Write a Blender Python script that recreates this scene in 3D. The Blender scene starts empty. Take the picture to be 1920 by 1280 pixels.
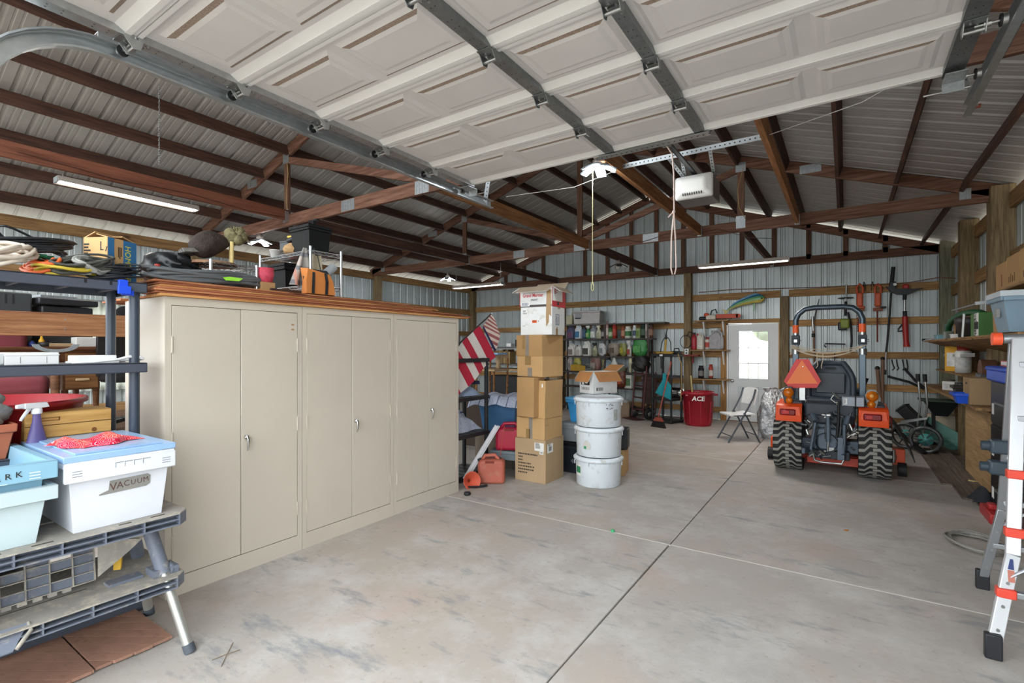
import bpy, bmesh, math, random
from mathutils import Vector, Matrix
R = random.Random(7)
SC = bpy.context.scene
COL = SC.collection
PI = math.pi

# ------------------------------------------------ camera, sky, big lights, exposure
cam_d = bpy.data.cameras.new('camera'); CAM = bpy.data.objects.new('camera', cam_d); COL.objects.link(CAM)
YAW = math.radians(33.9); FPX = 930.0; CZ = 1.51; HOR = 652.0
cam_d.sensor_width = 36.0; cam_d.lens = FPX / 1920 * 36.0
cam_d.shift_y = (HOR - 640) / 1920.0
cam_d.clip_start = 0.05; cam_d.clip_end = 300
CAM.location = (0, 0, CZ); CAM.rotation_euler = (PI / 2, 0, YAW)
SC.camera = CAM
W = bpy.data.worlds.new('overcast_sky'); SC.world = W; W.use_nodes = True
_n = W.node_tree.nodes; _bg = _n['Background']
_bg.inputs[0].default_value = (0.90, 0.96, 1.0, 1); _bg.inputs[1].default_value = 3.3
SC.view_settings.view_transform = 'Standard'; SC.view_settings.look = 'None'
SC.view_settings.exposure = 0.85; SC.view_settings.gamma = 1.0
SC.view_settings.use_curve_mapping = False
LAMP_K = .5
def lamp(name, kind, loc, power, rgb=(1, 1, 1), size=.1, size_y=None, rot=None, parent=None):
    d = bpy.data.lights.new(name, kind); d.energy = power * LAMP_K; d.color = rgb
    if kind == 'AREA':
        d.shape = 'RECTANGLE' if size_y else 'SQUARE'; d.size = size
        if size_y: d.size_y = size_y
    elif kind == 'POINT': d.shadow_soft_size = size
    o = bpy.data.objects.new(name, d); COL.objects.link(o); o.location = loc
    if rot: o.rotation_euler = rot
    if parent: o.parent = parent
    return o

# a pixel of the photograph cut with a known real plane (world metres)
def px(x, y, X=None, Y=None, Z=None, D=None):
    u = (x - 960) / FPX; v = (HOR - y) / FPX
    d = (math.cos(YAW) * u - math.sin(YAW), math.sin(YAW) * u + math.cos(YAW), v)
    t = D if D is not None else X / d[0] if X is not None else Y / d[1] if Y is not None else (Z - CZ) / d[2]
    return Vector((d[0] * t, d[1] * t, CZ + d[2] * t))

# ------------------------------------------------ materials
def lin(h):
    if isinstance(h, str):
        h = h.lstrip('#'); c = [int(h[i:i + 2], 16) / 255 for i in (0, 2, 4)]
    else: c = list(h[:3])
    return [x / 12.92 if x <= .04045 else ((x + .055) / 1.055) ** 2.4 for x in c]
MATS = {}
class NT:
    def __init__(s, name):
        s.m = bpy.data.materials.new(name); s.m.use_nodes = True
        s.t = s.m.node_tree; s.b = s.t.nodes['Principled BSDF']
    def n(s, typ, **kw):
        x = s.t.nodes.new(typ)
        for k, v in kw.items():
            if k.startswith('i_'):
                k2 = k[2:]; x.inputs[int(k2) if k2.isdigit() else k2].default_value = v
            else: setattr(x, k, v)
        return x
    def l(s, a, b): s.t.links.new(a, b)
    def mix(s, fac, a, b, blend='MIX'):
        x = s.n('ShaderNodeMix', data_type='RGBA', blend_type=blend)
        for sock, v in ((x.inputs[0], fac), (x.inputs[6], a), (x.inputs[7], b)):
            if hasattr(v, 'is_linked'): s.l(v, sock)
            elif isinstance(v, (int, float)): sock.default_value = v
            else: sock.default_value = (*v, 1)
        return x.outputs[2]
    def ramp(s, v, lo, hi):
        x = s.n('ShaderNodeMapRange', i_1=lo, i_2=hi); s.l(v, x.inputs[0]); return x.outputs[0]
    def noise(s, vec, scale, detail=4, rough=.55):
        x = s.n('ShaderNodeTexNoise', i_Scale=scale, i_Detail=detail, i_Roughness=rough)
        s.l(vec, x.inputs['Vector']); return x.outputs[0]
    def co(s, scale=(1, 1, 1), gen=False):
        c = s.n('ShaderNodeTexCoord'); m = s.n('ShaderNodeMapping'); m.inputs['Scale'].default_value = scale
        oi = s.n('ShaderNodeObjectInfo'); mu = s.n('ShaderNodeVectorMath', operation='SCALE'); mu.inputs[0].default_value = (13., 7., 9.)
        s.l(oi.outputs['Random'], mu.inputs[3]); ad = s.n('ShaderNodeVectorMath', operation='ADD')
        s.l(c.outputs['Object'], ad.inputs[0]); s.l(mu.outputs[0], ad.inputs[1]); s.l(ad.outputs[0], m.inputs[0])
        s.rnd = oi.outputs['Random']
        return m.outputs[0]
    def bump(s, h, strength, dist=.01):
        x = s.n('ShaderNodeBump', i_Strength=strength, i_Distance=dist); s.l(h, x.inputs['Height']); s.l(x.outputs[0], s.b.inputs['Normal'])
    def done(s, rough=.5, metal=0., spec=.5):
        s.b.inputs['Roughness'].default_value = rough; s.b.inputs['Metallic'].default_value = metal
        s.b.inputs['Specular IOR Level'].default_value = spec
        return s.m
def pm(name, col, rough=.5, metal=0., var=.12, scale=6., bump=0., bscale=60., spec=.4, dirt=None, dirt_amt=0., emit=0., alpha=1., trans=0., rv=.06):
    """plain procedural surface: colour with soft mottling, a little per-object variation, optional grime and relief"""
    if name in MATS: return MATS[name]
    t = NT(name); v = t.co(); c = lin(col)
    n1 = t.noise(v, scale, 5)
    a = [x * (1 - var) for x in c]; b = [min(1, x * (1 + var)) for x in c]
    o = t.mix(t.ramp(n1, .3, .7), a, b)
    if rv:
        o = t.mix(t.ramp(t.rnd, 0., 1. / max(rv * 4, .01)), o, [x * .78 for x in c])
    if dirt_amt:
        n2 = t.noise(v, scale * 2.3, 8, .7)
        o = t.mix(t.ramp(n2, .62 - dirt_amt * .25, .72), o, lin(dirt))
    t.l(o, t.b.inputs['Base Color'])
    if bump: t.bump(t.noise(v, bscale, 3), bump)
    if emit:
        t.b.inputs['Emission Color'].default_value = (*c, 1); t.b.inputs['Emission Strength'].default_value = emit
    if trans: t.b.inputs['Transmission Weight'].default_value = trans; t.b.inputs['IOR'].default_value = 1.3
    t.b.inputs['Alpha'].default_value = alpha
    MATS[name] = t.done(rough, metal, spec); return MATS[name]
def wood(name, dark, light, axis, rough=.7, knots=.5, grain=1., rv=.25):
    """sawn timber whose grain runs along one axis of the object"""
    if name in MATS: return MATS[name]
    t = NT(name); s = [14., 14., 14.]; s[axis] = .9; v = t.co(tuple(s))
    n1 = t.noise(v, 2.2 * grain, 6, .65)
    s2 = [60., 60., 60.]; s2[axis] = 2.
    v2 = t.co(tuple(s2)); n2 = t.noise(v2, 1.5, 3)
    s3 = [5., 5., 5.]; s3[axis] = 1.6; v3 = t.co(tuple(s3)); n3 = t.noise(v3, 1.3, 2)
    d, l = lin(dark), lin(light)
    o = t.mix(t.ramp(n1, .35, .66), d, l)
    o = t.mix(t.ramp(n2, .55, .75), o, [x * .62 for x in d])
    o = t.mix(t.ramp(n3, .70, .76), o, [x * .35 for x in d]) if knots else o
    o = t.mix(t.ramp(t.rnd, 0, 1 / max(rv, .01) * .5), [0, 0, 0], o) if False else o
    mu = t.mix(t.ramp(t.rnd, 0, 1), [1 - rv] * 3, [1 + rv * .4] * 3)
    o = t.mix(1., o, mu, 'MULTIPLY')
    t.l(o, t.b.inputs['Base Color']); t.bump(n1, .25, .004)
    MATS[name] = t.done(rough, 0, .25); return MATS[name]

# ------------------------------------------------ mesh building
def frame(d, up=None):
    d = Vector(d).normalized(); u = Vector(up or ((0, 0, 1) if abs(d.z) < .95 else (0, 1, 0)))
    a = u.cross(d).normalized(); b = d.cross(a); return a, b, d
class B:
    def __init__(s): s.v = []; s.f = []; s.mi = []; s.sm = []; s.mats = []; s.cur = 0
    def m(s, mat):
        if mat not in s.mats: s.mats.append(mat)
        s.cur = s.mats.index(mat); return s
    def add(s, vs, fs, smooth=False):
        k = len(s.v); s.v += [tuple(v) for v in vs]
        for f in fs: s.f.append([i + k for i in f]); s.mi.append(s.cur); s.sm.append(smooth)
        return s
    def box(s, lo, hi, M=None, taper=None):
        x0, y0, z0 = lo; x1, y1, z1 = hi
        vs = [(x0, y0, z0), (x1, y0, z0), (x1, y1, z0), (x0, y1, z0), (x0, y0, z1), (x1, y0, z1), (x1, y1, z1), (x0, y1, z1)]
        if taper:   # shrink of the lower face in x and y
            tx, ty = taper; vs[:4] = [(x0 + tx, y0 + ty, z0), (x1 - tx, y0 + ty, z0), (x1 - tx, y1 - ty, z0), (x0 + tx, y1 - ty, z0)]
        if M is not None: vs = [M @ Vector(v) for v in vs]
        return s.add(vs, [(0, 3, 2, 1), (4, 5, 6, 7), (0, 1, 5, 4), (1, 2, 6, 5), (2, 3, 7, 6), (3, 0, 4, 7)])
    def bar(s, p0, p1, w, h, up=None):
        """rectangular bar from p0 to p1, w across, h along up"""
        p0 = Vector(p0); p1 = Vector(p1); a, b, d = frame(p1 - p0, up); vs = []
        for p in (p0, p1): vs += [p - a * w / 2 - b * h / 2, p + a * w / 2 - b * h / 2, p + a * w / 2 + b * h / 2, p - a * w / 2 + b * h / 2]
        return s.add(vs, [(3, 2, 1, 0), (4, 5, 6, 7), (0, 1, 5, 4), (1, 2, 6, 5), (2, 3, 7, 6), (3, 0, 4, 7)])
    def cyl(s, p0, p1, r0, r1=None, n=12, caps=True, smooth=True):
        r1 = r0 if r1 is None else r1; p0 = Vector(p0); p1 = Vector(p1); a, b, d = frame(p1 - p0)
        vs = [p + a * r * math.cos(2 * PI * i / n) + b * r * math.sin(2 * PI * i / n) for p, r in ((p0, r0), (p1, r1)) for i in range(n)]
        s.add(vs, [(i, (i + 1) % n, n + (i + 1) % n, n + i) for i in range(n)], smooth)
        if caps: s.add(vs, [tuple(range(n))[::-1], tuple(range(n, 2 * n))])
        return s
    def tube(s, pts, r, n=8, closed=False, flat=None):
        """round tube through points; r a number or one per point; flat=(sx,sy) squashes the section"""
        pts = [Vector(p) for p in pts]; N = len(pts); rr = r if isinstance(r, (list, tuple)) else [r] * N
        vs = []; pa = None; fx, fy = flat or (1, 1)
        for i, p in enumerate(pts):
            if closed: d = pts[(i + 1) % N] - pts[i - 1]
            else: d = pts[min(i + 1, N - 1)] - pts[max(i - 1, 0)]
            if d.length < 1e-9: d = Vector((0, 0, 1))
            d.normalize()
            if pa is None: a, b, _ = frame(d)
            else:
                a = pa - d * pa.dot(d)
                if a.length < 1e-6: a = frame(d)[0]
                a.normalize(); b = d.cross(a)
            pa = a
            vs += [p + a * rr[i] * fx * math.cos(2 * PI * k / n) + b * rr[i] * fy * math.sin(2 * PI * k / n) for k in range(n)]
        fs = [(i * n + k, i * n + (k + 1) % n, ((i + 1) % N) * n + (k + 1) % n, ((i + 1) % N) * n + k) for i in range(N if closed else N - 1) for k in range(n)]
        s.add(vs, fs, True)
        if not closed: s.add(vs[:n] + vs[-n:], [tuple(range(n))[::-1], tuple(range(n, 2 * n))])
        return s
    def lathe(s, prof, n=20, M=None, smooth=True, sx=1., sy=1.):
        """profile of (radius, z) turned about z"""
        vs = []
        for r, z in prof: vs += [Vector((r * sx * math.cos(2 * PI * k / n), r * sy * math.sin(2 * PI * k / n), z)) for k in range(n)]
        if M is not None: vs = [M @ v for v in vs]
        N = len(prof)
        return s.add(vs, [(i * n + k, i * n + (k + 1) % n, (i + 1) * n + (k + 1) % n, (i + 1) * n + k) for i in range(N - 1) for k in range(n)], smooth)
    def prism(s, poly, d0, d1, M=None):
        """polygon (x,y) pushed from z=d0 to z=d1"""
        n = len(poly); vs = [Vector((x, y, d)) for d in (d0, d1) for x, y in poly]
        if M is not None: vs = [M @ v for v in vs]
        return s.add(vs, [tuple(range(n))[::-1], tuple(range(n, 2 * n))] + [(i, (i + 1) % n, n + (i + 1) % n, n + i) for i in range(n)])
    def grid(s, fn, nu, nv, smooth=True, thick=0.):
        """sheet fn(u,v) for u,v in 0..1; thick gives it a back face"""
        P = [Vector(fn(i / nu, j / nv)) for j in range(nv + 1) for i in range(nu + 1)]; w = nu + 1
        fs = [(j * w + i, j * w + i + 1, (j + 1) * w + i + 1, (j + 1) * w + i) for j in range(nv) for i in range(nu)]
        s.add(P, fs, smooth)
        if thick:
            Q = []
            for j in range(nv + 1):
                for i in range(nu + 1):
                    a = P[j * w + min(i + 1, nu)] - P[j * w + max(i - 1, 0)]; b = P[min(j + 1, nv) * w + i] - P[max(j - 1, 0) * w + i]
                    nn = a.cross(b); nn = nn.normalized() if nn.length > 1e-9 else Vector((0, 0, 1)); Q.append(P[j * w + i] - nn * thick)
            s.add(Q, [f[::-1] for f in fs], smooth)
            ed = [j * w for j in range(nv + 1)][::-1]; 
            loop = list(range(w)) + [j * w + nu for j in range(1, nv + 1)] + [nv * w + i for i in range(nu - 1, -1, -1)] + [j * w for j in range(nv - 1, 0, -1)]
            n = len(loop); s.add([P[i] for i in loop] + [Q[i] for i in loop], [((i + 1) % n, i, n + i, n + (i + 1) % n) for i in range(n)])
        return s
    def ball(s, c, r, n=12, m=8, sc=(1, 1, 1), M=None):
        c = Vector(c); vs = [];
        for j in range(m + 1):
            t = PI * j / m
            for i in range(n):
                q = Vector((r * sc[0] * math.sin(t) * math.cos(2 * PI * i / n), r * sc[1] * math.sin(t) * math.sin(2 * PI * i / n), r * sc[2] * math.cos(t)))
                vs.append(c + (M @ q if M is not None else q))
        return s.add(vs, [(j * n + i, (j + 1) * n + i, (j + 1) * n + (i + 1) % n, j * n + (i + 1) % n) for j in range(m) for i in range(n)], True)
    def ob(s, name, mat=None, parent=None, bevel=0., label=None, cat=None, group=None, kind=None, loc=None, rz=None, seg=2, sub=0):
        me = bpy.data.meshes.new(name); me.from_pydata(s.v, [], s.f)
        ms = s.mats or [mat]
        for x in ms: me.materials.append(x)
        if s.mats: me.polygons.foreach_set('material_index', s.mi)
        me.polygons.foreach_set('use_smooth', s.sm if not (bevel or sub) else [True] * len(s.sm))
        if bevel or sub: me.set_sharp_from_angle(angle=.7) if not sub else None
        me.update()
        o = bpy.data.objects.new(name, me); COL.objects.link(o)
        if bevel:
            b = o.modifiers.new('soft_edges', 'BEVEL'); b.width = bevel; b.segments = seg; b.limit_method = 'ANGLE'; b.angle_limit = .6; b.harden_normals = False
        if sub:
            b = o.modifiers.new('smooth', 'SUBSURF'); b.levels = sub; b.render_levels = sub
        if parent is not None: o.parent = parent
        if loc is not None: o.location = loc
        if rz is not None: o.rotation_euler = (0, 0, rz)
        return tag(o, label, cat, group, kind)
def tag(o, label=None, cat=None, group=None, kind=None):
    for k, v in (('label', label), ('category', cat), ('group', group), ('kind', kind)):
        if v: o[k] = v
    return o
def thing(name, label, cat, loc=(0, 0, 0), rz=0., group=None, rot=None):
    o = bpy.data.objects.new(name, None); o.empty_display_size = .05; COL.objects.link(o)
    o.location = loc; o.rotation_euler = rot or (0, 0, rz)
    return tag(o, label, cat, group)
def struct(name):
    o = bpy.data.objects.new(name, None); COL.objects.link(o); o['kind'] = 'structure'; return o
def copy_tree(o, parent=None):
    c = o.copy(); COL.objects.link(c)
    if parent is not None: c.parent = parent
    for ch in o.children: copy_tree(ch, c)
    return c
def dup(o, loc, rz=0., label=None, group=None, scale=None):
    c = copy_tree(o); c.location = loc; c.rotation_euler = (0, 0, rz)
    if label: c['label'] = label
    if group: c['group'] = group
    if scale: c.scale = scale
    return c
def inst(o, loc=None, parent=None, rot=None, scale=None):
    """another part that shares o's mesh"""
    c = o.copy(); COL.objects.link(c)
    if parent is not None: c.parent = parent
    if loc is not None: c.location = loc
    if rot is not None: c.rotation_euler = rot
    if scale is not None: c.scale = scale
    return c
def text(body, mat, size, M, parent=None, name='lettering', depth=.0006, align='CENTER', sx=1., shear=0., bold=0., font=None):
    """flat print as thin real letters; M places the letters' plane (x right, y up, z out)"""
    c = bpy.data.curves.new(name, 'FONT'); c.body = body; c.size = size; c.extrude = depth; c.align_x = align; c.align_y = 'CENTER'
    c.shear = shear; c.offset = bold; c.resolution_u = 2
    o = bpy.data.objects.new(name, c); COL.objects.link(o); c.materials.append(mat)
    if parent is not None: o.parent = parent
    o.matrix_local = M @ Matrix.Diagonal((sx, 1, 1, 1)); TEXTS.append(o)
    return o
TEXTS = []
def texts_to_mesh():
    dg = bpy.context.evaluated_depsgraph_get(); dg.update()
    for o in TEXTS:
        me = bpy.data.meshes.new_from_object(o.evaluated_get(dg)); n = bpy.data.objects.new('tmp', me); COL.objects.link(n)
        n.parent = o.parent; n.matrix_local = o.matrix_local.copy(); nm = o.name; c = o.data
        bpy.data.objects.remove(o); bpy.data.curves.remove(c); n.name = nm
def face(o, right, up=(0, 0, 1)):
    """matrix with x along right, y along up, z outward, origin o"""
    r = Vector(right).normalized(); u = Vector(up); u = (u - r * u.dot(r)).normalized(); n = r.cross(u)
    return Matrix(((r.x, u.x, n.x, o[0]), (r.y, u.y, n.y, o[1]), (r.z, u.z, n.z, o[2]), (0, 0, 0, 1)))
def arc(c, r, a0, a1, n, plane='xz'):
    out = []
    for i in range(n + 1):
        a = a0 + (a1 - a0) * i / n; u, v = r * math.cos(a), r * math.sin(a); c0 = Vector(c)
        out.append(c0 + (Vector((u, 0, v)) if plane == 'xz' else Vector((0, u, v)) if plane == 'yz' else Vector((u, v, 0))))
    return out
def T(x=0, y=0, z=0): return Matrix.Translation((x, y, z))
def RX(a): return Matrix.Rotation(a, 4, 'X')
def RY(a): return Matrix.Rotation(a, 4, 'Y')
def RZ(a): return Matrix.Rotation(a, 4, 'Z')
def at(v, f): return v + f
# ================================================ the building
XL, XR, YB, YF = -8.85, 1.52, 11.15, -.35
XC, ZR, SL = -3.675, 5.0, 1 / 3.
def zroof(X): return ZR - abs(X - XC) * SL
TY = (3.8, 7.5, 11.06)
# --- materials of the shell
def mat_concrete():
    t = NT('concrete_floor'); v = t.co(); c = t.n('ShaderNodeTexCoord')
    big = t.noise(v, .55, 6, .6); mid = t.noise(v, 2.4, 8, .68); st = t.co((1.1, 3.2, 1)); smear = t.noise(st, 1.7, 9, .72)
    fine = t.noise(v, 26, 5, .7)
    o = t.mix(t.ramp(big, .35, .68), lin('a9a49f'), lin('b0a497'))
    o = t.mix(t.ramp(mid, .45, .70), o, lin('c0bcb8'))
    pk = t.noise(v, 1.1, 5, .6); o = t.mix(t.ramp(pk, .56, .72), o, lin('b5a39a'))
    o = t.mix(t.ramp(smear, .56, .70), o, lin('83868a'))
    o = t.mix(t.ramp(fine, .60, .78), o, lin('8e857d'))
    t.l(o, t.b.inputs['Base Color']); t.bump(fine, .12, .004)
    return t.done(.62, 0, .35)
M_CONC = mat_concrete()
M_DARKJ = pm('joint_shadow_dirt', '3a3633', .9)
M_CHALK = pm('pale_joint_filler', 'd9d5cc', .9, var=.05)
def mat_sheet(name, c, rough):
    t = NT(name); v = t.co((1, 1, 1)); n = t.noise(v, 3., 5); n2 = t.noise(v, 40, 3, .7)
    o = t.mix(t.ramp(n, .3, .7), lin(c), [x * .86 for x in lin(c)]); o = t.mix(t.ramp(n2, .62, .8), o, [x * .7 for x in lin(c)])
    t.l(o, t.b.inputs['Base Color']); return t.done(rough, .25, .4)
M_SHEET = mat_sheet('galvanised_wall_sheet', 'b9c1c1', .42)
M_RSHEET = mat_sheet('galvanised_roof_sheet', 'b3b1ae', .45)
WX = wood('truss_timber_x', '57392a', '836050', 0); WY = wood('purlin_timber_y', '42302a', '67493c', 1)
WZ = wood('stud_timber_z', '50372b', '7b5948', 2)
GX = wood('girt_pine_x', '8a6542', 'b8925f', 0); GY = wood('girt_pine_y', '80603f', 'ab875a', 1)
PZ = wood('post_timber_z', '6a573f', '93805f', 2, grain=1.6); PGZ = wood('weathered_post_z', '6e6c58', '9a987f', 2, grain=1.6)
M_GALV = pm('galvanised_steel', 'b9bcbd', .38, .85, var=.12, scale=30)
M_PLATE = pm('nail_plate_steel', '9fa3a5', .45, .7, var=.15, scale=40)

# --- floor of cast slabs with open joints
fl = struct('floor')
B().box((XL - .2, YF - .3, -.12), (XR + .2, YB + .2, -.03)).ob('slab_base', M_DARKJ, fl)
xs = [XL, -6.1, -1.12, XR + .05]; ys = [YF, .55, 3.835, 7.17, YB]
for i in range(3):
    for j in range(4):
        B().box((xs[i] + .004, ys[j] + .003, -.03), (xs[i + 1] - .004, ys[j + 1] - .003, 0)).ob('slab', M_CONC, fl, bevel=.004, seg=1)
for y in (3.835, 7.17): B().box((XL + .3, y - .0045, -.02), (XR, y + .0045, .0006)).ob('joint_filler', M_CHALK, fl)
# --- ground outside
go = pm('pale_gravel_ground', '9c9488', .95, var=.2, scale=.8)
B().box((-60, -60, -.3), (60, 60, -.125)).ob('ground', go, None, kind='structure')

# --- ribbed sheet panels
def rib_profile(w, step=.2286, rh=.019):
    pts = [(0, 0)]; x = 0
    while x < w - 1e-6:
        for dx, h in ((.016, 0), (.030, rh), (.048, rh), (.062, 0), (.095, 0), (.100, .003), (.112, .003), (.117, 0), (.150, 0), (.155, .003), (.167, .003), (.172, 0)):
            if x + dx < w: pts.append((x + dx, h))
        x += step
    pts.append((w, 0)); return pts
def wall_panel(par, axis, a0, a1, z0, ztop, at_, sign, mat=M_SHEET):
    """vertical panel along axis x or y from a0 to a1; sign = side the ribs stand out to"""
    pr = rib_profile(a1 - a0); b = B(); n = len(pr); vs = []
    for k in (0, 1):
        for q, h in pr:
            a = a0 + q; z = ztop(a) if k else z0
            vs.append((a, at_ + sign * h, z) if axis == 'x' else (at_ + sign * h, a, z))
    b.add(vs, [(i, i + 1, n + i + 1, n + i) for i in range(n - 1)]); return b.ob('wall_panel', mat, par)
wb = struct('wall_back')
edges = [XR, .606, -.308, -1.05]; x = -2.02
gap = lambda X: zroof(X) - .12
for a1, a0 in ((XR, .606), (.606, -.308), (-.308, -1.09)): wall_panel(wb, 'x', a0, a1, 0, gap, YB, 1)
wall_panel(wb, 'x', -2.03, -1.09, 2.03, gap, YB, 1)
x = -2.03
while x > XL + .01:
    a = max(XL, x - .914); wall_panel(wb, 'x', a, x, 0, gap, YB, 1); x = a
wl = struct('wall_left'); wr = struct('wall_right')
y = YF
WIN = (2.15, 3.07)
while y < YB - .01:
    e = min(YB, y + .914)
    wall_panel(wr, 'y', y, e, 0, lambda q: 3.16, XR, 1); y = e
y = YF
for e in (.32, 1.236, WIN[0], WIN[1], 3.98, 4.9, 5.81, 6.73, 7.64, 8.55, 9.47, 10.38, YB):
    if abs(e - WIN[1]) < 1e-6:
        wall_panel(wl, 'y', y, e, 0, lambda q: .95, XL, -1); wall_panel(wl, 'y', y, e, 2.12, lambda q: 3.16, XL, -1)
    else: wall_panel(wl, 'y', y, e, 0, lambda q: 3.16, XL, -1)
    y = e
def beam(par, name, p0, p1, w, h, mat, up=None): return B().bar(p0, p1, w, h, up).ob(name, mat, par, bevel=.003, seg=1)
# back wall posts, girts, gable studs
for X, z, w, m in ((XL + .08, 3.1, .15, PZ), (-5.93, 3.12, .15, PZ), (-2.83, 3.12, .15, PZ), (-.99, 2.52, .15, PZ), (XR - .09, 3.32, .2, PGZ)):
    beam(wb, 'post', (X, YB - .09, 0), (X, YB - .09, z), w, .15, m, (0, 1, 0))
posts = [XL, XL + .15, -6.0, -5.86, -2.9, -2.76, -1.06, -.92, XR - .19, XR]
for z0, z1 in ((2.51, 2.65), (1.93, 2.055), (1.315, 1.435), (.735, .855), (.15, .265)):
    for k, (a0, a1) in enumerate(((XL + .15, -6.0), (-5.86, -2.9), (-2.76, -1.06), (-.92, XR - .19))):
        if k == 2 and z0 < 2:
            a1 = -2.12
            if z0 > 1.9:
                beam(wb, 'girt', (a0, YB - .035, (z0 + z1) / 2), (a1, YB - .035, (z0 + z1) / 2), z1 - z0, .04, GX, (0, 1, 0)); continue
        beam(wb, 'girt', (a0, YB - .035, (z0 + z1) / 2), (a1, YB - .035, (z0 + z1) / 2), z1 - z0, .04, GX, (0, 1, 0))
for k in range(16):
    X = .595 - .59 * k
    if abs(X + 5.93) < .2 or X < XL + .7: continue
    beam(wb, 'stud', (X, YB - .05, 3.26), (X, YB - .05, zroof(X) - .15), .085, .04, WZ, (0, 1, 0))
# left wall posts and girts
for Y in (0.05, TY[0], TY[1] + .1): beam(wl, 'post', (XL + .09, Y, 0), (XL + .09, Y, 3.12), .14, .14, PZ, (0, 1, 0))
for z0, z1 in ((3.05, 3.2), (2.43, 2.58), (1.85, 1.97), (1.2, 1.32), (.6, .72), (.1, .24)):
    for a0, a1 in ((YF, 0), (.12, TY[0] - .07), (TY[0] + .07, TY[1] + .03), (TY[1] + .17, YB - .1)):
        if z0 in (1.85, 1.2) and a0 == .12: a1 = WIN[0] - .05
        beam(wl, 'girt', (XL + .035, a0, (z0 + z1) / 2), (XL + .035, a1, (z0 + z1) / 2), z1 - z0, .04, GY, (1, 0, 0))
# right wall posts and girts
for Y, w in ((TY[1] + .02, .21), (9.25, .17)): beam(wr, 'post', (XR - .1, Y, 0), (XR - .1, Y, 3.28), w, .2, PZ, (1, 0, 0))
for z0, z1 in ((3.01, 3.18), (2.38, 2.55), (1.75, 1.87), (1.15, 1.3), (.55, .67), (.1, .24)):
    for a0, a1 in ((1.5, TY[1] - .1), (TY[1] + .13, 9.16), (9.34, YB - .2)):
        beam(wr, 'girt', (XR - .035, a0, (z0 + z1) / 2), (XR - .035, a1, (z0 + z1) / 2), z1 - z0, .04, GY, (1, 0, 0))
# --- roof: sheets, purlins, trusses
ce = struct('ceiling')
half = XC - (XL - .42); L = half * math.sqrt(1 + SL * SL); th = math.atan(SL)
pr = rib_profile(.914); n = len(pr)
def roof_sheet(side):
    vs = [(side * -k * L * math.cos(th), q, -k * L * math.sin(th) + h) for k in (0, 1) for q, h in pr]
    b = B(); b.add(vs, [(i, i + 1, n + i + 1, n + i) for i in range(n - 1)]); return b
for side in (1, -1):
    o = roof_sheet(side).ob('roof_panel', M_RSHEET, ce, loc=(XC, YF, ZR + .004))
    for k in range(1, 13): inst(o, (XC, YF + k * .914, ZR + .004))
B().prism([(-.25, -.075), (0, .012), (.25, -.075), (.25, -.07), (0, .02), (-.25, -.07)], 0, YB - YF + .3, T(XC, YF, ZR + .018) @ RX(-PI / 2) @ Matrix.Diagonal((1, -1, 1, 1))).ob('ridge_cap', M_RSHEET, ce)
bays = ((YF, TY[0] - .02), (TY[0] + .02, TY[1] - .02), (TY[1] + .02, TY[2] - .02))
for bay, (y0, y1) in enumerate(bays):
    for side in (-1, 1):
        for k in range(9):
            X = XC + side * (.1 + .585 * k); z = zroof(X) - .07
            up = Vector((side * SL, 0, 1)).normalized()
            B().bar((X, y0, z), (X, y1, z), .042, .138, up).ob('purlin', WY, ce, bevel=.003, seg=1)
def plate(par, c, w, h, Y):
    b = B().box((c[0] - w / 2, Y - .003, c[1] - h / 2), (c[0] + w / 2, Y, c[1] + h / 2))
    for i in range(5):
        xx = c[0] - w / 2 + w * (i + .5) / 5; b.box((xx - w * .03, Y - .005, c[1] - h * .45), (xx + w * .03, Y - .003, c[1] + h * .45))
    b.ob('nail_plate', M_PLATE, par)
for ti, Y in enumerate(TY):
    tr = bpy.data.objects.new('truss', None); COL.objects.link(tr); tr.parent = ce
    zb = 3.195; h = .15; dz = .078 if ti < 2 else .135
    for a0, a1 in ((XL + .05, XC - .01), (XC + .01, XR - .2)): beam(tr, 'bottom_chord', (a0, Y, zb), (a1, Y, zb), .04, h, WX)
    for side in (-1, 1):
        xe = XL - .02 if side < 0 else XR + .02
        beam(tr, 'top_chord', (XC + side * .015, Y, zroof(XC) - dz), (xe, Y, zroof(xe) - dz), .04, .142, WX)
        if ti < 2:
            xq = XC + side * 2.47
            beam(tr, 'web', (xq, Y, zb + h / 2), (xq, Y, zroof(xq) - .15), .09, .038, WZ, (0, 1, 0))
            beam(tr, 'web', (xq - side * .05, Y, zroof(xq) - .19), (XC + side * .06, Y, zb + .1), .038, .09, WX)
            plate(tr, (xq, zb + .06), .12, .17, Y - .02); plate(tr, (xq, zroof(xq) - .16), .13, .13, Y - .02)
            plate(tr, (XC + side * 1.2, zb), .24, .13, Y - .02); plate(tr, (xe - side * .42, zroof(xe) - .02), .1, .12, Y - .02)
            plate(tr, (XC + side * 3.3, zroof(XC + side * 3.3) - .07), .24, .11, Y - .02)
        else:
            for k in range(4): plate(tr, (.595 - .59 * k, zb + .06), .07, .09, Y - .02); plate(tr, (.595 - .59 * k, zroof(.595 - .59 * k) - .12), .07, .09, Y - .02)
    if ti < 2: beam(tr, 'web', (XC, Y, zb + h / 2), (XC, Y, zroof(XC) - .14), .09, .038, WZ, (0, 1, 0)); plate(tr, (XC, zb), .2, .14, Y - .02)
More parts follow.
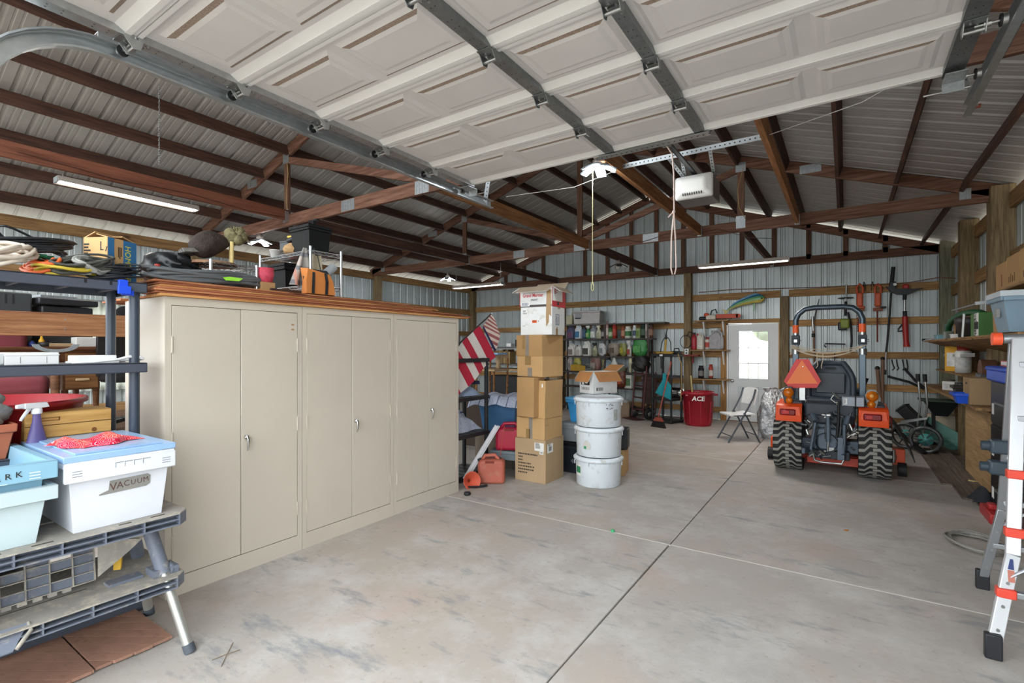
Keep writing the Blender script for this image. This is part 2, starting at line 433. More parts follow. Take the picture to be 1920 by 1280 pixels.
# lengthwise joists between trusses, each on steel hangers
RB = wood('red_joist_timber', '5f3829', '80503c', 1); OB = wood('orange_joist_timber', '7d5233', 'a8774d', 1)
for X, y0, y1, z, m in ((-6.1, YF, TY[0] - .025, 3.25, RB), (-6.02, TY[0] + .025, TY[1] - .025, 3.2, WY), (-6.0, TY[1] + .025, TY[2] - .05, 3.2, WY),
                        (-3.5, TY[0] + .025, TY[1] - .025, 3.2, OB), (-3.5, TY[1] + .025, TY[2] - .05, 3.2, WY),
                        (-1.74, TY[0] + .025, TY[1] - .025, 3.2, OB), (-.52, TY[0] + .025, TY[1] - .025, 3.2, OB), (-1.2, TY[1] + .025, TY[2] - .05, 3.2, WY)):
    w = .045
    B().bar((X, y0, z), (X, y1, z), w, .145).ob('joist', m, ce, bevel=.003, seg=1)
    B().box((X - .03, y1 - .05, z - .08), (X + .03, y1 + .005, z - .072)).box((X + .023, y1 - .05, z - .08), (X + .028, y1 + .005, z + .05)).box((X - .028, y1 - .05, z - .08), (X - .023, y1 + .005, z + .05)).ob('joist_hanger', M_GALV, ce)
# ================================================ overhead door, tracks, opener, lights
M_DOORW = pm('white_door_skin', 'd9d6d4', .45, var=.05, scale=3)
M_RAILW = pm('white_door_rail', 'e6e5e3', .3, var=.03)
M_FOAM = pm('speckled_foam_edge', 'a08e80', .95, var=.35, scale=160, bump=.5, bscale=200)
M_STILE = pm('dark_galvanised_stile', '84888a', .38, .8, var=.15, scale=25)
M_TRACK = pm('bright_galvanised_track', 'c4c9cb', .3, .85, var=.1, scale=20)
M_STEEL = pm('plain_steel', 'a8a9a8', .3, .9)
M_BLK = pm('black_rubber', '1c1c1e', .6)
M_BLKP = pm('black_plastic', '232427', .45)
d1 = tag(struct('door_1'), 'white panelled overhead garage door raised flat under the roof', None)
DX0, DX1, DZ = -2.74, .45, 2.955; hs = .505
cols = [(-2.65, -2.10), (-2.04, -1.49), (-1.37, -.86), (-.74, -.19), (-.13, .38)]
def door_section(i):
    y1 = 3.46 - i * hs; y0 = y1 - hs + .004
    b = B().m(M_DOORW).box((DX0, y0, DZ + .012), (DX1, y1, DZ + .05))
    b.m(M_RAILW)
    for a0, a1, d in ((y0, y0 + .02, .006), (y1 - .045, y1 - .02, .012), (y1 - .018, y1, .004)): b.box((DX0, a0, DZ - d), (DX1, a1, DZ + .014))
    b.prism([(y1 - .085, DZ + .0125), (y1 - .045, DZ + .0125), (y1 - .045, DZ - .008)], DX0, DX1, Matrix(((0, 0, 1, 0), (1, 0, 0, 0), (0, 1, 0, 0), (0, 0, 0, 1))))
    s = b.ob('door_section', None, d1)
    for x0, x1 in cols:
        p0, p1 = y0 + .06, y1 - .11; z0, z1 = DZ + .012, DZ - .004
        ins = [(0, z0), (.022, z1 + .004), (.05, z1 + .005), (.072, z1), ]
        b = B(); rings = []
        for d, z in ins: rings.append([(x0 + d, p0 + d, z), (x1 - d, p0 + d, z), (x1 - d, p1 - d, z), (x0 + d, p1 - d, z)])
        for k in range(3):
            for e in range(4):
                f = (e + 1) % 4; b.m(M_FOAM if (k == 1 and e == 0) or (k == 0 and e == 2) else M_DOORW)
                b.add([rings[k][e], rings[k + 1][e], rings[k + 1][f], rings[k][f]], [(0, 1, 2, 3)])
        b.m(M_DOORW).add(rings[3][::-1], [(0, 1, 2, 3)]); b.ob('panel', None, s)
    for xs_, w, m in ((-1.43, .062, M_STILE), (-.80, .062, M_STILE), (DX0 - .015, .07, M_GALV), (DX1 + .015, .085, M_STILE)):
        b = B().m(m).box((xs_ - w / 2, y0 + .005, DZ - .022), (xs_ + w / 2, y1 - .005, DZ + .012)).m(M_DARKJ)
        for q in range(9):
            yy = y0 + .04 + q * .052
            for sx in (-.012, .012):
                if q % 3 != 2: b.box((xs_ + sx - .0022, yy - .003, DZ - .0226), (xs_ + sx + .0022, yy + .003, DZ - .0215))
        b.m(M_STEEL)
        for yy in (y0 + .03, y1 - .03): b.cyl((xs_ - .01, yy, DZ - .022), (xs_ - .01, yy, DZ - .032), .007, n=6).cyl((xs_ + .016, yy + .02, DZ - .022), (xs_ + .016, yy + .02, DZ - .032), .007, n=6)
        b.ob('stile', None, s)
    for xs_ in (-1.43, -.80, DX0 - .02, DX1 + .02):
        side = xs_ < -2 or xs_ > 0; w = .038
        b = B().m(M_STILE if not side else M_GALV)
        for sx in (-w, w): b.prism([(y1 - .05, DZ - .02), (y1 + .03, DZ - .02), (y1 + .018, DZ - .062), (y1 - .012, DZ - .068)], xs_ + sx - .0015, xs_ + sx + .0015, Matrix(((0, 0, 1, 0), (1, 0, 0, 0), (0, 1, 0, 0), (0, 0, 0, 1))))
        b.m(M_STEEL).cyl((xs_ - w, y1 - .002, DZ - .05), (xs_ + w, y1 - .002, DZ - .05), .009, n=8)
        b.m(M_STILE).bar((xs_ - w, y1 - .04, DZ - .026), (xs_ + w, y1 - .04, DZ - .026), .05, .004)
        if i > 0: b.ob('hinge', None, s)
    for sg, xs_ in ((-1, DX0 - .02), (1, DX1 + .02)):
        z = DZ - .035
        b = B().m(M_STEEL).cyl((xs_, y1 - .01, z), (xs_ + sg * .1, y1 - .01, z), .006, n=8).cyl((xs_ + sg * .03, y1 - .01, z), (xs_ + sg * .055, y1 - .01, z), .013, n=10)
        b.m(M_STEEL).cyl((xs_ + sg * .088, y1 - .01, z), (xs_ + sg * .108, y1 - .01, z), .023, n=16).m(M_BLK).cyl((xs_ + sg * .082, y1 - .01, z), (xs_ + sg * .09, y1 - .01, z), .026, n=16)
        b.ob('roller', None, s)
    if i == 0:
        for sg, xs_ in ((-1, DX0 - .0), (1, DX1 + .02)):
            B().m(M_PLATE).box((xs_ - .045, y1 - .12, DZ - .05), (xs_ + .045, y1 + .0, DZ - .044)).box((xs_ - .045, y1 - .004, DZ - .1), (xs_ + .045, y1, DZ - .044)).m(M_STEEL).cyl((xs_ - sg * .12, y1 + .012, DZ - .085), (xs_ + sg * .07, y1 + .012, DZ - .085), .006, n=8).ob('bottom_bracket', None, s)
for i in range(6): door_section(i)
# perforated angle on the door's bottom edge
def perf(b, p0, p1, w, up, step=.038, t=.003, hole=.0065):
    """flat strip with a row of dark holes"""
    p0 = Vector(p0); p1 = Vector(p1); b.m(M_TRACK).bar(p0, p1, w, t, up); a, u, d = frame(p1 - p0, up); L_ = (p1 - p0).length; b.m(M_DARKJ)
    k = step / 2
    while k < L_:
        c = p0 + d * k
        b.cyl(c - u * (t * .62), c + u * (t * .62), hole, n=8, smooth=False); k += step
    return b
b = perf(B(), (-1.56, 3.44, DZ - .03), (-.74, 3.44, DZ - .03), .07, (0, 0, 1)); perf(b, (-1.56, 3.475, DZ - .0), (-.74, 3.475, DZ - .0), .06, (0, 1, 0))
b.ob('reinforcing_angle', None, d1)
# tracks
def track(xc, sg, label):
    t = thing('door_track', label, 'door track', (xc, 0, 0), group='overhead door tracks')
    path = [(3.95, DZ - .035), (.88, DZ - .035)] + [(.88 - .45 * math.sin(a), DZ - .485 + .45 * math.cos(a)) for a in [k * PI / 20 for k in range(1, 11)]] + [(.43, .05)]
    prof = [(-.012, -.038), (.022, -.038), (.026, -.03), (.026, .03), (.022, .036), (-.014, .036), (-.016, .028), (-.013, .028), (-.011, .032), (.020, .032), (.022, .026), (.022, -.028), (.018, -.034), (-.009, -.034), (-.010, -.029), (-.013, -.029)]
    vs = []; n = len(prof)
    for k, (y, z) in enumerate(path):
        a = path[max(k - 1, 0)]; c = path[min(k + 1, len(path) - 1)]; dy, dz = c[0] - a[0], c[1] - a[1]; l = math.hypot(dy, dz); ny, nz = dz / l, -dy / l
        if nz < 0 and k == 0: pass
        vs += [(sg * h, y + ny * v, z + nz * v) for h, v in prof]
    b = B(); b.add(vs, [(k * n + i, k * n + (i + 1) % n, (k + 1) * n + (i + 1) % n, (k + 1) * n + i) for k in range(len(path) - 1) for i in range(n)])
    b.ob('track_channel', M_TRACK, t)
    B().bar((sg * .034, .85, DZ + .01), (sg * .034, 3.5 if sg > 0 else 3.3, DZ + .01), .004, .07).bar((sg * .055, .85, DZ + .043), (sg * .055, 3.5 if sg > 0 else 3.3, DZ + .043), .045, .004).ob('track_angle', M_STILE if sg > 0 else M_GALV, t)
    b = B(); perf(b, (sg * .03, 3.86, DZ - .06), (sg * (-.05), 3.83, 3.2), .05, (sg, .2, 0)); b.ob('hanger_strap', None, t)
    B().cyl((sg * .02, 3.86, DZ - .055), (sg * .05, 3.86, DZ - .055), .011, n=6).ob('bolt', pm('rusty_bolt', '8a3f2c', .7), t)
track(-2.885, -1, 'bright steel roller track on cabinet side of raised overhead door')
track(.595, 1, 'grey steel roller track beside ladder side of raised overhead door')
# opener
op = thing('door_opener', 'white fronted electric door opener hung below the truss', 'door opener', (-1.14, 4.66, 2.97))
pc = pm('milky_lens_plastic', 'dcdad6', .35, var=.03)
b = B(); rr = [(.165, .105, 0), (.165, .105, -.03), (.105, .055, -.085), ]
ring = lambda w, h, y: [(-w, y, -h), (w, y, -h), (w, y, h), (-w, y, h)]
vs = sum([ring(*r) for r in rr], [])
b.add(vs, [(4 * k + e, 4 * k + (e + 1) % 4, 4 * k + 4 + (e + 1) % 4, 4 * k + 4 + e) for k in range(2) for e in range(4)] + [(8, 9, 10, 11)])
b.ob('lens_cover', pc, op, bevel=.02, seg=3)
b = B()
for k in range(9): b.box((-.085 + k * .02, -.072, -.083), (-.077 + k * .02, -.055, -.06), M=T(0, -.002, 0))
b.ob('vent_slot', M_BLKP, op)
B().box((-.16, 0, -.1), (.16, .3, .1)).ob('housing', pm('dull_aluminium_case', '7f7d7b', .4, .6), op, bevel=.008)
B().box((-.02, .04, .1), (.02, .16, .12)).box((.145, -.028, .07), (.158, -.026, .09)).ob('mount', M_BLKP, op)
B().bar((0, -4.3, .125), (0, .1, .125), .035, .008).bar((0, -4.3, .14), (0, .1, .14), .008, .03).bar((.016, -4.2, .122), (.016, .02, .122), .004, .008).bar((-.016, -4.2, .122), (-.016, .02, .122), .004, .008).ob('drive_rail', pm('dark_rail_steel', '4d4f50', .35, .8), op)
B().box((-.035, -.98, .09), (.035, -.8, .155)).ob('trolley', pm('grey_trolley', '8b8d8e', .4, .6), op, bevel=.006)
B().tube([(-.01, -.9, .1), (-.02, -1.0, .03), (-.03, -1.08, -.015), (-.04, -1.17, 0)], .012, flat=(1.6, .5)).ob('pull_arm', pm('bronze_arm', '5f5347', .4, .6), op)
b = B(); perf(b, (-.62, -.26, .225), (.62, -.26, .225), .045, (0, 1, 0)); perf(b, (-.62, -.243, .245), (.62, -.243, .245), .04, (0, 0, 1)); b.ob('support_angle', None, op)
for p0, p1 in (((-.16, -.25, .22), (-.09, .02, .1)), ((-.05, -.25, .22), (-.09, .05, .1)), ((.19, -.25, .22), (.16, .06, .08))):
    b = B(); perf(b, p0, p1, .03, (0, 1, .3)); b.ob('hanger_strap', None, op)
M_ROPEP = pm('pale_pink_cord', 'e3cfc6', .8); M_ROPEY = pm('pale_yellow_cord', 'd9d19c', .8); M_WIRE = pm('white_wire', 'd8d6d0', .6)
x, y = -1.14, 4.02
B().tube([(x, 3.78, 3.07), (x - .0, y - .05, 3.05), (x, y, 2.9), (x + .003, y, 2.6)], .006).tube([(x, y, 2.6), (x - .018, y, 2.4), (x - .022, y, 2.15), (x - .012, y, 2.1), (x + .008, y, 2.1), (x + .018, y, 2.15), (x + .012, y, 2.4), (x, y, 2.6)], .006).tube([(x, y, 2.6), (x - .02, y, 2.585), (x - .045, y, 2.56)], .005).ball((x, y, 2.6), .013).ob('release_rope', M_ROPEP, label='pale pink emergency release cord looped below the door opener', cat='rope')
x = -1.838
B().tube([(x, 4.0, 3.11), (x, 4.0, 2.09)], .0035).tube([(x, 4, 2.09), (x - .012, 4, 2.05), (x - .01, 4, 2.02), (x, 4, 2.01), (x + .01, 4, 2.02), (x + .012, 4, 2.05), (x, 4, 2.09)], .0035).ob('pull_string', M_ROPEY, label='yellow pull string with a small loop under a lit lamp cluster', cat='string')
B().tube([(-3.0, 4.35, 3.12), (-2.2, 4.36, 3.08), (-1.76, 4.38, 3.165)], .003).tube([(-.5, 4.38, 3.19), (.1, 4.3, 3.25), (.5, 4.0, 3.3)], .003).ob('antenna_wire', M_WIRE, label='thin white wire strung beside the perforated opener angle', cat='wire')
b = B()
for k in range(34): b.tube([Vector((-5.3, 2.0, 3.22 + k * .022)) + Vector(((.006 * math.cos(a)) if k % 2 else 0, 0 if k % 2 else .006 * math.cos(a), .014 * math.sin(a))) for a in [q * PI / 3 for q in range(6)]], .002, n=5, closed=True)
b.ob('hanging_chain', M_STEEL, label='short pale chain hanging from a purlin near cabinet end', cat='chain')
# fluorescent shop lights
M_TUBE = pm('lit_lamp_tube', 'fffaf0', .5, emit=7., var=0, rv=0); M_HOOD = pm('white_enamel_hood', '9c938a', .4, var=.05)
M_LED = pm('lit_led_panel', 'f0f8ff', .5, emit=30., var=0, rv=0)
def shoplight(c, along, label, L_=1.22, power=30):
    t = thing('shop_light', label, 'light', c, 0 if along == 'x' else PI / 2, group='hanging tube lights')
    pf = [(-.085, -.01), (-.06, .045), (.06, .045), (.085, -.01), (.08, -.01), (.057, .041), (-.057, .041), (-.08, -.01)]
    B().prism(pf, -L_ / 2, L_ / 2, Matrix(((0, 0, 1, 0), (1, 0, 0, 0), (0, 1, 0, 0), (0, 0, 0, 1)))).ob('hood', M_HOOD, t)
    for s in (-1, 1):
        o = B().box((s * L_ / 2 - .006, -.06, -.012), (s * L_ / 2 + .006, .06, .04)).ob('end_cap', M_PLATE, t)
        B().cyl((-L_ / 2 + .02, s * .035, .0), (L_ / 2 - .02, s * .035, 0), .0095, n=10).ob('tube', M_TUBE, t)
        B().tube([(s * L_ * .46, 0, .045), (s * L_ * .46, 0, 3.12 - c[2] + .05)], .003, n=5).ob('chain', M_STEEL, t)
    lamp('shop_light_glow', 'AREA', (0, 0, -.02), power, (1, .95, .88), L_ * .95, .1, None, t)
shoplight((-6.2, 2.1, 3.09), 'y', 'lit tube light fixed under the red lengthwise joist', power=28)
shoplight((-1.27, 8.0, 2.75), 'x', 'lit tube light hanging in front of the back wall gable', 1.22, 44)
shoplight((-6.1, 7.85, 2.74), 'x', 'hooded tube light hanging in the dim far corner', 1.22, 10)
B().tube([(-.66, 8.02, 2.75), (-.66, 8.02, 2.5)], .003).ob('light_pull', M_WIRE)if False else None
# LED lamp clusters
def ledlamp(c, label, on=True, power=30, n=4, r=.13, rz=0.):
    t = thing('led_lamp', label, 'light', c, rz, group='folding panel lamps')
    B().cyl((0, 0, .03), (0, 0, .09), .03, .022).cyl((0, 0, -.02), (0, 0, .03), .045, .05).ob('lamp_base', M_HOOD, t)
    for k in range(n):
        M = RZ(2 * PI * k / n + .5) @ T(.05, 0, -.01) @ RY(.45)
        p = B().box((0, -.045, -.008), (r, .045, .008), M).ob('lamp_panel', M_BLKP if not on else pm('grey_heat_sink', 'a9b4bb', .4, .5), t, bevel=.004, seg=1)
        B().box((.012, -.036, -.011), (r - .012, .036, -.0075), M).ob('lamp_lens', M_LED if on else pm('unlit_lens', 'e3e3de', .4), p)
    B().ball((0, 0, -.03), .03, sc=(1, 1, .6)).ob('lamp_lens', M_LED if on else M_BLKP, t)
    if on: lamp('led_glow', 'POINT', (0, 0, -.09), power, (.88, .95, 1), .08, None, None, t)
ledlamp((-6.93, 3.87, 3.06), 'lit panel lamp glaring under truss above black tote', power=12)
ledlamp((-7.18, 8.18, 3.05), 'lit panel lamp small in the far corner above cabinets', power=16)
ledlamp((-1.8, 4.03, 3.12), 'lit panel lamp under the raised door edge by yellow string', n=5, power=30, r=.12)
ledlamp((-3.5, 8.75, 3.07), 'unlit black panel lamp hanging before the gable studs', on=False)
# ================================================ makers used all over the shed
def tote(name, label, cat, loc, w, d, h, mat, rz=0., lid=None, taper=.03, group=None, rim=.03, t=.004, open_=False, lid_h=.035, tilt=None):
    """plastic bin: tapered hollow body with a rolled rim, grips, and a lid when given"""
    o = thing(name, label, cat, loc, rz, group, rot=tilt)
    x, y = w / 2, d / 2; a, c = x - taper, y - taper
    R4 = lambda x, y, z: [(-x, -y, z), (x, -y, z), (x, y, z), (-x, y, z)]
    vs = R4(a, c, 0) + R4(x, y, h) + R4(x - t, y - t, h) + R4(a - t, c - t, t)
    fs = [(3, 2, 1, 0), (12, 13, 14, 15)] + [(4 * k + e, 4 * k + (e + 1) % 4, 4 * k + 4 + (e + 1) % 4, 4 * k + 4 + e) for k in range(3) for e in range(4)]
    b = B(); b.add(vs, fs); b.ob('body', mat, o, bevel=min(.012, w * .05))
    e = rim * .45; b = B(); z0, z1 = h - rim, h
    for s in (-1, 1):
        b.box((-x - e, s * (y + e / 2) - e / 2, z0), (x + e, s * (y + e / 2) + e / 2, z1)); b.box((s * (x + e / 2) - e / 2, -y, z0), (s * (x + e / 2) + e / 2, y, z1))
    b.ob('rim', mat, o, bevel=.003, seg=1)
    if lid:
        b = B(); b.box((-x - e * 1.3, -y - e * 1.3, h), (x + e * 1.3, y + e * 1.3, h + lid_h)); b.box((-x * .8, -y * .8, h + lid_h), (x * .8, y * .8, h + lid_h + .006)); b.ob('lid', lid, o, bevel=.006)
    return o
M_CARD = pm('brown_cardboard', 'b08a5c', .85, var=.08, scale=3, bump=.05, bscale=120)
M_CARD2 = pm('tan_cardboard', 'c69f6d', .85, var=.07, scale=3)
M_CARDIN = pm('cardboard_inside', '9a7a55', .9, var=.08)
M_CARDW = pm('white_cardboard', 'dcdcda', .8, var=.04, scale=4, dirt='b9b2a8', dirt_amt=.25)
M_TAPE = pm('brown_packing_tape', '9b7c50', .3, var=.06); M_TAPEG = pm('grey_packing_tape', '8f857a', .35)
M_INK = pm('black_print', '2b2724', .7, var=0, rv=0); M_INKB = pm('blue_print', '2b3a6b', .7, var=0, rv=0); M_INKR = pm('red_print', 'b8262c', .6, var=0, rv=0)
M_LABEL = pm('white_paper_label', 'e9e8e4', .7, var=.03); M_ORANGEL = pm('orange_sticker', 'e8622a', .6)
def carton(label, loc, w, d, h, rz=0., mat=None, flaps=None, tape=None, group=None, inside=None, name='cardboard_box', fl=None):
    """cardboard box, local front is -y; flaps: dict side -> opening angle from flat-closed (0) outward"""
    mat = mat or M_CARD; o = thing(name, label, 'box', loc, rz, group); x, y = w / 2, d / 2; t = .004
    b = B().m(mat); 
    if flaps:
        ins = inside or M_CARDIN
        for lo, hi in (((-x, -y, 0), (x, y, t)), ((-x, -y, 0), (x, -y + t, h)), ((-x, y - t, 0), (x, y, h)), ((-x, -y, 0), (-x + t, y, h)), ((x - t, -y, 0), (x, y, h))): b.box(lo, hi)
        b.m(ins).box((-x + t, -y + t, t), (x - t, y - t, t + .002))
        b.ob('body', None, o)
        for s, ang in flaps.items():
            L_, wd, M = {'front': (w, d / 2, T(0, -y, h)), 'back': (w, d / 2, T(0, y, h) @ RZ(PI)), 'left': (d, min(w / 2, d / 2), T(-x, 0, h) @ RZ(-PI / 2)), 'right': (d, min(w / 2, d / 2), T(x, 0, h) @ RZ(PI / 2))}[s]
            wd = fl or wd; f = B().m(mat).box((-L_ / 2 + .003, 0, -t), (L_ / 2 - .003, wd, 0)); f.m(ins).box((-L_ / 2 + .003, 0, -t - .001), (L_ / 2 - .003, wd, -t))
            fo = f.ob('flap', None, o); fo.matrix_local = M @ RX(ang)
    else:
        b.box((-x, -y, 0), (x, y, h)); b.ob('body', None, o, bevel=.003, seg=1)
        B().box((-x + .001, -.0015, h), (x - .001, .0015, h + .0008)).ob('seam', M_DARKJ, o)
    for q in tape or ():
        if q == 'top': B().box((-x - .0006, -.03, h - .0), (x + .0006, .03, h + .0015)).box((-x - .0012, -.03, h - .09), (-x, .03, h)).box((x, -.03, h - .09), (x + .0012, .03, h)).ob('tape', M_TAPE, o)
        else:
            sd, u0, u1, z0, z1, m = q
            if sd == 'front': B().box((u0, -y - .001, z0), (u1, -y, z1)).ob('tape', m, o)
            else: B().box((x, u0, z0), (x + .001, u1, z1)).ob('tape', m, o)
    return o
def coil(label, c, rx, ry, n, r, mat, tilt=(0, 0, 0), jit=.25, rise=.01, name='cord_coil', cat='cord', group=None, sd=1, spread=0., tail=True, seg=22):
    """loops of cord laid over each other"""
    q = random.Random(sd); M = Matrix.LocRotScale(Vector((0, 0, 0)), None, None) @ RZ(tilt[2]) @ RX(tilt[0]) @ RY(tilt[1]); pts = []
    lx = [rx * (1 + q.uniform(-jit, jit * .4)) for _ in range(n + 1)]; ly = [ry * (1 + q.uniform(-jit, jit * .4)) for _ in range(n + 1)]
    ox = [q.uniform(-1, 1) * spread for _ in range(n + 1)]; ph = q.uniform(0, 6)
    for k in range(n):
        for i in range(seg):
            f = i / seg; a = 2 * PI * f + ph
            X = (lx[k] * (1 - f) + lx[k + 1] * f) * math.cos(a) + ox[k] * (1 - f) + ox[k + 1] * f; Y = (ly[k] * (1 - f) + ly[k + 1] * f) * math.sin(a)
            pts.append(M @ Vector((X, Y, r + rise * (k + f) + r * .8 * math.sin(3 * a + k))))
    zmin = min(p.z for p in pts); pts = [p - Vector((0, 0, zmin - r)) for p in pts]
    return B().tube(pts, r, n=6).ob(name, mat, None, label=label, cat=cat, group=group, loc=c)
def plank(label, p0, p1, w, t, mat, group=None, cat='board', name='plank', up=None): return B().bar(p0, p1, w, t, up).ob(name, mat, None, bevel=.0025, seg=1, label=label, cat=cat, group=group)
def flatprint(par, M, w, h, mat, name='label', t=.0008, items=(), corner=False):
    """paper label on a face; items: (x0,y0,x1,y1,mat) printed bars"""
    b = B().m(mat).box((-w / 2, -h / 2, 0), (w / 2, h / 2, t), M)
    for x0, y0, x1, y1, m in items: b.m(m).box((x0, y0, t), (x1, y1, t + .0004), M)
    return b.ob(name, None, par)
def lines(n, w, h, x0, y0, sd=1, m=None, fill=.55):
    q = random.Random(sd); st = h / n
    return [(x0, y0 - k * st - st * fill, x0 + w * q.uniform(.45, 1), y0 - k * st, m or M_INK) for k in range(n)]
def barcode(w, h, x0, y0, sd=1, m=None):
    q = random.Random(sd); o = []; x = x0
    while x < x0 + w:
        k = q.uniform(.012, .045) * w; o.append((x, y0, x + k, y0 + h, m or M_INK)); x += k + q.uniform(.015, .05) * w
    return o

# ================================================ three steel cupboards
M_CAB = pm('beige_enamel', 'bdb49c', .42, var=.035, scale=1.6, dirt='9a7a55', dirt_amt=.0, rv=.03)
def mat_cab():
    t = NT('beige_enamel_worn'); v = t.co(); c = lin('c9bfb0'); n = t.noise(v, 1.3, 4); s = t.co((9, 9, 3)); sp = t.noise(s, 6, 6, .8)
    o = t.mix(t.ramp(n, .35, .65), c, [x * .93 for x in c]); o = t.mix(t.ramp(sp, .71, .75), o, lin('7a5a40')); t.l(o, t.b.inputs['Base Color'])
    t.bump(t.noise(v, 2.2, 2), .12, .02); return t.done(.4, 0, .5)
M_CAB = mat_cab(); M_CABJ = pm('enamel_gap_shadow', '4a4438', .8); M_CHROME = pm('chrome', 'd5d5d3', .15, 1.)
CW, CH, CX, CY0 = .9065, 1.82, -3.38, 1.305
for k in range(3):
    lab = ('beige steel cupboard beside the plastic shelf unit, paint flakes at its top corner', 'middle beige steel cupboard between its two twins', 'beige steel cupboard next to the flag and petrol cans')[k]
    t = thing('steel_cupboard', lab, 'cabinet', (CX, CY0 + k * CW, 0), PI / 2, 'row of steel cupboards')
    w = CW - .004; fr = .035; kick = .115; tp = .05
    B().m(M_CAB).box((0, .014, .0), (w, .6, CH)).m(M_CABJ).box((fr - .004, .012, kick - .004), (w - fr + .004, .0141, CH - tp + .004)).ob('body', None, t)
    B().box((0, 0, CH - tp), (w, .014, CH)).box((0, 0, 0), (w, .014, kick)).box((0, 0, kick), (fr, .014, CH - tp)).box((w - fr, 0, kick), (w, .014, CH - tp)).ob('front_frame', M_CAB, t)
    mid = w * .5
    for x0, x1 in ((fr + .003, mid - .0015), (mid + .0015, w - fr - .003)):
        dd = B().box((x0, 0, kick + .003), (x1, .013, CH - tp - .003)).ob('door', M_CAB, t, bevel=.003, seg=1)
        hx = x0 if x0 < mid * .5 else x1
        for z in (.32, .95, 1.53): B().cyl((hx + (.0 if hx == x0 else -.0), -.002, z - .05), (hx, -.002, z + .05), .005, n=8).ob('hinge', M_CAB, dd)
        if x0 > mid * .5:
            hb = B().m(M_CHROME).cyl((x0 + .03, 0, .905), (x0 + .03, -.018, .905), .016, n=16).cyl((x0 + .03, -.018, .905), (x0 + .03, -.028, .905), .010, n=14)
            hb.tube([(x0 + .03, -.022, .918), (x0 + .032, -.032, .89), (x0 + .032, -.03, .85), (x0 + .031, -.022, .815)], [.011, .011, .009, .006], n=8, flat=(1, .7)).m(M_INK).cyl((x0 + .03, -.028, .905), (x0 + .03, -.0285, .905), .004, n=8)
            hb.ob('handle', None, dd)
    B().box((.01, .01, -.0), (.05, .05, .0)) if False else None
    if k == 0:
        for (xa, za) in ((w - .075, 1.68), (w - .075, 1.645)): flatprint(t, face((xa, -.0005, za), (1, 0, 0)), .022, .012, pm('old_glue_mark', 'a98a63', .8), 'glue_mark')
# --- red-brown boards stacked on the cupboards
RBM = [wood('red_board_%s' % n, d, l, 1, rv=.2) for n, d, l in (('a', '8a4a32', 'b4714f'), ('b', '9a5a3c', 'c98a5c'), ('c', 'a8703f', 'd9a468'))]
for j in range(5): plank('reddish siding board lying flat on the steel cupboards', (-3.45 - j * .2, 1.27 + .02 * (j % 3), 1.829), (-3.45 - j * .2, 4.16 + .03 * (j % 2), 1.829), .196, .015, RBM[2] if j == 0 else RBM[j % 2], 'boards on the cupboards', up=(0, 0, 1))
for k in range(6):
    o = R.uniform(-.012, .012)
    plank('reddish siding board lying flat on the steel cupboards', (-3.46 + o, 1.26 + R.uniform(-.02, .05), 1.844 + k * .0135), (-3.46 + o, (4.22, 4.05, 3.6, 3.7, 3.65, 3.3)[k], 1.844 + k * .0135), .2, .0118, RBM[(0, 1, 0, 2, 0, 1)[k]], 'boards on the cupboards', up=(0, 0, 1))
ZB = 1.925

# ================================================ folding workbench with bins, front corner
M_DUSTY = pm('dusty_grey_plastic', '9b968e', .75, var=.15, scale=7, dirt='c3b8a6', dirt_amt=.5)
M_GREYP = pm('slate_grey_plastic', '6d7380', .5, var=.1, dirt='a39c92', dirt_amt=.3)
M_ALU = pm('dull_aluminium_tube', 'c3c4bd', .38, .75, var=.1)
wbk = thing('folding_workbench', 'dusty grey folding workbench carrying two storage bins', 'workbench', (-2.78, 1.19, 0), 0)
def ribbed_plank(name, x0, x1, y0, y1, z, hgt, ribs, mat_top):
    """plank with a dusty top skin and an open ribbed edge facing +x"""
    b = B().m(mat_top)
    c = .05; b.prism([(x0, y0), (x1, y0), (x1, y1 - c), (x1 - c, y1), (x0, y1)], z - .006, z)
    b.m(M_GREYP)
    for zz in (z - hgt * .5, z - hgt + .004): b.prism([(x1 - .05, y0), (x1, y0), (x1, y1 - c), (x1 - c, y1), (x1 - c - .02, y1), (x1 - .05, y1 - c)], zz - .003, zz + .003)
    b.box((x1 - .05, y0, z - hgt), (x1 - .046, y1 - c, z - .006))
    for k in range(ribs + 1):
        yy = y1 - c - k * (y1 - y0) / ribs; b.box((x1 - .048, yy - .003, z - hgt), (x1 - .001, yy + .003, z - .004))
    b.bar((x1 - .004, y1 - c, z - hgt / 2), (x1 - c, y1 - .003, z - hgt / 2), .004, hgt - .01).box((x0, y1 - .006, z - hgt), (x1 - c, y1, z - .006))
    return b.ob(name, None, wbk)
ribbed_plank('bench_top', -.34, 0, -1.35, 0, .68, .062, 9, M_DUSTY); ribbed_plank('bench_top', -.72, -.37, -1.35, -.01, .68, .062, 9, M_DUSTY)
ribbed_plank('lower_tray', -.62, .0, -1.35, -.01, .365, .06, 8, M_DUSTY)
b = B()
for yy, l in ((-.1, .06), (-.24, .05), (-.52, .07), (-.68, .07), (-.82, .07)): b.box((-.05, yy - l, .6795), (-.035, yy, .6806))
b.ob('clamp_slot', M_CABJ, wbk)
b = B().box((-.22, -1.0, .3645), (-.212, -.36, .3656)).ob('tray_groove', M_CABJ, wbk)
b = B().m(M_GREYP); b.add([(-.055, -.98, .372), (-.035, -.60, .372), (.035, -.66, .305), (.03, -.94, .305), (-.058, -.98, .366), (-.038, -.60, .366), (.032, -.66, .299), (.027, -.94, .299)], [(0, 1, 2, 3), (7, 6, 5, 4), (0, 4, 5, 1), (1, 5, 6, 2), (2, 6, 7, 3), (3, 7, 4, 0)])
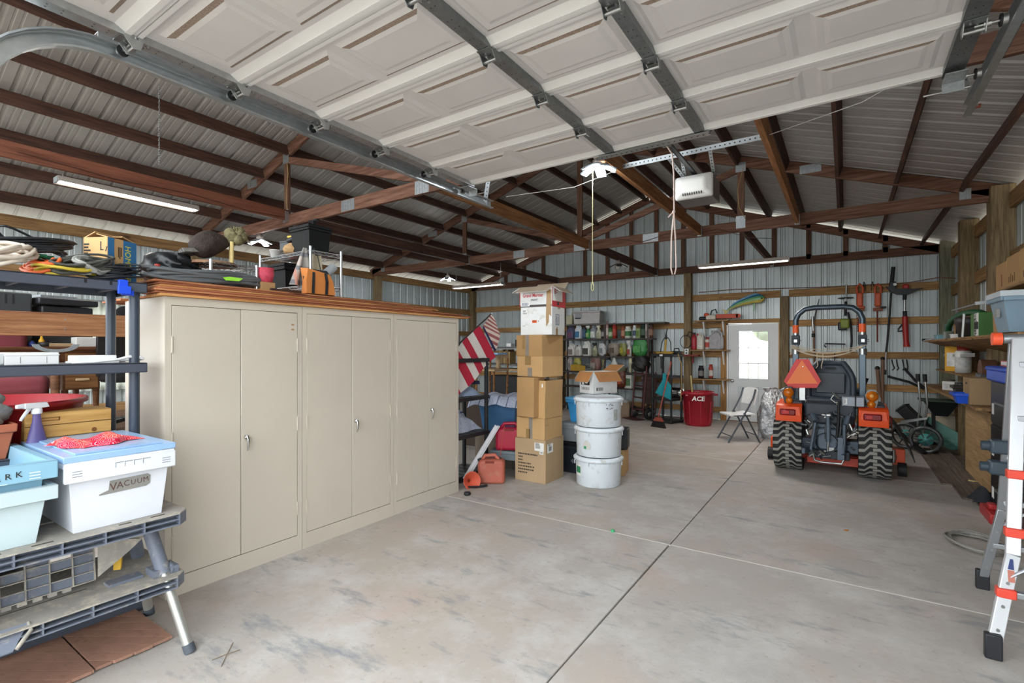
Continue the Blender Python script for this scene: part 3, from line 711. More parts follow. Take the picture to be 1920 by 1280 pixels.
b.m(M_DUSTY).tube([(-.04, -.60, .368), (.0, -.60, .35), (.03, -.65, .305)], .008, n=6).tube([(-.06, -.985, .368), (-.02, -.985, .34), (.026, -.945, .302)], .008, n=6); b.ob('tray_flap', None, wbk)
# the folded lattice shelf hanging between
b = B(); y0, y1, z0, z1, xx = -1.3, -.33, .40, .62, -.17
holes = {(2, 1), (2, 3), (4, 2), (4, 3), (6, 1), (6, 2), (8, 3), (3, 0)}
ny, nz = 12, 5
M_ = T(xx, 0, 0) @ RY(-.12)
for i in range(ny):
    for j in range(nz):
        if (i % 2 == 0 and j in (1, 3) and i > 0): continue
        ya, yb = y0 + (y1 - y0) * i / ny, y0 + (y1 - y0) * (i + 1) / ny; za, zb_ = z0 + (z1 - z0) * j / nz, z0 + (z1 - z0) * (j + 1) / nz
        b.m(M_GREYP).box((-.004, ya, za), (0, yb, zb_), M_)
for i in range(ny + 1): yy = y0 + (y1 - y0) * i / ny; b.m(M_DUSTY).box((0, yy - .002, z0), (.014, yy + .002, z1), M_)
for j in range(nz + 1): zz = z0 + (z1 - z0) * j / nz; b.box((0, y0, zz - .002), (.014, y1, zz + .002), M_)
for i in range(18): b.box((-.004, y0 + i * .05, z0 - .016), (.016, y0 + i * .05 + .03, z0 - .002), M_)
for k in range(3): b.bar((xx + .01, y1 - .02 + k * .05, .60 - k * .01), (xx + .01, y1 + .16 + k * .02, .55 + k * .02), .01, .012)
b.prism([(y1, .42), (y1 + .12, .50), (y1 + .22, .58), (y1 + .12, .62), (y1, .62)], -.004, 0, T(xx, 0, 0) @ Matrix(((0, 0, 1, 0), (1, 0, 0, 0), (0, 1, 0, 0), (0, 0, 0, 1))))
b.ob('lattice_shelf', None, wbk)
for top, foot in (((-.19, -.13, .64), (.08, -.036, 0)), ((-.40, -.13, .64), (-.5, -.0, 0)), ((-.19, -1.2, .64), (.08, -1.3, 0)), ((-.40, -1.2, .64), (-.5, -1.3, 0))):
    top = Vector(top); foot = Vector(foot); k = top.lerp(foot, .42)
    lg = B().m(M_GREYP).tube([top, k], .032, n=12).m(M_ALU).cyl(k, foot + (top - foot) * .03, .023, n=14).ob('leg', None, wbk)
    B().cyl(foot + (top - foot) * .06, foot, .0265, n=14).ob('foot_cap', pm('dark_grey_foot', '4a5058', .6), lg)
B().m(M_GREYP).box((-.16, -.14, .366), (-.06, -.03, .40)).ball((-.09, -.06, .38), .035, sc=(1, .6, 1)).box((-.2, -.3, .366), (-.13, -.16, .378)).box((-.28, -.95, .366), (-.13, -.82, .371)).ob('leg_socket', None, wbk)
B().prism([(0, 0), (.03, .0), (.035, .06), (.02, .085), (.002, .07)], -.008, .008, T(-.26, -.24, .40) @ RZ(.9) @ RX(PI / 2)).ob('latch', pm('yellow_latch', 'e0b23a', .5), wbk)
# bins on it
M_BINW = pm('white_bin_plastic', 'e4e7ee', .35, var=.05, scale=2.5); M_BLUEL = pm('pale_blue_lid', '97b8dc', .3, var=.06, scale=3); M_CLEARB = pm('milky_blue_bin', 'c5d6da', .3, var=.08, scale=2); M_AQUA = pm('aqua_blue_bin', '8db9cf', .35, var=.05)
bn = tote('storage_bin', 'white storage bin with blue lid and taped handwritten label on workbench', 'storage bin', (-3.15, .917, .68), .40, .64, .325, M_BINW, PI / 2, M_BLUEL, .028, lid_h=.028)
bl = bn
fx = -.2; fm = lambda y, z, xx=.0: face((y, -.32 - .0008 + (.285 - z) * 0, z), (1, 0, 0))
for s in (-1, 1): B().box((-.2 - .016, s * .334 - .012, .235), (.216, s * .334 + .012, .315)).ob('side_skirt', M_BINW, bn, bevel=.006)
b = B()
for k in range(4): b.box((-.03 + k * .036, -.3475, .272), (.002 + k * .036, -.346, .302)) if False else b.box((-.035 + k * .036, -.3475, .297), (-.003 + k * .036, -.346, .3)).box((-.035 + k * .036, -.3475, .276), (-.033 + k * .036, -.346, .3))
for xx in (-.19, .155):
    for k in range(3): b.box((xx, -.3475, .262 + k * .011), (xx + .035, -.346, .265 + k * .011))
b.ob('grip_mark', pm('moulded_grey_mark', '8d9096', .5), bn)
tl = math.atan2(.028, .325); Mt = T(0, -.3092, .183) @ RX(PI / 2 + tl)
B().m(pm('grey_duct_tape', '8f8d88', .5)).prism([(-.085, -.03), (.1, -.03), (.115, -.02), (.118, .02), (.105, .03), (-.045, .03), (-.05, -.012), (-.085, -.024)], 0, .001, Mt @ RZ(.03)).ob('tape_label', None, bn)
for i, ch in enumerate('VACUUM'): text(ch, pm('brown_marker', '5b4038', .7, var=0), (.052, .045, .04, .034, .036, .036)[i], Mt @ T(-.032 + i * .026, (-.003, 0, .003, .003, .004, .006)[i], .0015) @ RZ((.05, 0, .1, -.05, 0, .1)[i]), bn, 'handwriting', .0004, sx=.9)
B().m(M_BLUEL).box((-.17, -.31, .354), (.17, .31, .36)).m(pm('clear_lid_window', 'a3bbdb', .25, var=.1)).box((-.13, -.26, .3595), (.13, .26, .3603)).ob('lid_panel', None, bn)
tote('storage_bin', 'milky bin on the workbench with an aqua bin nested in it', 'storage bin', (-3.14, .42, .68), .47, .62, .245, M_CLEARB, PI / 2, None, .032, rim=.06)
b2 = tote('storage_bin', 'open aqua bin with pencilled letters nested in a milky bin', 'storage bin', (-3.14, .42, .80), .455, .60, .23, M_AQUA, PI / 2, None, .02, rim=.075)
for i, ch in enumerate('ARK'): text(ch, M_INK, .034, face((.075 + i * .032, -.3175 - .0365 * .5, .185 + .003 * i), (1, 0, 0)) , b2, 'handwriting', .0004)
b = B()
for xx in (.01, .06): b.box((xx, -.336, .158), (xx + .045, -.3345, .161)).box((xx, -.336, .14), (xx + .002, -.3345, .16))
for k in range(3): b.box((.17, -.336, .165 + k * .012), (.205, -.3345, .169 + k * .012))
b.ob('grip_mark', pm('pale_moulding', 'd5e3ea', .4), b2)
# red patterned bandana crumpled on the blue lid
def mat_band():
    t = NT('red_paisley_cloth'); v = t.co(); w = t.n('ShaderNodeTexVoronoi', i_Scale=26., feature='DISTANCE_TO_EDGE'); t.l(v, w.inputs['Vector'])
    w2 = t.n('ShaderNodeTexVoronoi', i_Scale=26., feature='F1'); t.l(v, w2.inputs['Vector']); n = t.noise(v, 9, 2)
    o = t.mix(t.ramp(n, .45, .6), lin('c8203f'), lin('e2503f')); rg = t.n('ShaderNodeMath', operation='PINGPONG', i_1=.09); t.l(w2.outputs[0], rg.inputs[0])
    o = t.mix(t.ramp(rg.outputs[0], .07, .085), o, lin('f0c6cc')); t.l(o, t.b.inputs['Base Color']); return t.done(.85, 0, .1)
M_BAND = mat_band()
def crumple(u, v, w, d, h, sd):
    q = random.Random(sd); x, y = (u - .5) * w, (v - .5) * d; e = max(0, 1 - (2 * u - 1) ** 4) * max(0, 1 - (2 * v - 1) ** 4); z = 0
    for k in range(7):
        a = q.uniform(0, 6); f = q.uniform(1.2, 4.5); z += math.sin((math.cos(a) * u + math.sin(a) * v) * f * 2.6 + q.uniform(0, 6)) / (1 + .5 * k)
    return x + .02 * math.sin(9 * v + sd), y + .02 * math.sin(8 * u), max(.002, h * e * (.55 + .28 * z))
B().grid(lambda u, v: crumple(u, v, .24, .27, .10, 4), 34, 34, thick=.002).ob('bandana', M_BAND, None, label='red patterned bandana crumpled on the blue bin lid', cat='bandana', loc=(-3.08, .885, 1.0425), rz=.3)
# deck tiles of diagonal boards under the bench
def clip(poly, ax, lim, keep_less):
    out = []
    for i in range(len(poly)):
        a, b_ = poly[i], poly[(i + 1) % len(poly)]; ia = (a[ax] <= lim) == keep_less; ib = (b_[ax] <= lim) == keep_less
        if ia: out.append(a)
        if ia != ib:
            f = (lim - a[ax]) / (b_[ax] - a[ax]); out.append((a[0] + (b_[0] - a[0]) * f, a[1] + (b_[1] - a[1]) * f))
    return out
M_DECK = pm('reddish_deck_wood', '9c7562', .75, var=.14, scale=9, dirt='7d5a4a', dirt_amt=.3, rv=.12)
for k, (ya, yb, xa, xb) in enumerate(((.835, 1.15, -3.55, -2.895), (.2, .826, -3.55, -2.885))):
    t = thing('deck_tile', ('reddish slatted deck panel on the floor by workbench leg', 'reddish slatted deck panel on the floor at frame edge under workbench')[k], 'deck panel', (0, 0, 0))
    B().box((xa + .02, ya + .01, 0), (xb - .02, yb - .01, .012)).ob('backing', M_DARKJ, t)
    c0 = ya - .75
    while c0 < yb + .1:
        w = .072; p = [(xa - .1, c0), (xb + .1, c0 + (xb - xa + .2) * .67), (xb + .1, c0 + w + (xb - xa + .2) * .67), (xa - .1, c0 + w)]
        for ax, lim, less in ((0, xb + R.uniform(-.004, .012), True), (0, xa, False), (1, yb, True), (1, ya, False)):
            p = clip(p, ax, lim, less) if p else p
        if len(p) > 2: B().prism(p, .008, .022).ob('slat', M_DECK, t)
        c0 += w + .006
B().tube([(-2.48, 1.37, .003), (-2.4, 1.3, .005), (-2.33, 1.24, .003)], .0018, n=4).tube([(-2.42, 1.24, .003), (-2.4, 1.31, .006), (-2.39, 1.36, .003)], .0018, n=4).ob('dry_twig', pm('dry_straw', '7d6b52', .9), None, label='dry twig crossed on the concrete by workbench leg', cat='twig', loc=(-.12, -.06, 0))
# ================================================ plastic shelf unit and its goods
M_SHELF = pm('slate_shelf_plastic', '4b505b', .45, var=.08, scale=5)
sh = thing('shelf_unit', 'slate grey plastic shelf unit piled with cords beside the steel cupboards', 'shelves', (-3.585, .70, 0))
SHZ = (.06, .515, .97, 1.425, 1.885)
for z in SHZ:
    b = B(); b.box((-.225, -.5, z - .012), (.225, .51, z))
    for lo, hi in (((.215, -.5, z - .056), (.225, .51, z)), ((-.225, -.5, z - .056), (-.215, .51, z)), ((-.225, .5, z - .056), (.225, .51, z)), ((-.225, -.51, z - .056), (.225, -.5, z))): b.box(lo, hi)
    for k in range(5): b.box((-.21, -.4 + k * .2, z - .04), (.21, -.39 + k * .2, z - .012))
    b.ob('shelf', M_SHELF, sh, bevel=.005)
    if z == SHZ[-1]: B().box((.2252, .22, z - .028), (.2262, .232, z - .008)).box((.2252, .33, z - .028), (.2262, .342, z - .008)).ob('slot', M_BLK, sh)
M_POST = pm('slate_tube', '3d4653', .3, var=.05)
for x in (.165, -.195):
    for y in (.465, -.45):
        for a, c in zip(SHZ[:-1], SHZ[1:]): B().cyl((x, y, a), (x, y, c - .012), .026, n=16).ob('post', M_POST, sh)
B().box((-.01, -.022, -.062), (.012, .022, .004)).box((.012, -.03, -.075), (.03, .03, -.03)).box((-.06, -.02, .0), (.012, .02, .006)).box((.0, -.01, -.08), (.01, .05, -.05)).ob('spring_clamp', pm('royal_blue_plastic', '2450d8', .35), None, bevel=.003, label='royal blue plastic clamp gripping the top shelf edge', cat='clamp', loc=(-3.357, 1.09, 1.885))
# cords on the top shelf
S1 = SHZ[-1]
CK = lambda n, c, r=.5: pm(n, c, r, var=.12)
M_CBLK = CK('black_cable', '24262a', .45); M_CGRY = CK('grey_cable', '8f8f8a'); M_CWH = CK('cream_flat_cord', 'd3c6b6'); M_COR = CK('orange_cord', 'd9622c'); M_CYE = CK('yellow_cord', 'b9a234'); M_CGN = CK('green_cord', '2f9a77'); M_CDK = CK('olive_grey_cable', '4a4a44')
coil('cream flat cord looped in a heap at the shelf end', (-3.45, .60, S1), .09, .14, 7, .0105, M_CWH, (.2, .35, 0), .4, .011, sd=3, spread=.05)
coil('orange cord coil between cream and yellow cords', (-3.50, .80, S1), .10, .075, 6, .009, M_COR, (.35, .1, 0), .4, .008, sd=5, spread=.03)
coil('yellow flat cord coil spread under grey loops', (-3.45, .875, S1), .09, .15, 6, .008, M_CYE, (.05, .1, .1), .3, .006, sd=8, spread=.05)
coil('green thin cord wound under the black coil', (-3.58, .74, S1 + .085), .06, .12, 4, .005, M_CGN, (.05, 0, .1), .3, .006, sd=9, spread=.03)
coil('thick black cable coil with two tall springing loops', (-3.60, .74, S1 + .10), .10, .21, 8, .0085, M_CBLK, (.1, .12, .15), .3, .009, sd=11, spread=.03)
el = lambda L_, h, up, n=20: [(.02 * math.sin(3 * q), -L_ / 2 + L_ / 2 * math.cos(q), h * math.sin(q) + up * (1 - math.cos(q)) / 2) for q in [2 * PI * k / n for k in range(n)]]
B().tube(el(.27, .045, .13), .006, n=6, closed=True).tube(el(.32, .035, .075), .006, n=6, closed=True).ob('cable_loop', M_CBLK, None, label='springy black cable loop rising above the coils', cat='cable', loc=(-3.56, .90, S1 + .10))
coil('olive grey cable loops hanging over the shelf edge', (-3.42, .93, S1 + .004), .045, .145, 7, .007, M_CDK, (.25, .55, .1), .3, .008, sd=14, spread=.02)
coil('pale grey cord in oval loops beside the black plug cords', (-3.42, .955, S1 + .02), .05, .085, 5, .009, M_CGRY, (-.2, .7, .2), .35, .006, sd=17, spread=.01)
coil('black plug cords bundled before the blue box', (-3.44, 1.07, S1), .05, .12, 9, .006, M_CBLK, (.1, .35, -.1), .5, .007, sd=20, spread=.03)
for s_, y_ in ((1, .865), (2, .905)): B().prism([(0, 0), (.05, .012), (.045, .03), (-.005, .02)], 0, .001, RX(.9)).ob('cord_tag', M_LABEL, None, label=('white paper tag hanging among grey cords', 'white paper tag lying nearer the black plug cords')[s_ - 1], cat='tag', loc=(-3.375, y_, S1 + .012), rz=1.4)
# blue and tan wire box
M_BOXB = pm('blue_printed_card', '2d6ea0', .6, var=.06); M_YEL = pm('yellow_print', 'd9cf3a', .6, var=0)
hb = carton('blue and tan wire box on the shelf end with yellow lettering', (-3.555, 1.095, S1), .15, .19, .25, 0, M_CARD2, {'left': .45, 'right': .3, 'back': .25, 'front': .2}, group=None)
hb.rotation_euler = (0, 0, .5)
Mf = face((.0, -.0955, .125), (1, 0, 0))
Mr = face((.0755, 0, .125), (0, 1, 0))
B().m(M_BOXB).box((-.094, -.125, 0), (-.055, .125, .0008), Mr).box((.005, -.125, 0), (.094, .125, .0008), Mr).ob('blue_print', None, hb)
text('HOMEWIRE', M_YEL, .056, Mr @ T(.033, -.02, .0012) @ RZ(-PI / 2), hb, 'lettering', .0003, sx=.8)
b = B().m(M_INK)
for l in lines(3, .09, .028, -.115, .014, 3): b.box((l[0] + .1, l[1], .0003), (l[2] + .1, l[3], .0009), Mr @ T(-.02, .065, 0) @ RZ(-PI / 2))
for l in barcode(.026, .045, -.033, -.07, 4): b.box((l[0], l[1], .0003), (l[2], l[3], .0009), Mr)
for l in lines(7, .05, .12, -.07, .09, 7): b.box((l[0], l[1], .0003), (l[2], l[3], .0008), Mf)
b.box((.03, .05, .0003), (.036, .1, .0008), Mf).box((.03, .05, .0003), (.05, .056, .0008), Mf).box((.044, .06, .0003), (.049, .09, .0008), Mf @ RZ(-.3)); b.ob('print', None, hb)
# middle shelf goods
S2 = SHZ[3]
t = thing('plastic_case', 'white latched plastic case on the middle shelf', 'case', (-3.47, .72, S2), .05)
B().box((-.06, -.095, 0), (.06, .11, .062)).box((-.063, -.098, .046), (.063, .113, .052)).ob('body', pm('white_plastic', 'e6e7e6', .35, var=.03), t, bevel=.005)
B().box((.0, -.12, .004), (.055, -.096, .058)).ob('latch_end', pm('clear_grey_end', 'c9cccb', .3), t, bevel=.004)
B().box((.0602, -.04, .008), (.0612, -.038, .04)).box((.0602, .06, .008), (.0612, .062, .04)).ob('moulded_line', M_CGRY, t)
M_WHP = pm('white_plastic', 'e6e7e6', .35)
t = thing('sprayer_tray', 'white slim tray with a curved white hose on the middle shelf', 'tray', (-3.46, 1.02, S2))
B().box((-.05, -.13, .008), (.05, .06, .045)).box((-.06, -.14, 0), (.06, .07, .012)).ob('body', M_WHP, t, bevel=.009, seg=3)
B().tube([(.045, -.16, .008), (.06, -.05, .008), (.06, .06, .02), (.05, .12, .035), (.045, .17, .03), (.04, .19, .02)], [.007, .007, .007, .009, .014, .009], n=8).tube([(.03, .05, .012), (.03, .12, .015), (.035, .18, .016)], .006).ob('hose', M_WHP, t)
B().prism([(math.cos(a) * .10, math.sin(a) * .045) for a in [PI + k * PI / 12 for k in range(13)]] + [(math.cos(a) * .07, math.sin(a) * .028) for a in [2 * PI - k * PI / 12 for k in range(13)]], 0, .004, T(-3.62, .87, S2 + .105) @ RZ(PI / 2) @ RX(PI / 2)).box((-3.625, .86, S2), (-3.615, .88, S2 + .065)).ob('crescent_bracket', M_PLATE, None, label='silver crescent shaped bracket standing behind the white case', cat='bracket')
# lower shelf goods
S3 = SHZ[2]
t = thing('wooden_drawer_box', 'yellowish wooden drawer box behind the blue lidded bin', 'wooden box', (-3.56, .90, S3))
OAK = wood('honey_wood', 'b98a4c', 'd3a866', 1, knots=.3, rv=.05)
B().box((-.1, -.19, 0), (.1, .17, .2)).ob('carcass', OAK, t, bevel=.004)
for z0, z1 in ((.137, .196), (.072, .134), (.004, .069)): B().box((.1, -.187, z0), (.106, .167, z1)).ob('drawer_front', OAK, t, bevel=.002, seg=1)
for z in (.1365, .0705): B().box((.1055, -.19, z - .0012), (.1066, .17, z + .0012)).ob('drawer_gap', pm('dark_wood_gap', '5a3f20', .9), t)
B().box((.106, -.145, .158), (.108, -.055, .163)).box((.106, -.145, .172), (.108, -.055, .177)).box((.106, -.145, .158), (.108, -.14, .177)).box((.106, -.06, .158), (.108, -.055, .177)).ob('grip_slot', pm('dark_wood_slot', '8f6431', .9), t)
B().cyl((.106, .09, .09), (.1075, .09, .09), .012, n=10).ob('knot', pm('dark_knot', '7a4f22', .9), t)
t = thing('spray_bottle', 'clear spray bottle of violet liquid with white trigger', 'spray bottle', (-3.41, .745, S3), -1.25)
M_VIOL = pm('violet_liquid_plastic', '8f84c4', .08, var=.15, scale=4, trans=.55)
B().lathe([(.0, 0), (.042, 0), (.045, .01), (.043, .06), (.03, .12), (.019, .165), (.017, .2), (.017, .21)], 20, sx=1, sy=.75).ob('bottle', M_VIOL, t)
B().lathe([(.018, .205), (.022, .207), (.022, .228), (.018, .235), (.0, .235)], 16).box((-.04, -.013, .235), (.055, .013, .262)).prism([(.055, .24), (.085, .24), (.085, .258), (.055, .262)], -.009, .009, RX(PI / 2)).prism([(-.04, .262), (-.05, .236), (-.03, .236), (.0, .25)], -.012, .012, RX(PI / 2)).tube([(.03, 0, .237), (.045, 0, .215), (.062, 0, .19), (.068, 0, .178)], [.006, .006, .005, .004], flat=(1, 1.6)).ob('trigger_head', M_WHP, t, bevel=.002, seg=1)
M_TERRA = pm('terracotta', 'b0664a', .8, var=.1, bump=.05)
b = B(); R4 = lambda w, d, z: [(-w, -d, z), (w, -d, z), (w, d, z), (-w, d, z)]
rg = [R4(.07, .2, 0), R4(.085, .225, .13), R4(.095, .235, .13), R4(.097, .237, .17), R4(.087, .227, .17), R4(.08, .22, .14)]
b.add(sum(rg, []), [(3, 2, 1, 0), (20, 21, 22, 23)] + [(4 * k + e, 4 * k + (e + 1) % 4, 4 * k + 4 + (e + 1) % 4, 4 * k + 4 + e) for k in range(5) for e in range(4)])
b.ob('window_planter', M_TERRA, None, bevel=.004, label='long terracotta planter at the shelf end by violet spray bottle', cat='planter', loc=(-3.46, .43, S3))
def bagmesh(w, d, h, sd, n=26, m=22, neck=.35, k=.12):
    q = random.Random(sd); fr = [(q.uniform(2, 9), q.uniform(3, 11), q.uniform(0, 6)) for _ in range(8)]
    def fn(u, v):
        a = 2 * PI * u; z = v; f = (1 - (2 * max(0, .42 - v)) ** 3) if v < .42 else 1 - (1 - neck) * ((v - .42) / .58) ** 1.6
        if v < .03: f *= .6
        r = f * (1 + k * sum(math.sin(A * a + C + 2 * z * B_) / (1 + .4 * i) for i, (A, B_, C) in enumerate([(round(x), y, z_) for x, y, z_ in fr])) * .5)
        return w / 2 * r * math.cos(a), d / 2 * r * math.sin(a), h * z
    return B().grid(fn, n, m)
bagmesh(.17, .26, .2, 3, neck=.5, k=.2).ob('soil_bag', pm('crumpled_clear_bag', 'aab0ac', .25, var=.35, scale=14, trans=.2), None, label='crumpled clear plastic bag sitting in the terracotta planter', cat='plastic bag', loc=(-3.46, .52, S3 + .141))
t = thing('red_tub', 'shallow dark red round tub behind the wooden drawer box', 'tub', (-3.93, .62, .0))
B().lathe([(.0, .905), (.36, .905), (.385, .92), (.44, 1.19), (.46, 1.195), (.46, 1.22), (.43, 1.22), (.375, .94), (0, .93)], 40).ob('tub_shell', pm('dark_red_plastic', '9c2028', .35, var=.12), t)
B().cyl((0, 0, 0), (0, 0, .905), .2, .2, n=20).ob('tub_stand', M_BLKP, t)

# ================================================ platform with furniture, far left
DKW = wood('dark_platform_wood', '4a3323', '6d4c35', 1)
pl = thing('storage_platform', 'raised wooden platform with a side rail full of furniture', 'platform', (0, 0, 0))
for k in range(9): B().box((-7.1 + k * .2, -.2, .74), (-6.905 + k * .2, 2.4, .78)).ob('deck_board', DKW, pl, bevel=.003, seg=1)
for x in (-7.0, -5.35):
    for y in (-.1, 2.3): B().box((x - .05, y - .05, 0), (x + .05, y + .05, .74)).ob('leg', DKW, pl)
RLW = wood('rail_plank_wood', '85583c', 'b5835b', 1, knots=1)
B().box((-5.26, -.25, 1.605), (-5.22, 2.2, 1.79)).ob('side_rail', RLW, pl, bevel=.004)
for y in (-.15, 2.1): B().box((-5.35, y - .05, .78), (-5.26, y + .05, 1.79)).ob('rail_post', DKW, pl)
for z in (1.66, 1.74): B().cyl((-5.22, 1.31, z), (-5.217, 1.31, z), .006, n=8).ob('screw_head', M_PLATE, pl)
DSK = wood('oak_desk_wood', '6f4a2c', '9c6f45', 1, knots=0); DSKD = wood('dark_desk_edge', '553520', '7a5033', 1, knots=0)
t = thing('writing_desk', 'old oak writing desk with drawers on the raised platform', 'desk', (-5.95, 1.2, .78))
B().box((-.33, -.72, .71), (.33, .5, .74)).ob('desk_top', DSKD, t, bevel=.004)
B().box((-.3, .2, .36), (.3, .46, .71)).box((-.3, -.68, .56), (.3, .2, .71)).ob('carcass', DSKD, t)
for z0, z1 in ((.55, .68), (.37, .53)):
    d = B().box((.3, .215, z0), (.318, .445, z1)).ob('drawer', DSK, t, bevel=.004); B().box((.318, .28, (z0 + z1) / 2 - .012), (.335, .38, (z0 + z1) / 2 + .012)).ob('drawer_pull', pm('pale_wood_pull', 'c9ac86', .5), d, bevel=.008)
B().box((.3, -.5, .575), (.316, .17, .695)).ob('drawer', DSK, t, bevel=.004)
for x in (-.27, .27):
    for y in (.22, .44, -.66): B().cyl((x, y, .56 if y < 0 else .36), (x, y, 0), .026, .016, n=10).ob('leg', DSKD, t)
BUR = pm('burgundy_upholstery', '6b2d33', .9, var=.15, bump=.1, bscale=150)
t = thing('armchair', 'burgundy upholstered armchair standing on the platform before the desk', 'armchair', (-5.45, 1.02, .78), -.25)
B().box((-.26, -.22, .36), (.2, .24, .5)).ob('seat_cushion', BUR, t, bevel=.05, seg=4)
B().box((-.05, -.34, .5), (.04, .10, .9), T(-.2, 0, 0) @ RY(-.1)).ob('backrest', BUR, t, bevel=.04, seg=4)
for y in (-.25, .28): B().tube([(-.25, y, .63), (.0, y, .65), (.15, y, .62), (.2, y, .5), (.17, y, .0)], .02, flat=(1.4, .9)).ob('arm', DSKD, t)
for y in (-.25, .28): B().cyl((-.25, y, .64), (-.28, y, 0), .022, .016, n=8).ob('leg', DSKD, t)
t = thing('office_chair', 'black round-backed office chair standing by the curtained window', 'office chair', (-5.6, 1.86, .78), .1)
B().grid(lambda u, v: (.06 + .05 * math.cos(2 * (u - .5)) - .05, (u - .5) * .5 * (1 - max(0, 2 * v - 1) ** 3 * .5), .52 + .6 * v - .05 * (2 * u - 1) ** 4), 12, 12, thick=.07).ob('backrest', M_BLK, t, bevel=.02)
B().box((-.0, -.24, .42), (.25, .24, .5)).ob('seat', M_BLK, t, bevel=.03, seg=3)
B().cyl((.1, 0, .42), (.1, 0, .08), .03).ob('gas_column', M_BLKP, t)
for k in range(5): a = 2 * PI * k / 5; B().bar((.1, 0, .09), (.1 + .27 * math.cos(a), .27 * math.sin(a), .06), .04, .03).ball((.1 + .27 * math.cos(a), .27 * math.sin(a), .03), .03).ob('foot', M_BLKP, t)
# on the desk
t = thing('tool_case', 'black vented plastic case on the desk, cut by the frame edge', 'case', (-6.0, 1.02, 1.52))
B().box((-.2, -.3, 0), (.2, .22, .46)).ob('body', pm('charcoal_case', '35383a', .5, var=.06), t, bevel=.015)
for k in range(4): B().box((.2, -.04 + k * .045, .36), (.203, -.028 + k * .045, .44)).ob('vent', M_BLK, t)
t = thing('printer', 'black printer with stacked trays on the desk', 'printer', (-6.0, 1.46, 1.52), .1)
for z0, z1, g in ((0, .16, 0), (.17, .27, .02), (.28, .36, .0), (.37, .43, -.03)): B().box((-.2, -.18 + g, z0), (.18 - g, .19 - g, z1)).ob('tray', M_BLKP, t, bevel=.012)
B().box((-.1, -.16, .43), (.1, .1, .46)).ob('paper_feed', M_PLATE, t)
for i, (n, lab, y, c, sz) in enumerate((('glue_bottle', 'yellow glue bottle on the desk under the rail', .78, 'd9a52a', (.04, .04, .09)), ('small_jar', 'small blue capped jar on the desk edge', .72, '2c3f86', (.05, .05, .05)), ('paper_carton', 'white paper carton at the desk corner', 1.62, 'e2e2de', (.16, .14, .085)), ('tape_roll', 'small dark tape roll on the desk', 1.0, '2a2826', (.08, .08, .04)), ('notebook', 'tan notebook lying among desk clutter', 1.2, 'b59c78', (.2, .14, .03)))):
    m = pm('desk_item_%d' % i, c, .5)
    if 'bottle' in n or 'jar' in n: B().lathe([(0, 0), (sz[0] / 2, 0), (sz[0] / 2, sz[2] * .6), (sz[0] * .25, sz[2] * .8), (sz[0] * .2, sz[2]), (0, sz[2])], 12).ob(n, m, None, label=lab, cat=n.split('_')[-1], loc=(-5.72, y + .5, 1.52))
    elif n == 'tape_roll': B().lathe([(.03, 0), (.045, 0), (.045, .04), (.03, .04), (.03, 0)], 16).ob(n, m, None, label=lab, cat='tape', loc=(-5.72, y + .3, 1.52))
    else: B().box((-sz[1] / 2, -sz[0] / 2, 0), (sz[1] / 2, sz[0] / 2, sz[2])).ob(n, m, None, bevel=.004, label=lab, cat=n.split('_')[-1], loc=(-5.75, y - .04 if i != 4 else y + .18, 1.52))
# window and curtain
w1 = struct('window_1')
M_GLASS = pm('window_glass', 'ffffff', .02, var=0, rv=0, trans=1.0)
for lo, hi in (((XL - .04, 2.15, .95), (XL + .05, 2.2, 2.12)), ((XL - .04, 3.02, .95), (XL + .05, 3.07, 2.12)), ((XL - .04, 2.15, 2.07), (XL + .05, 3.07, 2.12)), ((XL - .04, 2.15, .95), (XL + .05, 3.07, 1.0)), ((XL - .02, 2.2, 1.51), (XL + .02, 3.02, 1.55))): B().box(lo, hi).ob('window_frame', M_WHP, w1)
for z0, z1 in ((1.0, 1.51), (1.55, 2.07)): B().box((XL - .003, 2.2, z0), (XL + .003, 3.02, z1)).ob('pane', M_GLASS, w1)
def mat_sheer():
    t = NT('sheer_curtain'); m = t.t; tr = t.n('ShaderNodeBsdfTranslucent'); tr.inputs[0].default_value = (.55, .58, .5, 1); mx = t.n('ShaderNodeMixShader'); mx.inputs[0].default_value = .6
    t.b.inputs['Base Color'].default_value = (.75, .76, .7, 1); t.l(t.b.outputs[0], mx.inputs[1]); t.l(tr.outputs[0], mx.inputs[2]); t.l(mx.outputs[0], m.nodes['Material Output'].inputs[0]); return t.m
t = thing('curtain', 'white sheer curtain over the window behind office chair', 'curtain', (XL + .1, 2.62, 0))
B().grid(lambda u, v: (.025 * math.sin(u * 60), (u - .5) * 1.0, 2.16 - 1.25 * v), 90, 3).ob('sheer', mat_sheer(), t)
B().cyl((0, -.55, 2.17), (0, .55, 2.17), .012).ob('curtain_rod', M_PLATE, t)
# ================================================ on top of the cupboards
M_WIRER = pm('chromed_wire', 'b9bcbd', .25, .95)
def wire_shelf(b, x0, x1, y0, y1, z):
    for zz in (z, z - .025):
        for p, q in (((x0, y0), (x1, y0)), ((x1, y0), (x1, y1)), ((x1, y1), (x0, y1)), ((x0, y1), (x0, y0))): b.tube([(*p, zz), (*q, zz)], .003, n=5)
    for (p, q) in (((x0, y0), (x1, y0)), ((x0, y1), (x1, y1)), ((x0, y0), (x0, y1)), ((x1, y0), (x1, y1))):
        p = Vector((*p, 0)); q = Vector((*q, 0)); n = max(4, int((q - p).length / .05)); b.tube([p.lerp(q, k / n) + Vector((0, 0, z - (.025 if k % 2 else 0))) for k in range(n + 1)], .002, n=4)
    n = int((y1 - y0) / .025)
    for k in range(1, n): b.tube([(x0, y0 + (y1 - y0) * k / n, z + .002), (x1, y0 + (y1 - y0) * k / n, z + .002)], .0017, n=4)
    return b
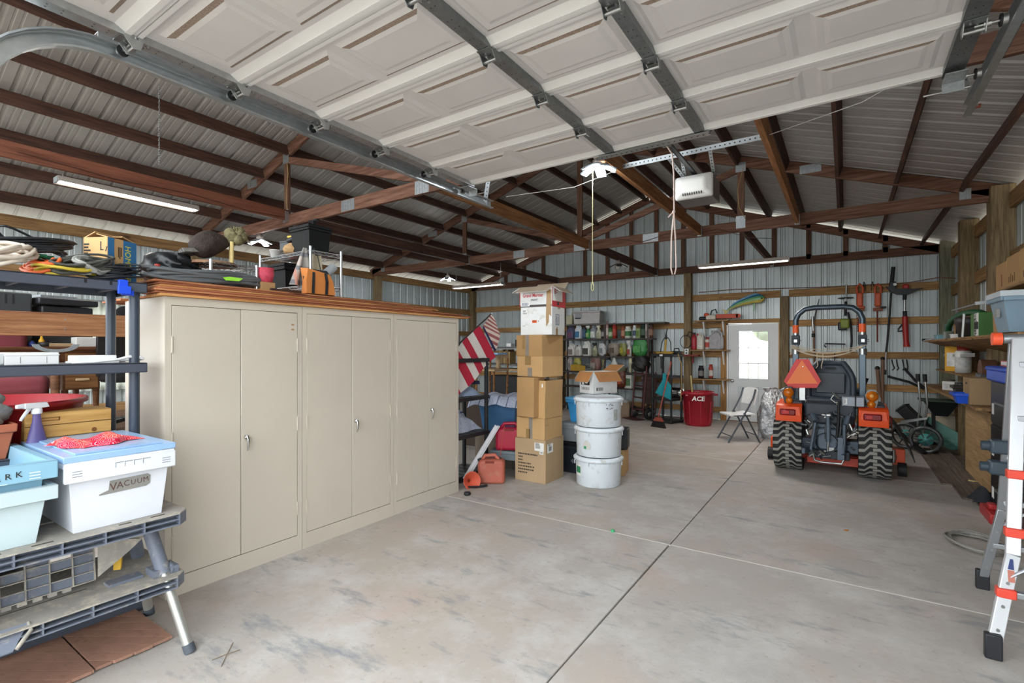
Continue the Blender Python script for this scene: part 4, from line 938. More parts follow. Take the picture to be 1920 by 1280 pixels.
def wire_rack(label, x0, x1, y0, y1, z0, tiers, top):
    t = thing('wire_rack', label, 'wire rack', (0, 0, 0))
    for x in (x0, x1):
        for y in (y0, y1): B().cyl((x, y, z0 + .01), (x, y, top), .0115, n=10).cyl((x, y, z0), (x, y, z0 + .02), .008, n=8).ob('post', M_WIRER, t)
    for z in tiers: wire_shelf(B(), x0, x1, y0, y1, z).ob('wire_shelf', M_WIRER, t)
    return t
wire_rack('chrome wire rack with black totes on the steel cupboards', -4.15, -3.44, 2.32, 2.60, ZB, (2.0, 2.27), 2.30)
B().cyl((-3.44, 2.60, 1.955), (-3.44, 2.60, 2.03), .018, n=12).ob('post_sleeve', pm('cream_plastic_sleeve', 'cfc6a2', .5), None, label='cream plastic sleeve slid on the wire rack post', cat='sleeve') if False else None
M_BTOTE = pm('black_tote_plastic', '0d0d0e', .6, var=.3, scale=5, spec=.2)
tote('tote', 'black lidded tote high on the wire rack top shelf', 'tote', (-3.66, 2.47, 2.274), .20, .25, .20, M_BTOTE, PI / 2, M_BTOTE, .012, rim=.02, lid_h=.025)
k = tote('tote', 'black lidded tote with a small white label on the lower wire shelf', 'tote', (-3.92, 2.42, 2.004), .17, .22, .18, M_BTOTE, PI / 2, M_BTOTE, .02, lid_h=.025)
flatprint(k, face((-.02, -.1125, .172), (1, 0, 0)), .05, .012, M_LABEL)
def bowl(label, c, r, h, m, name='bowl', cat='bowl', inner=None):
    b = B().m(m).lathe([(0, 0), (r * .65, 0), (r, h), (r * 1.03, h), (r * 1.03, h + .004), (r * .97, h + .004)], 24).m(inner or m).lathe([(r * .97, h + .004), (r * .62, .006), (0, .006)], 24); return b.ob(name, None, None, label=label, cat=cat, loc=c)
M_REDP = pm('red_plastic', 'c0313a', .4); 
bowl('white plastic bowl with red inside on the rack top shelf', (-4.02, 2.38, 2.274), .05, .06, M_WHP, inner=M_REDP); bowl('clear red rimmed food tub beside white bowl on the rack', (-3.96, 2.5, 2.274), .05, .065, pm('clear_reddish_tub', 'b8555a', .2, trans=.3), 'food_tub', 'tub')
B().box((-.06, -.08, 0), (.06, .08, .09)).box((-.062, -.082, .07), (.062, .082, .09)).ob('cash_box', pm('charcoal_tin', '26282b', .4), None, bevel=.005, label='charcoal tin box at the rear of the rack top shelf', cat='tin', loc=(-4.02, 2.53, 2.345), rz=.2)
B().box((-.08, -.06, 0), (.08, .06, .07)).ob('shoebox', pm('dark_shoebox', '3a3434', .7), None, bevel=.003, label='dark low box under the charcoal tin on the rack', cat='box', loc=(-4.03, 2.53, 2.274))
bagmesh(.15, .17, .10, 7, neck=.6).ob('paper_bag', pm('kraft_paper_bag', 'b08d63', .9, var=.12, scale=12), None, label='crumpled kraft paper bag beside the high black tote', cat='paper bag', loc=(-3.82, 2.42, 2.274))
t = thing('flashlight', 'black and yellow flashlight lying on the paper bag', 'flashlight', (-3.80, 2.40, 2.40), .3)
B().cyl((-.05, 0, 0), (.04, 0, .02), .02, .025).cyl((.04, 0, .02), (.07, 0, .027), .03, .032).ob('barrel', M_BLKP, t); B().box((-.05, -.012, .022), (.04, .012, .04)).ob('grip', pm('yellow_grip', 'c9a938', .5), t, bevel=.004)
# hanging and leaning cloths
def plaid():
    t = NT('grey_pink_plaid'); c = t.n('ShaderNodeTexCoord'); s = t.n('ShaderNodeSeparateXYZ'); t.l(c.outputs['Object'], s.inputs[0])
    def band(sock, per, lo):
        m = t.n('ShaderNodeMath', operation='PINGPONG', i_1=per); t.l(sock, m.inputs[0]); return t.ramp(m.outputs[0], lo, lo + .004)
    o = t.mix(band(s.outputs[1], .05, .03), lin('a7a29b'), lin('c9bcb2')); o = t.mix(band(s.outputs[2], .055, .036), o, lin('7f8083')); o = t.mix(band(s.outputs[1], .09, .078), o, lin('bd8f80'))
    t.l(o, t.b.inputs['Base Color']); return t.done(.9, 0, .1)
B().grid(lambda u, v: (.03 * math.sin(u * 9) * v, (u - .5) * (.03 + .17 * v) - .03 * v, -.30 * v), 16, 12, thick=.004).ob('plaid_towel', plaid(), None, label='grey and pink plaid towel hanging off the wire rack', cat='towel', loc=(-3.50, 2.31, 2.29))
B().grid(lambda u, v: (.02 * math.sin(u * 7), (u - .5) * (.10 + .04 * v), -.2 * v), 10, 8, thick=.006).ob('canvas_cloth', pm('ecru_canvas', 'c9bda2', .9), None, label='ecru canvas cloth hung inside the wire rack corner', cat='cloth', loc=(-3.56, 2.44, 2.26))
t = thing('tote_bag', 'tan orange tote bag with black straps before the wire rack', 'tote bag', (-3.40, 2.36, ZB), -.1)
M_TAN = pm('tan_orange_canvas', 'c1773a', .85, var=.1); b = B().m(M_TAN)
rg = [[(-.05, -.11, 0), (.03, -.11, 0), (.03, .13, 0), (-.05, .13, 0)], [(-.055, -.10, .1), (.04, -.12, .1), (.035, .11, .1), (-.055, .12, .1)], [(-.05, -.12, .2), (.03, -.1, .19), (.028, .08, .16), (-.05, .1, .2)]]
b.add(sum(rg, []), [(3, 2, 1, 0)] + [(4 * k + e, 4 * k + (e + 1) % 4, 4 * k + 4 + (e + 1) % 4, 4 * k + 4 + e) for k in range(2) for e in range(4)])
rin = [(x * .9, y * .95, z - .001) for x, y, z in rg[2]]; rdp = [(x * .8, y * .8, .06) for x, y, z in rg[2]]
b.m(pm('dark_lining', '2b2d30', .4)).add(rg[2] + rin + rdp, [(e, (e + 1) % 4, 4 + (e + 1) % 4, 4 + e) for e in range(4)] + [(4 + e, 4 + (e + 1) % 4, 8 + (e + 1) % 4, 8 + e) for e in range(4)] + [(8, 9, 10, 11)])
b.ob('bag_body', None, t, bevel=.006)
for y in (-.06, .05): B().bar((.034, y, .0), (.041, y + .0, .1), .022, .004, (1, 0, 0)).bar((.041, y, .1), (.03, y * .9, .165), .022, .004, (1, 0, 0)).ob('strap', M_BLK, t)
B().tube([(-.05, .05, .19), (-.06, .03, .3), (-.07, .0, .37)], .006, flat=(1, .4)).ob('shoulder_strap', M_BLK, t)
B().tube([(0, 0, 0), (0, .15, .13)], .036, n=16).ob('rolled_mat', pm('pale_grey_foam', 'a4a9ad', .8), None, label='pale grey rolled mat leaning inside the wire rack', cat='mat', loc=(-3.52, 2.44, 2.05))
B().lathe([(0, 0), (.05, 0), (.075, .02), (.075, .05), (.05, .075), (0, .08)], 18, sx=1.1, sy=1.6).ob('toiletry_bag', pm('wine_red_bag', '5a1f26', .5), None, label='wine red zipped bag on the lower wire shelf', cat='bag', loc=(-3.6, 2.5, 2.006))
B().cyl((0, 0, 0), (0, 0, .085), .035, .038, n=16).ob('tin_can', pm('rusty_brown_tin', '7c5138', .5, .4), None, label='rusty brown tin under the wire rack by its end post', cat='tin', loc=(-3.5, 2.53, ZB))
B().box((-.1, -.12, 0), (.1, .12, .02)).ob('tray', pm('dark_walnut', '3f2c20', .6), None, bevel=.003, label='dark flat wooden tray under the wire rack', cat='tray', loc=(-3.55, 2.13, ZB))
# low small rack with bird mount, bags, cable coil
wire_rack('low chrome rack carrying the stuffed bird mount on the cupboards', -3.95, -3.50, 1.62, 1.93, ZB, (2.085,), 2.10)
t = thing('bird_mount', 'stuffed brown game bird mount with mossy head on a low rack', 'stuffed bird', (-3.72, 1.73, 2.09), 1.2); t.scale = (.8, .8, .9)
M_FEA = pm('dark_brown_feathers', '30241e', .8, var=.45, scale=22, bump=.8, bscale=70); M_MOSS = pm('mossy_gold_feathers', '726a4c', .9, var=.4, scale=30, bump=1., bscale=80); M_LEG = pm('pale_yellow_wood', 'cdb77c', .7)
B().cyl((0, 0, 0), (0, 0, .022), .20, .19, n=26).ob('base_slice', wood('bark_slice', '6b4a38', '9a7657', 2), t)
b = B(); q = random.Random(5)
b.grid(lambda u, v: ((-.18 + .34 * v), (.015 + .10 * math.sin(PI * min(1, v * 1.05) ** .8)) * math.cos(2 * PI * u) * (1 + .06 * math.sin(17 * u + 9 * v)), .14 + .06 * v + (.02 + .09 * math.sin(PI * min(1, v * 1.05) ** .8)) * math.sin(2 * PI * u) * (1 + .06 * math.sin(13 * u))), 24, 16)
b.ob('bird_body', M_FEA, t)
b = B()
for k in range(9): a = (k - 4) * .16; b.box((-.25, -.02, -.003), (-.12, .02, .003), T(0, 0, .12 + .0) @ RZ(a) @ RX(.1 * k) @ RY(-.18))
b.ob('tail_fan', pm('grey_barred_feathers', '6f6c66', .8, var=.3, scale=40), t)
b = B()
for c, r in (((.16, 0, .235), .06), ((.21, .01, .28), .055), ((.235, 0, .25), .045), ((.14, .02, .27), .05), ((.2, -.03, .22), .045)): b.ball(c, r, 12, 8)
for k in range(26): a = q.uniform(0, 6.28); e = q.uniform(-.6, 1.2); d = Vector((math.cos(a) * math.cos(e), math.sin(a) * math.cos(e), math.sin(e))); c = Vector((.19, 0, .255)); b.cyl(c + d * .05, c + d * q.uniform(.085, .10), .012, .002, n=5)
b.ob('bird_head', M_MOSS, t); B().cyl((.27, 0, .235), (.315, 0, .2), .014, .003, n=8).ob('beak', pm('horn', '857a68', .5), t)
for y in (-.035, .03): B().cyl((.15, y, .02), (.15, y * 1.1, .2), .015, .017, n=10).ob('leg', M_LEG, t)
bagmesh(.3, .34, .22, 12, neck=.6, k=.25).ob('black_bag', pm('shiny_black_bag', '17181b', .3, var=.2), None, label='shiny black bag slumped behind the low chrome rack', cat='bag', loc=(-3.8, 1.50, ZB))
B().grid(lambda u, v: crumple(u, v, .2, .3, .13, 9), 20, 20, thick=.003).ob('dark_jacket', pm('navy_grey_cloth', '30343f', .9, var=.2), None, label='dark grey jacket stuffed under the low chrome rack', cat='jacket', loc=(-3.7, 1.78, ZB))
B().lathe([(0, 0), (.05, .0), (.062, .06), (.06, .1), (.066, .105), (.054, .105), (.045, .02), (0, .015)], 18).ob('pink_bucket', pm('pink_dipped_bag', 'c9475c', .6, var=.35, scale=25), None, label='small pink and red pail at the end of low rack', cat='pail', loc=(-3.52, 2.0, ZB + .06))
B().box((-.05, -.05, 0), (.05, .05, .06)).ob('box_block', M_CARD, None, label='small cardboard block under the pink pail', cat='box', loc=(-3.52, 2.0, ZB))
coil('thick black cable coil with green tag along the cupboard edge', (-3.56, 1.66, ZB), .11, .40, 8, .0125, pm('thick_dark_cable', '5d6062', .5, var=.15), (0, 0, .0), .25, .0085, name='cable_coil', cat='cable', sd=31, spread=.02, seg=26)
B().prism([(0, 0), (.09, .004), (.12, .028), (.03, .03), (-.015, .02)], 0, .001, T(-3.43, 1.68, ZB + .035) @ RZ(PI / 2) @ RX(1.25)).ob('green_tag', pm('lime_tag', '8fd13a', .5), None, label='lime green tag fixed to the thick black cable coil', cat='tag')
B().cyl((0, 0, 0), (0, 0, .07), .012, .009, n=8).cyl((0, 0, .07), (0, 0, .11), .016, .016, n=8).ob('screwdriver', pm('red_handle', 'b5342c', .4), None, label='red handled screwdriver upright by the blue wire box', cat='screwdriver', loc=(-3.55, 1.33, ZB - .005))
t = thing('clamp_lamp', 'black clamp gadget fixed under the truss near tote', 'clamp', (-5.55, 3.79, 3.12))
B().box((-.09, -.02, -.02), (.09, .02, .0)).box((-.02, -.02, -.09), (.02, .02, -.02)).ob('bracket', M_BLKP, t); B().cyl((0, 0, -.09), (.0, 0, -.15), .03, .04).ob('lamp_head', M_STEEL, t)
# ================================================ flag on a short pole
fg = thing('flag', 'red and white striped flag drooping from a short pole by the cupboards', 'flag', (0, 0, 0))
F0, F1 = Vector((-3.64, 4.08, 1.40)), Vector((-3.60, 4.90, 1.925))
B().cyl(F0, F1, .0085, n=8).ob('pole', pm('dark_pole', '3a3531', .5), fg); B().cyl(F1, F1 + (F1 - F0).normalized() * .03, .011, .006, n=8).ob('pole_tip', M_WHP, fg)
M_FR = pm('flag_red', 'b5253d', .8, var=.06); M_FW = pm('flag_white', 'dcd6cf', .8, var=.04); M_FB = pm('flag_navy', '2a2c55', .8); M_FRD = pm('flag_red_back', '9c5a5c', .85); M_FWD = pm('flag_cream_back', 'd8c6b8', .85)
fl = Vector((.06, .24, -.33))
ax = (F1 - F0)
def flp(s, v): return F0 + ax * s + fl * v * (1 - .25 * s) + Vector((.03 * math.sin(s * 8 + v * 3), 0, 0))
b = B(); NS = 9
for k in range(NS):
    s0, s1 = -.42 + .125 * k, -.42 + .125 * (k + 1)
    b.m(M_FR if k % 2 == 0 else M_FW).grid(lambda u, v: Vector((.02, .0, 0)) + F0 + ax * (s0 + (s1 - s0) * u) + fl * (max(0, -(s0 + (s1 - s0) * u)) * .0 + v * (1.0 if (s0 + (s1 - s0) * u) > 0 else 1.)) + Vector((.02 * math.sin((s0 + (s1 - s0) * u) * 9), 0, -.04 * v * v)), 4, 6)
b.ob('stripes', None, fg)
b = B()
for k in range(8):
    a0, a1 = k / 8, (k + 1) / 8
    b.m(M_FRD if k % 2 else M_FWD).add([F1 + Vector((.045, -.25 + .02, -.16)) * a + Vector((.0, .0, .0)) for a in (a0, a1)] + [F1 + Vector((.05, .05, -.20)) * a + Vector((.045, .01, -.06)) for a in (a1, a0)], [(0, 1, 2, 3)])
for k in range(6):
    a0, a1 = k / 6, (k + 1) / 6
    A_ = F1 + Vector((.045, -.23, -.16)); B_ = F1 + Vector((.095, .06, -.26)); C_ = F1 + Vector((.07, .0, -.46))
    b.m(M_FRD if k % 2 else M_FWD).add([A_.lerp(C_, a0), A_.lerp(C_, a1), B_.lerp(C_, a1), B_.lerp(C_, a0)], [(0, 1, 2, 3)])
b.m(M_FB).add([F1 + Vector((.05, -.24, -.17)), F1 + Vector((.055, -.22, -.16)), F1 + Vector((.075, -.0, -.44)), F1 + Vector((.07, -.03, -.46))], [(0, 1, 2, 3)])
b.ob('folded_end', None, fg)
# ================================================ stack of boxes
def corner_box(label, cx, cy, D, w, d, h, phi, z0, **k):
    """box whose nearest lower corner stands on the sight line through (cx, cy) at depth D"""
    N = px(cx, cy, D=D); c = N + RZ(phi).to_3x3() @ Vector((-w / 2, d / 2, 0)); return carton(label, (c.x, c.y, z0), w, d, h, phi, **k)
DB = 5.485
G = 'stacked cardboard boxes'
M_CARDT = pm('greyish_cardboard', 'b19674', .85, var=.07, scale=3)
o = corner_box('tall scuffed cardboard box with black print at the bottom of its stack', 1023, 908, DB, .405, .42, .485, 0, 0, mat=M_CARDT, group=G)
F = lambda o, w, d, u, z, s='f': face((u, -d / 2 - .0008, z), (1, 0, 0)) if s == 'f' else face((w / 2 + .0008, u, z), (0, 1, 0))
flatprint(o, F(o, .405, .42, .12, .405), .12, .09, M_LABEL, items=barcode(.06, .03, -.05, -.02, 1) + lines(4, .08, .03, -.05, .04, 3)); flatprint(o, F(o, .405, .42, .15, .345), .05, .04, M_LABEL, items=barcode(.03, .015, -.015, -.01, 5))
flatprint(o, F(o, .405, .42, -.11, .385, 'r'), .13, .1, M_LABEL, items=barcode(.06, .05, -.03, -.03, 9) + lines(3, .1, .02, -.05, .045, 4))
b = B().m(M_INK)
for i in range(7):
    q = random.Random(i); x = -.16
    while x < (-.16 + (.26, .06, .06, .16, .2, .2, .12)[i]): l = q.uniform(.008, .022); b.box((x, -.2105, .30 - i * .035), (x + l, -.2098, .316 - i * .035)); x += l + .006
b.ob('stencil_print', None, o)
o = corner_box('taped cardboard box resting on the tall scuffed box', 1021, 826, DB, .385, .37, .235, -.06, .485, mat=M_CARD2, group=G, tape=[('front', -.02, .03, .0, .235, M_TAPEG), ('front', -.06, .0, .0, .11, M_TAPE)])
B().box((.1935, -.17, .16), (.1945, -.10, .166)).ob('crease', M_CARDIN, o)
o = corner_box('open cardboard box with its flaps standing up mid stack', 1022, 785, DB, .385, .37, .26, -.05, .72, mat=M_CARD2, group=G, flaps={'front': 1.5, 'back': 1.4, 'right': 1.62, 'left': 1.5}, inside=M_CARD2, tape=[('front', -.05, .0, .1, .245, M_TAPE), ('front', -.02, .03, 0, .12, M_TAPEG)], fl=.165)
flatprint(o, face((-.15, -.19, .36), (1, 0, 0)), .06, .05, M_TAPEG, 'tape'); flatprint(o, face((.16, -.19, .37), (1, 0, 0)), .02, .04, M_LABEL)
o = carton('small cardboard carton inside the open flapped box', tuple(px(995, 718, D=5.62).xy) + (.74,), .24, .2, .44, -.1, M_CARD, group=G)
o = corner_box('plain cardboard box with crossing tape under the uppermost brown one', 1017, 711, DB, .38, .37, .232, -.17, 1.185, mat=M_CARD2, group=G, tape=[('front', -.07, .02, .13, .232, M_TAPE), ('front', -.03, .04, 0, .1, M_TAPEG)])
o = corner_box('upper brown cardboard box with vertical grey tape under white box', 1016, 671, DB, .385, .38, .24, -.17, 1.417, mat=M_CARD, group=G, tape=[('front', -.05, .0, .0, .24, M_TAPEG), ('front', -.1, -.06, .08, .24, M_TAPE)])
Wb = corner_box('white lidded carton with orange sticker near the top of the stack', 1035, 632, DB, .40, .33, .315, .05, 1.657, mat=M_CARDW, group=G, name='white_carton')
Fw = lambda u, z, s='f': F(Wb, .40, .33, u, z, s)
flatprint(Wb, Fw(-.02, .15), .06, .03, M_ORANGEL, 'sticker', items=lines(2, .05, .016, -.025, .009, 2)); flatprint(Wb, Fw(.03, .153), .012, .016, pm('grey_print', '9a9a9a', .7), 'sticker')
flatprint(Wb, Fw(-.145, .26), .06, .06, M_LABEL, items=lines(4, .05, .02, -.025, .02, 6) + barcode(.05, .02, -.025, -.025, 8)); flatprint(Wb, Fw(-.14, .1), .06, .015, M_LABEL, items=lines(1, .06, .008, -.03, .005, 3))
Ms = Fw(-.03, .17, 'r')
b = B().m(M_INKB)
for lo, hi in (((-.045, -.06), (.045, -.054)), ((-.045, .054), (.045, .06)), ((-.045, -.06), (-.039, .06)), ((.039, -.06), (.045, .06)), ((-.022, -.035), (-.012, .04)), ((.012, -.035), (.022, .04)), ((-.03, -.045), (.03, -.04))): b.box((*lo, 0), (*hi, .0008), Ms)
b.ob('handling_mark', None, Wb); B().m(M_TAPE).box((.195, -.07, 0), (.2015, -.02, .07)).box((.195, -.05, .06), (.2016, -.03, .09)).box((.195, -.02, .295), (.2012, .04, .3155)).ob('tape', None, Wb)
B().m(M_TAPE).prism([(.135, .0), (.19, 0), (.19, -.30), (.165, -.27), (.16, -.36), (.13, -.41), (.125, -.3)], 0, .0015, face((0, -.1665, .5), (1, 0, 0))).ob('torn_tape', None, Wb)
GM = corner_box('white and red printed carton with drooping flaps topmost of the stack', 1035, 577, DB, .41, .35, .225, .05, 1.972, mat=M_CARDW, group=G, flaps={'front': 3.72, 'right': 3.72, 'back': 2.4, 'left': 3.6}, inside=pm('grey_brown_card', '9b8a75', .9), fl=.12, name='printed_carton')
Fg = lambda u, z, s='f': F(GM, .41, .35, u, z, s)
M_RED = pm('carton_red', 'c0222c', .6)
B().m(M_RED).box((.2052, -.175, 0), (.206, .175, .225)).m(M_LABEL).box((.2058, -.165, .065), (.2066, .09, .225)).m(pm('carton_stripe', '4a443f', .7)).box((-.2, -.1762, 0), (.2, -.1752, .025)).m(M_RED).box((-.207, -.1764, 0), (-.2, -.1752, .225)).ob('red_print', None, GM)
text('Grand Marnier', M_INKR, .056, Fg(-.035, .13), GM, 'lettering', .0005, sx=.78, bold=.0012)
b = B()
for l in lines(2, .16, .02, -.06, .09, 4): b.m(M_INK).box((l[0], l[1], .0008), (l[2], l[3], .0013), Fg(0, 0) if False else T(0, 0, 0) @ face((0, -.1758, 0), (1, 0, 0)))
for l in lines(5, .09, .06, -.12, .2, 8, M_INKR): b.m(M_INKR).box((l[0], l[1], .0005), (l[2], l[3], .001), face((.2066, 0, 0), (0, 1, 0)))
b.m(M_INK).box((-.04, .02, .0), (.0, .055, .0012), face((.206, 0, 0), (0, 1, 0))); b.ob('print', None, GM)
flatprint(GM, Fg(-.135, .035), .115, .05, M_LABEL, items=barcode(.09, .035, -.045, -.018, 11, M_INKB))
# ================================================ three white drums
M_DRUM = pm('white_drum_plastic', 'dde4e9', .35, var=.05, scale=3, dirt='b5aea6', dirt_amt=.3)
bc = px(1122, 917, Z=0); vd = Vector((bc.x, bc.y, 0)).normalized(); bc = bc + vd * .255
for k in range(3):
    off = ((0, 0), (.0, .01), (-.008, .02))[k]
    t = thing('storage_drum', ('white drum with green corner label at the bottom of three', 'white drum with worn round sticker between two drums', 'white drum with marker scrawl carrying an open white box')[k], 'drum', (bc.x + off[0], bc.y + off[1], .324 * k), (.0, 1.9, 4.0)[k], 'stacked white drums')
    B().lathe([(0, .0), (.235, 0), (.243, .008), (.252, .285)], 40).ob('body', M_DRUM, t)
    B().lathe([(.252, .268), (.268, .27), (.277, .285), (.277, .30), (.268, .308), (.258, .318), (.248, .322), (.24, .316), (0, .316)], 40).ob('lid', M_DRUM, t)
    for j in range(8): a = j * PI / 4; B().box((-.006, .274, .235), (.006, .28, .275), RZ(a)).ob('lid_tab', M_DRUM, t)
    for j in range(4): a = j * PI / 2 + .3; B().box((-.001, .2475, .245), (.001, .2535, .275), RZ(a)).ob('rib', M_CGRY, t)
    t.rotation_euler.z = 0
    va = math.atan2(-vd.y, -vd.x)
    def onround(b, ang, z, w, h, r=.2495, m=None, n=6):
        b.grid(lambda u, v: (r * math.cos(va + ang + (u - .5) * w / r), r * math.sin(va + ang + (u - .5) * w / r), z + (v - .5) * h), n, 2); return b
    gp = pm('green_label', '2f8a5c', .5)
    if k == 0: onround(B().m(M_LABEL), -1.05, .17, .09, .12, .251).ob('label', None, t); onround(B().m(gp), -1.05, .175, .085, .07, .2518).ob('label_print', None, t)
    if k == 1:
        B().m(pm('worn_paper', 'c8c6be', .8)).add([(.2515 * math.cos(va - .55 + .2 * math.cos(a)), .2515 * math.sin(va - .55 + .2 * math.cos(a)), .11 + .075 * max(-.25, math.sin(a))) for a in [j * PI / 8 for j in range(16)]], [tuple(range(16))]).ob('label', None, t)
        onround(B().m(gp), -.62, .105, .03, .03, .252).ob('label_print', None, t)
    if k == 2:
        onround(B().m(pm('grey_smudged_label', 'a8aba8', .8, var=.3, scale=40)), .82, .135, .06, .12, .251).ob('label', None, t)
        b = B().m(M_INK); q = random.Random(3)
        for j in range(14): onround(b, .35 + (j % 7) * .05 + q.uniform(-.01, .01), .25 - (j // 7) * .045 + q.uniform(-.008, .008), q.uniform(.004, .014), q.uniform(.003, .012), .2515, None, 2)
        b.ob('marker_scrawl', None, t)
DW = 5.95
o = corner_box('open white carton with brown inner flaps on the stacked drums', 1113, 742, 5.75, .25, .37, .255, -.42, .972, mat=M_CARDW, flaps={'front': 4.1, 'right': 4.05, 'left': 3.9, 'back': 2.6}, inside=pm('orange_brown_card', 'b27b49', .85), fl=.14, name='white_carton')
fo = lambda u, z, s='f': F(o, .25, .37, u, z, s)
flatprint(o, fo(-.02, .15), .15, .1, M_INK, 'print', items=[(-.065, -.01, -.01, .03, M_LABEL), (.0, -.03, .04, .0, M_LABEL), (-.06, -.045, -.02, -.015, M_LABEL), (-.005, .01, .035, .035, M_LABEL)]); flatprint(o, fo(-.02, .06), .15, .045, M_LABEL, items=barcode(.14, .035, -.07, -.018, 13))
flatprint(o, fo(-.09, .055, 'r'), .13, .05, M_LABEL, items=barcode(.11, .04, -.055, -.02, 15)); flatprint(o, fo(.06, .17, 'r'), .13, .04, M_CARDW, 'print', items=lines(3, .11, .036, -.06, .018, 9, M_CGRY))
# totes behind drums
M_CLRT = pm('clear_smoky_tote', 'a9b0b4', .2, var=.1, trans=.35); M_BLUT = pm('bright_blue_tote', '3e9bd8', .35)
k = tote('tote', 'black tote on the floor between box stack and drums', 'tote', (-2.74, 5.56, 0), .46, .42, .33, pm('black_tote_gloss', '22262b', .3), .0, M_BTOTE, .03)
B().prism([(0, -.03), (.03, 0), (0, .03), (-.03, 0)], 0, .0008, face((.02, -.2005, .15), (1, 0, 0))).ob('emblem', pm('faded_grey_print', '5d6166', .6), k)
k = tote('tote', 'clear grey lidded tote stacked on the black tote', 'tote', (-2.70, 5.56, .375), .42, .36, .19, M_CLRT, 0, M_CLRT, .025)
for z in (.05, .115): flatprint(k, face((.09, -.177, z), (1, 0, 0)), .13, .045, M_LABEL)
tote('tote', 'bright blue bin stacked on the clear grey tote', 'tote', (-2.66, 5.57, .608), .34, .3, .27, M_BLUT, 0, pm('soft_blue_lid', '5aa7d6', .4), .035, lid_h=.03)
carton('plain tan wood crate behind the drums', (-2.29, 5.72, 0), .2, .3, .3, .2, M_CARD2); B().box((-.14, -.12, 0), (.14, .12, .24)).box((-.15, -.03, .24), (.0, .03, .26)).ob('tool_case', M_BLKP, None, bevel=.015, label='black tool case resting on the crate behind drums', cat='case', loc=(-2.30, 5.70, .305), rz=.25)
# ================================================ petrol cans, stool, funnel
def petrol_can(label, c, rz, w, d, h, m, spout=None):
    t = thing('petrol_can', label, 'petrol can', c, rz, 'red petrol cans')
    pr = [(-w / 2, .0), (w / 2, 0), (w / 2, h * .84), (w * .38, h * .92), (-w * .36, h * .92), (-w / 2, h * .84)]
    b = B(); b.prism(pr, -d / 2, d / 2, RX(PI / 2)); b.ob('body', m, t, bevel=.032, seg=3)
    B().tube([(-w * .34, 0, h * .88), (-w * .24, 0, h + .012), (w * .12, 0, h + .018), (w * .28, 0, h * .88)], .02, n=10).ob('handle', m, t)
    B().cyl((-w * .42, 0, h * .8), (-w * .47, 0, h * .92), .024, n=14).cyl((w * .3, 0, h * .88), (w * .34, 0, h * .96), .014, n=10).ob('cap', M_BLKP, t)
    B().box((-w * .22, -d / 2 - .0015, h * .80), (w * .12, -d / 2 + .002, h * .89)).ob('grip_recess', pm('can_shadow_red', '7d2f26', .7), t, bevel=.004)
    return t
petrol_can('sun-faded orange petrol can standing on the floor by the cupboards', (-3.30, 4.50, 0), .55, .30, .18, .29, pm('faded_orange_can', 'b5604d', .5, var=.12, dirt='b07a62', dirt_amt=.4))
st = thing('step_stool', 'grey plastic step stool under a red petrol can', 'stool', (-3.34, 4.93, 0), .2)
B().box((-.2, -.16, .26), (.2, .16, .3)).ob('top', pm('slate_stool', '6f7a80', .6, var=.1), st, bevel=.012)
for x in (-1, 1):
    for y in (-1, 1): B().box((x * .185 - .03, y * .14 - .03, 0), (x * .185 + .03, y * .14 + .03, .265), taper=(-.006, -.006)).ob('leg', MATS['slate_stool'], st, bevel=.006)
B().box((-.17, -.165, .2), (.17, -.155, .265)).box((.195, -.12, .2), (.205, .12, .265)).ob('apron', MATS['slate_stool'], st)
petrol_can('deep red glossy petrol can raised on the grey stool', (-3.32, 4.93, .302), .5, .36, .24, .29, pm('deep_red_can', 'b01f3c', .25, var=.08))
ft = thing('funnel', 'faded red funnel lying on the floor at the cupboard end', 'funnel', (-3.40, 4.235, .062), .6, rot=(1.35, .0, 1.0))
B().lathe([(.015, -.1), (.02, -.02), (.095, .08), (.1, .085), (.09, .08), (.016, -.02)], 22).ob('cone', pm('faded_red_funnel', 'c7583f', .5), ft)
B().tube([(-3.38, 4.16, .012), (-3.32, 4.2, .014), (-3.27, 4.27, .012), (-3.24, 4.33, .016)], [.014, .018, .014, .016], flat=(1.5, .6)).ob('strap', M_BLK, None, label='black webbing strap lying below the red funnel', cat='strap')
B().lathe([(0, 0), (.03, 0), (.038, .012), (.034, .03), (.012, .035), (0, .035)], 14).ob('knob', M_BLKP, None, label='round black knob dropped on the concrete near cupboard foot', cat='knob', loc=(-3.22, 3.97, 0))
b = B(); b.bar((-3.50, 4.30, .05), (-3.36, 4.72, .60), .012, .05, (1, -.5, 0)).bar((-3.52, 4.285, .05), (-3.38, 4.705, .60), .045, .010, (1, -.5, 0)); b.ob('white_trim_board', pm('white_painted_trim', 'd7d6d8', .5), None, label='long white trim piece leaning on the red petrol can', cat='trim board')
B().tube([(-3.235, 4.66, .62), (-3.25, 4.6, .3), (-3.26, 4.58, .02)], .004).ob('red_rod', pm('thin_red_rod', 'a8432f', .5), None, label='thin red rod leaning between the two petrol cans', cat='rod')
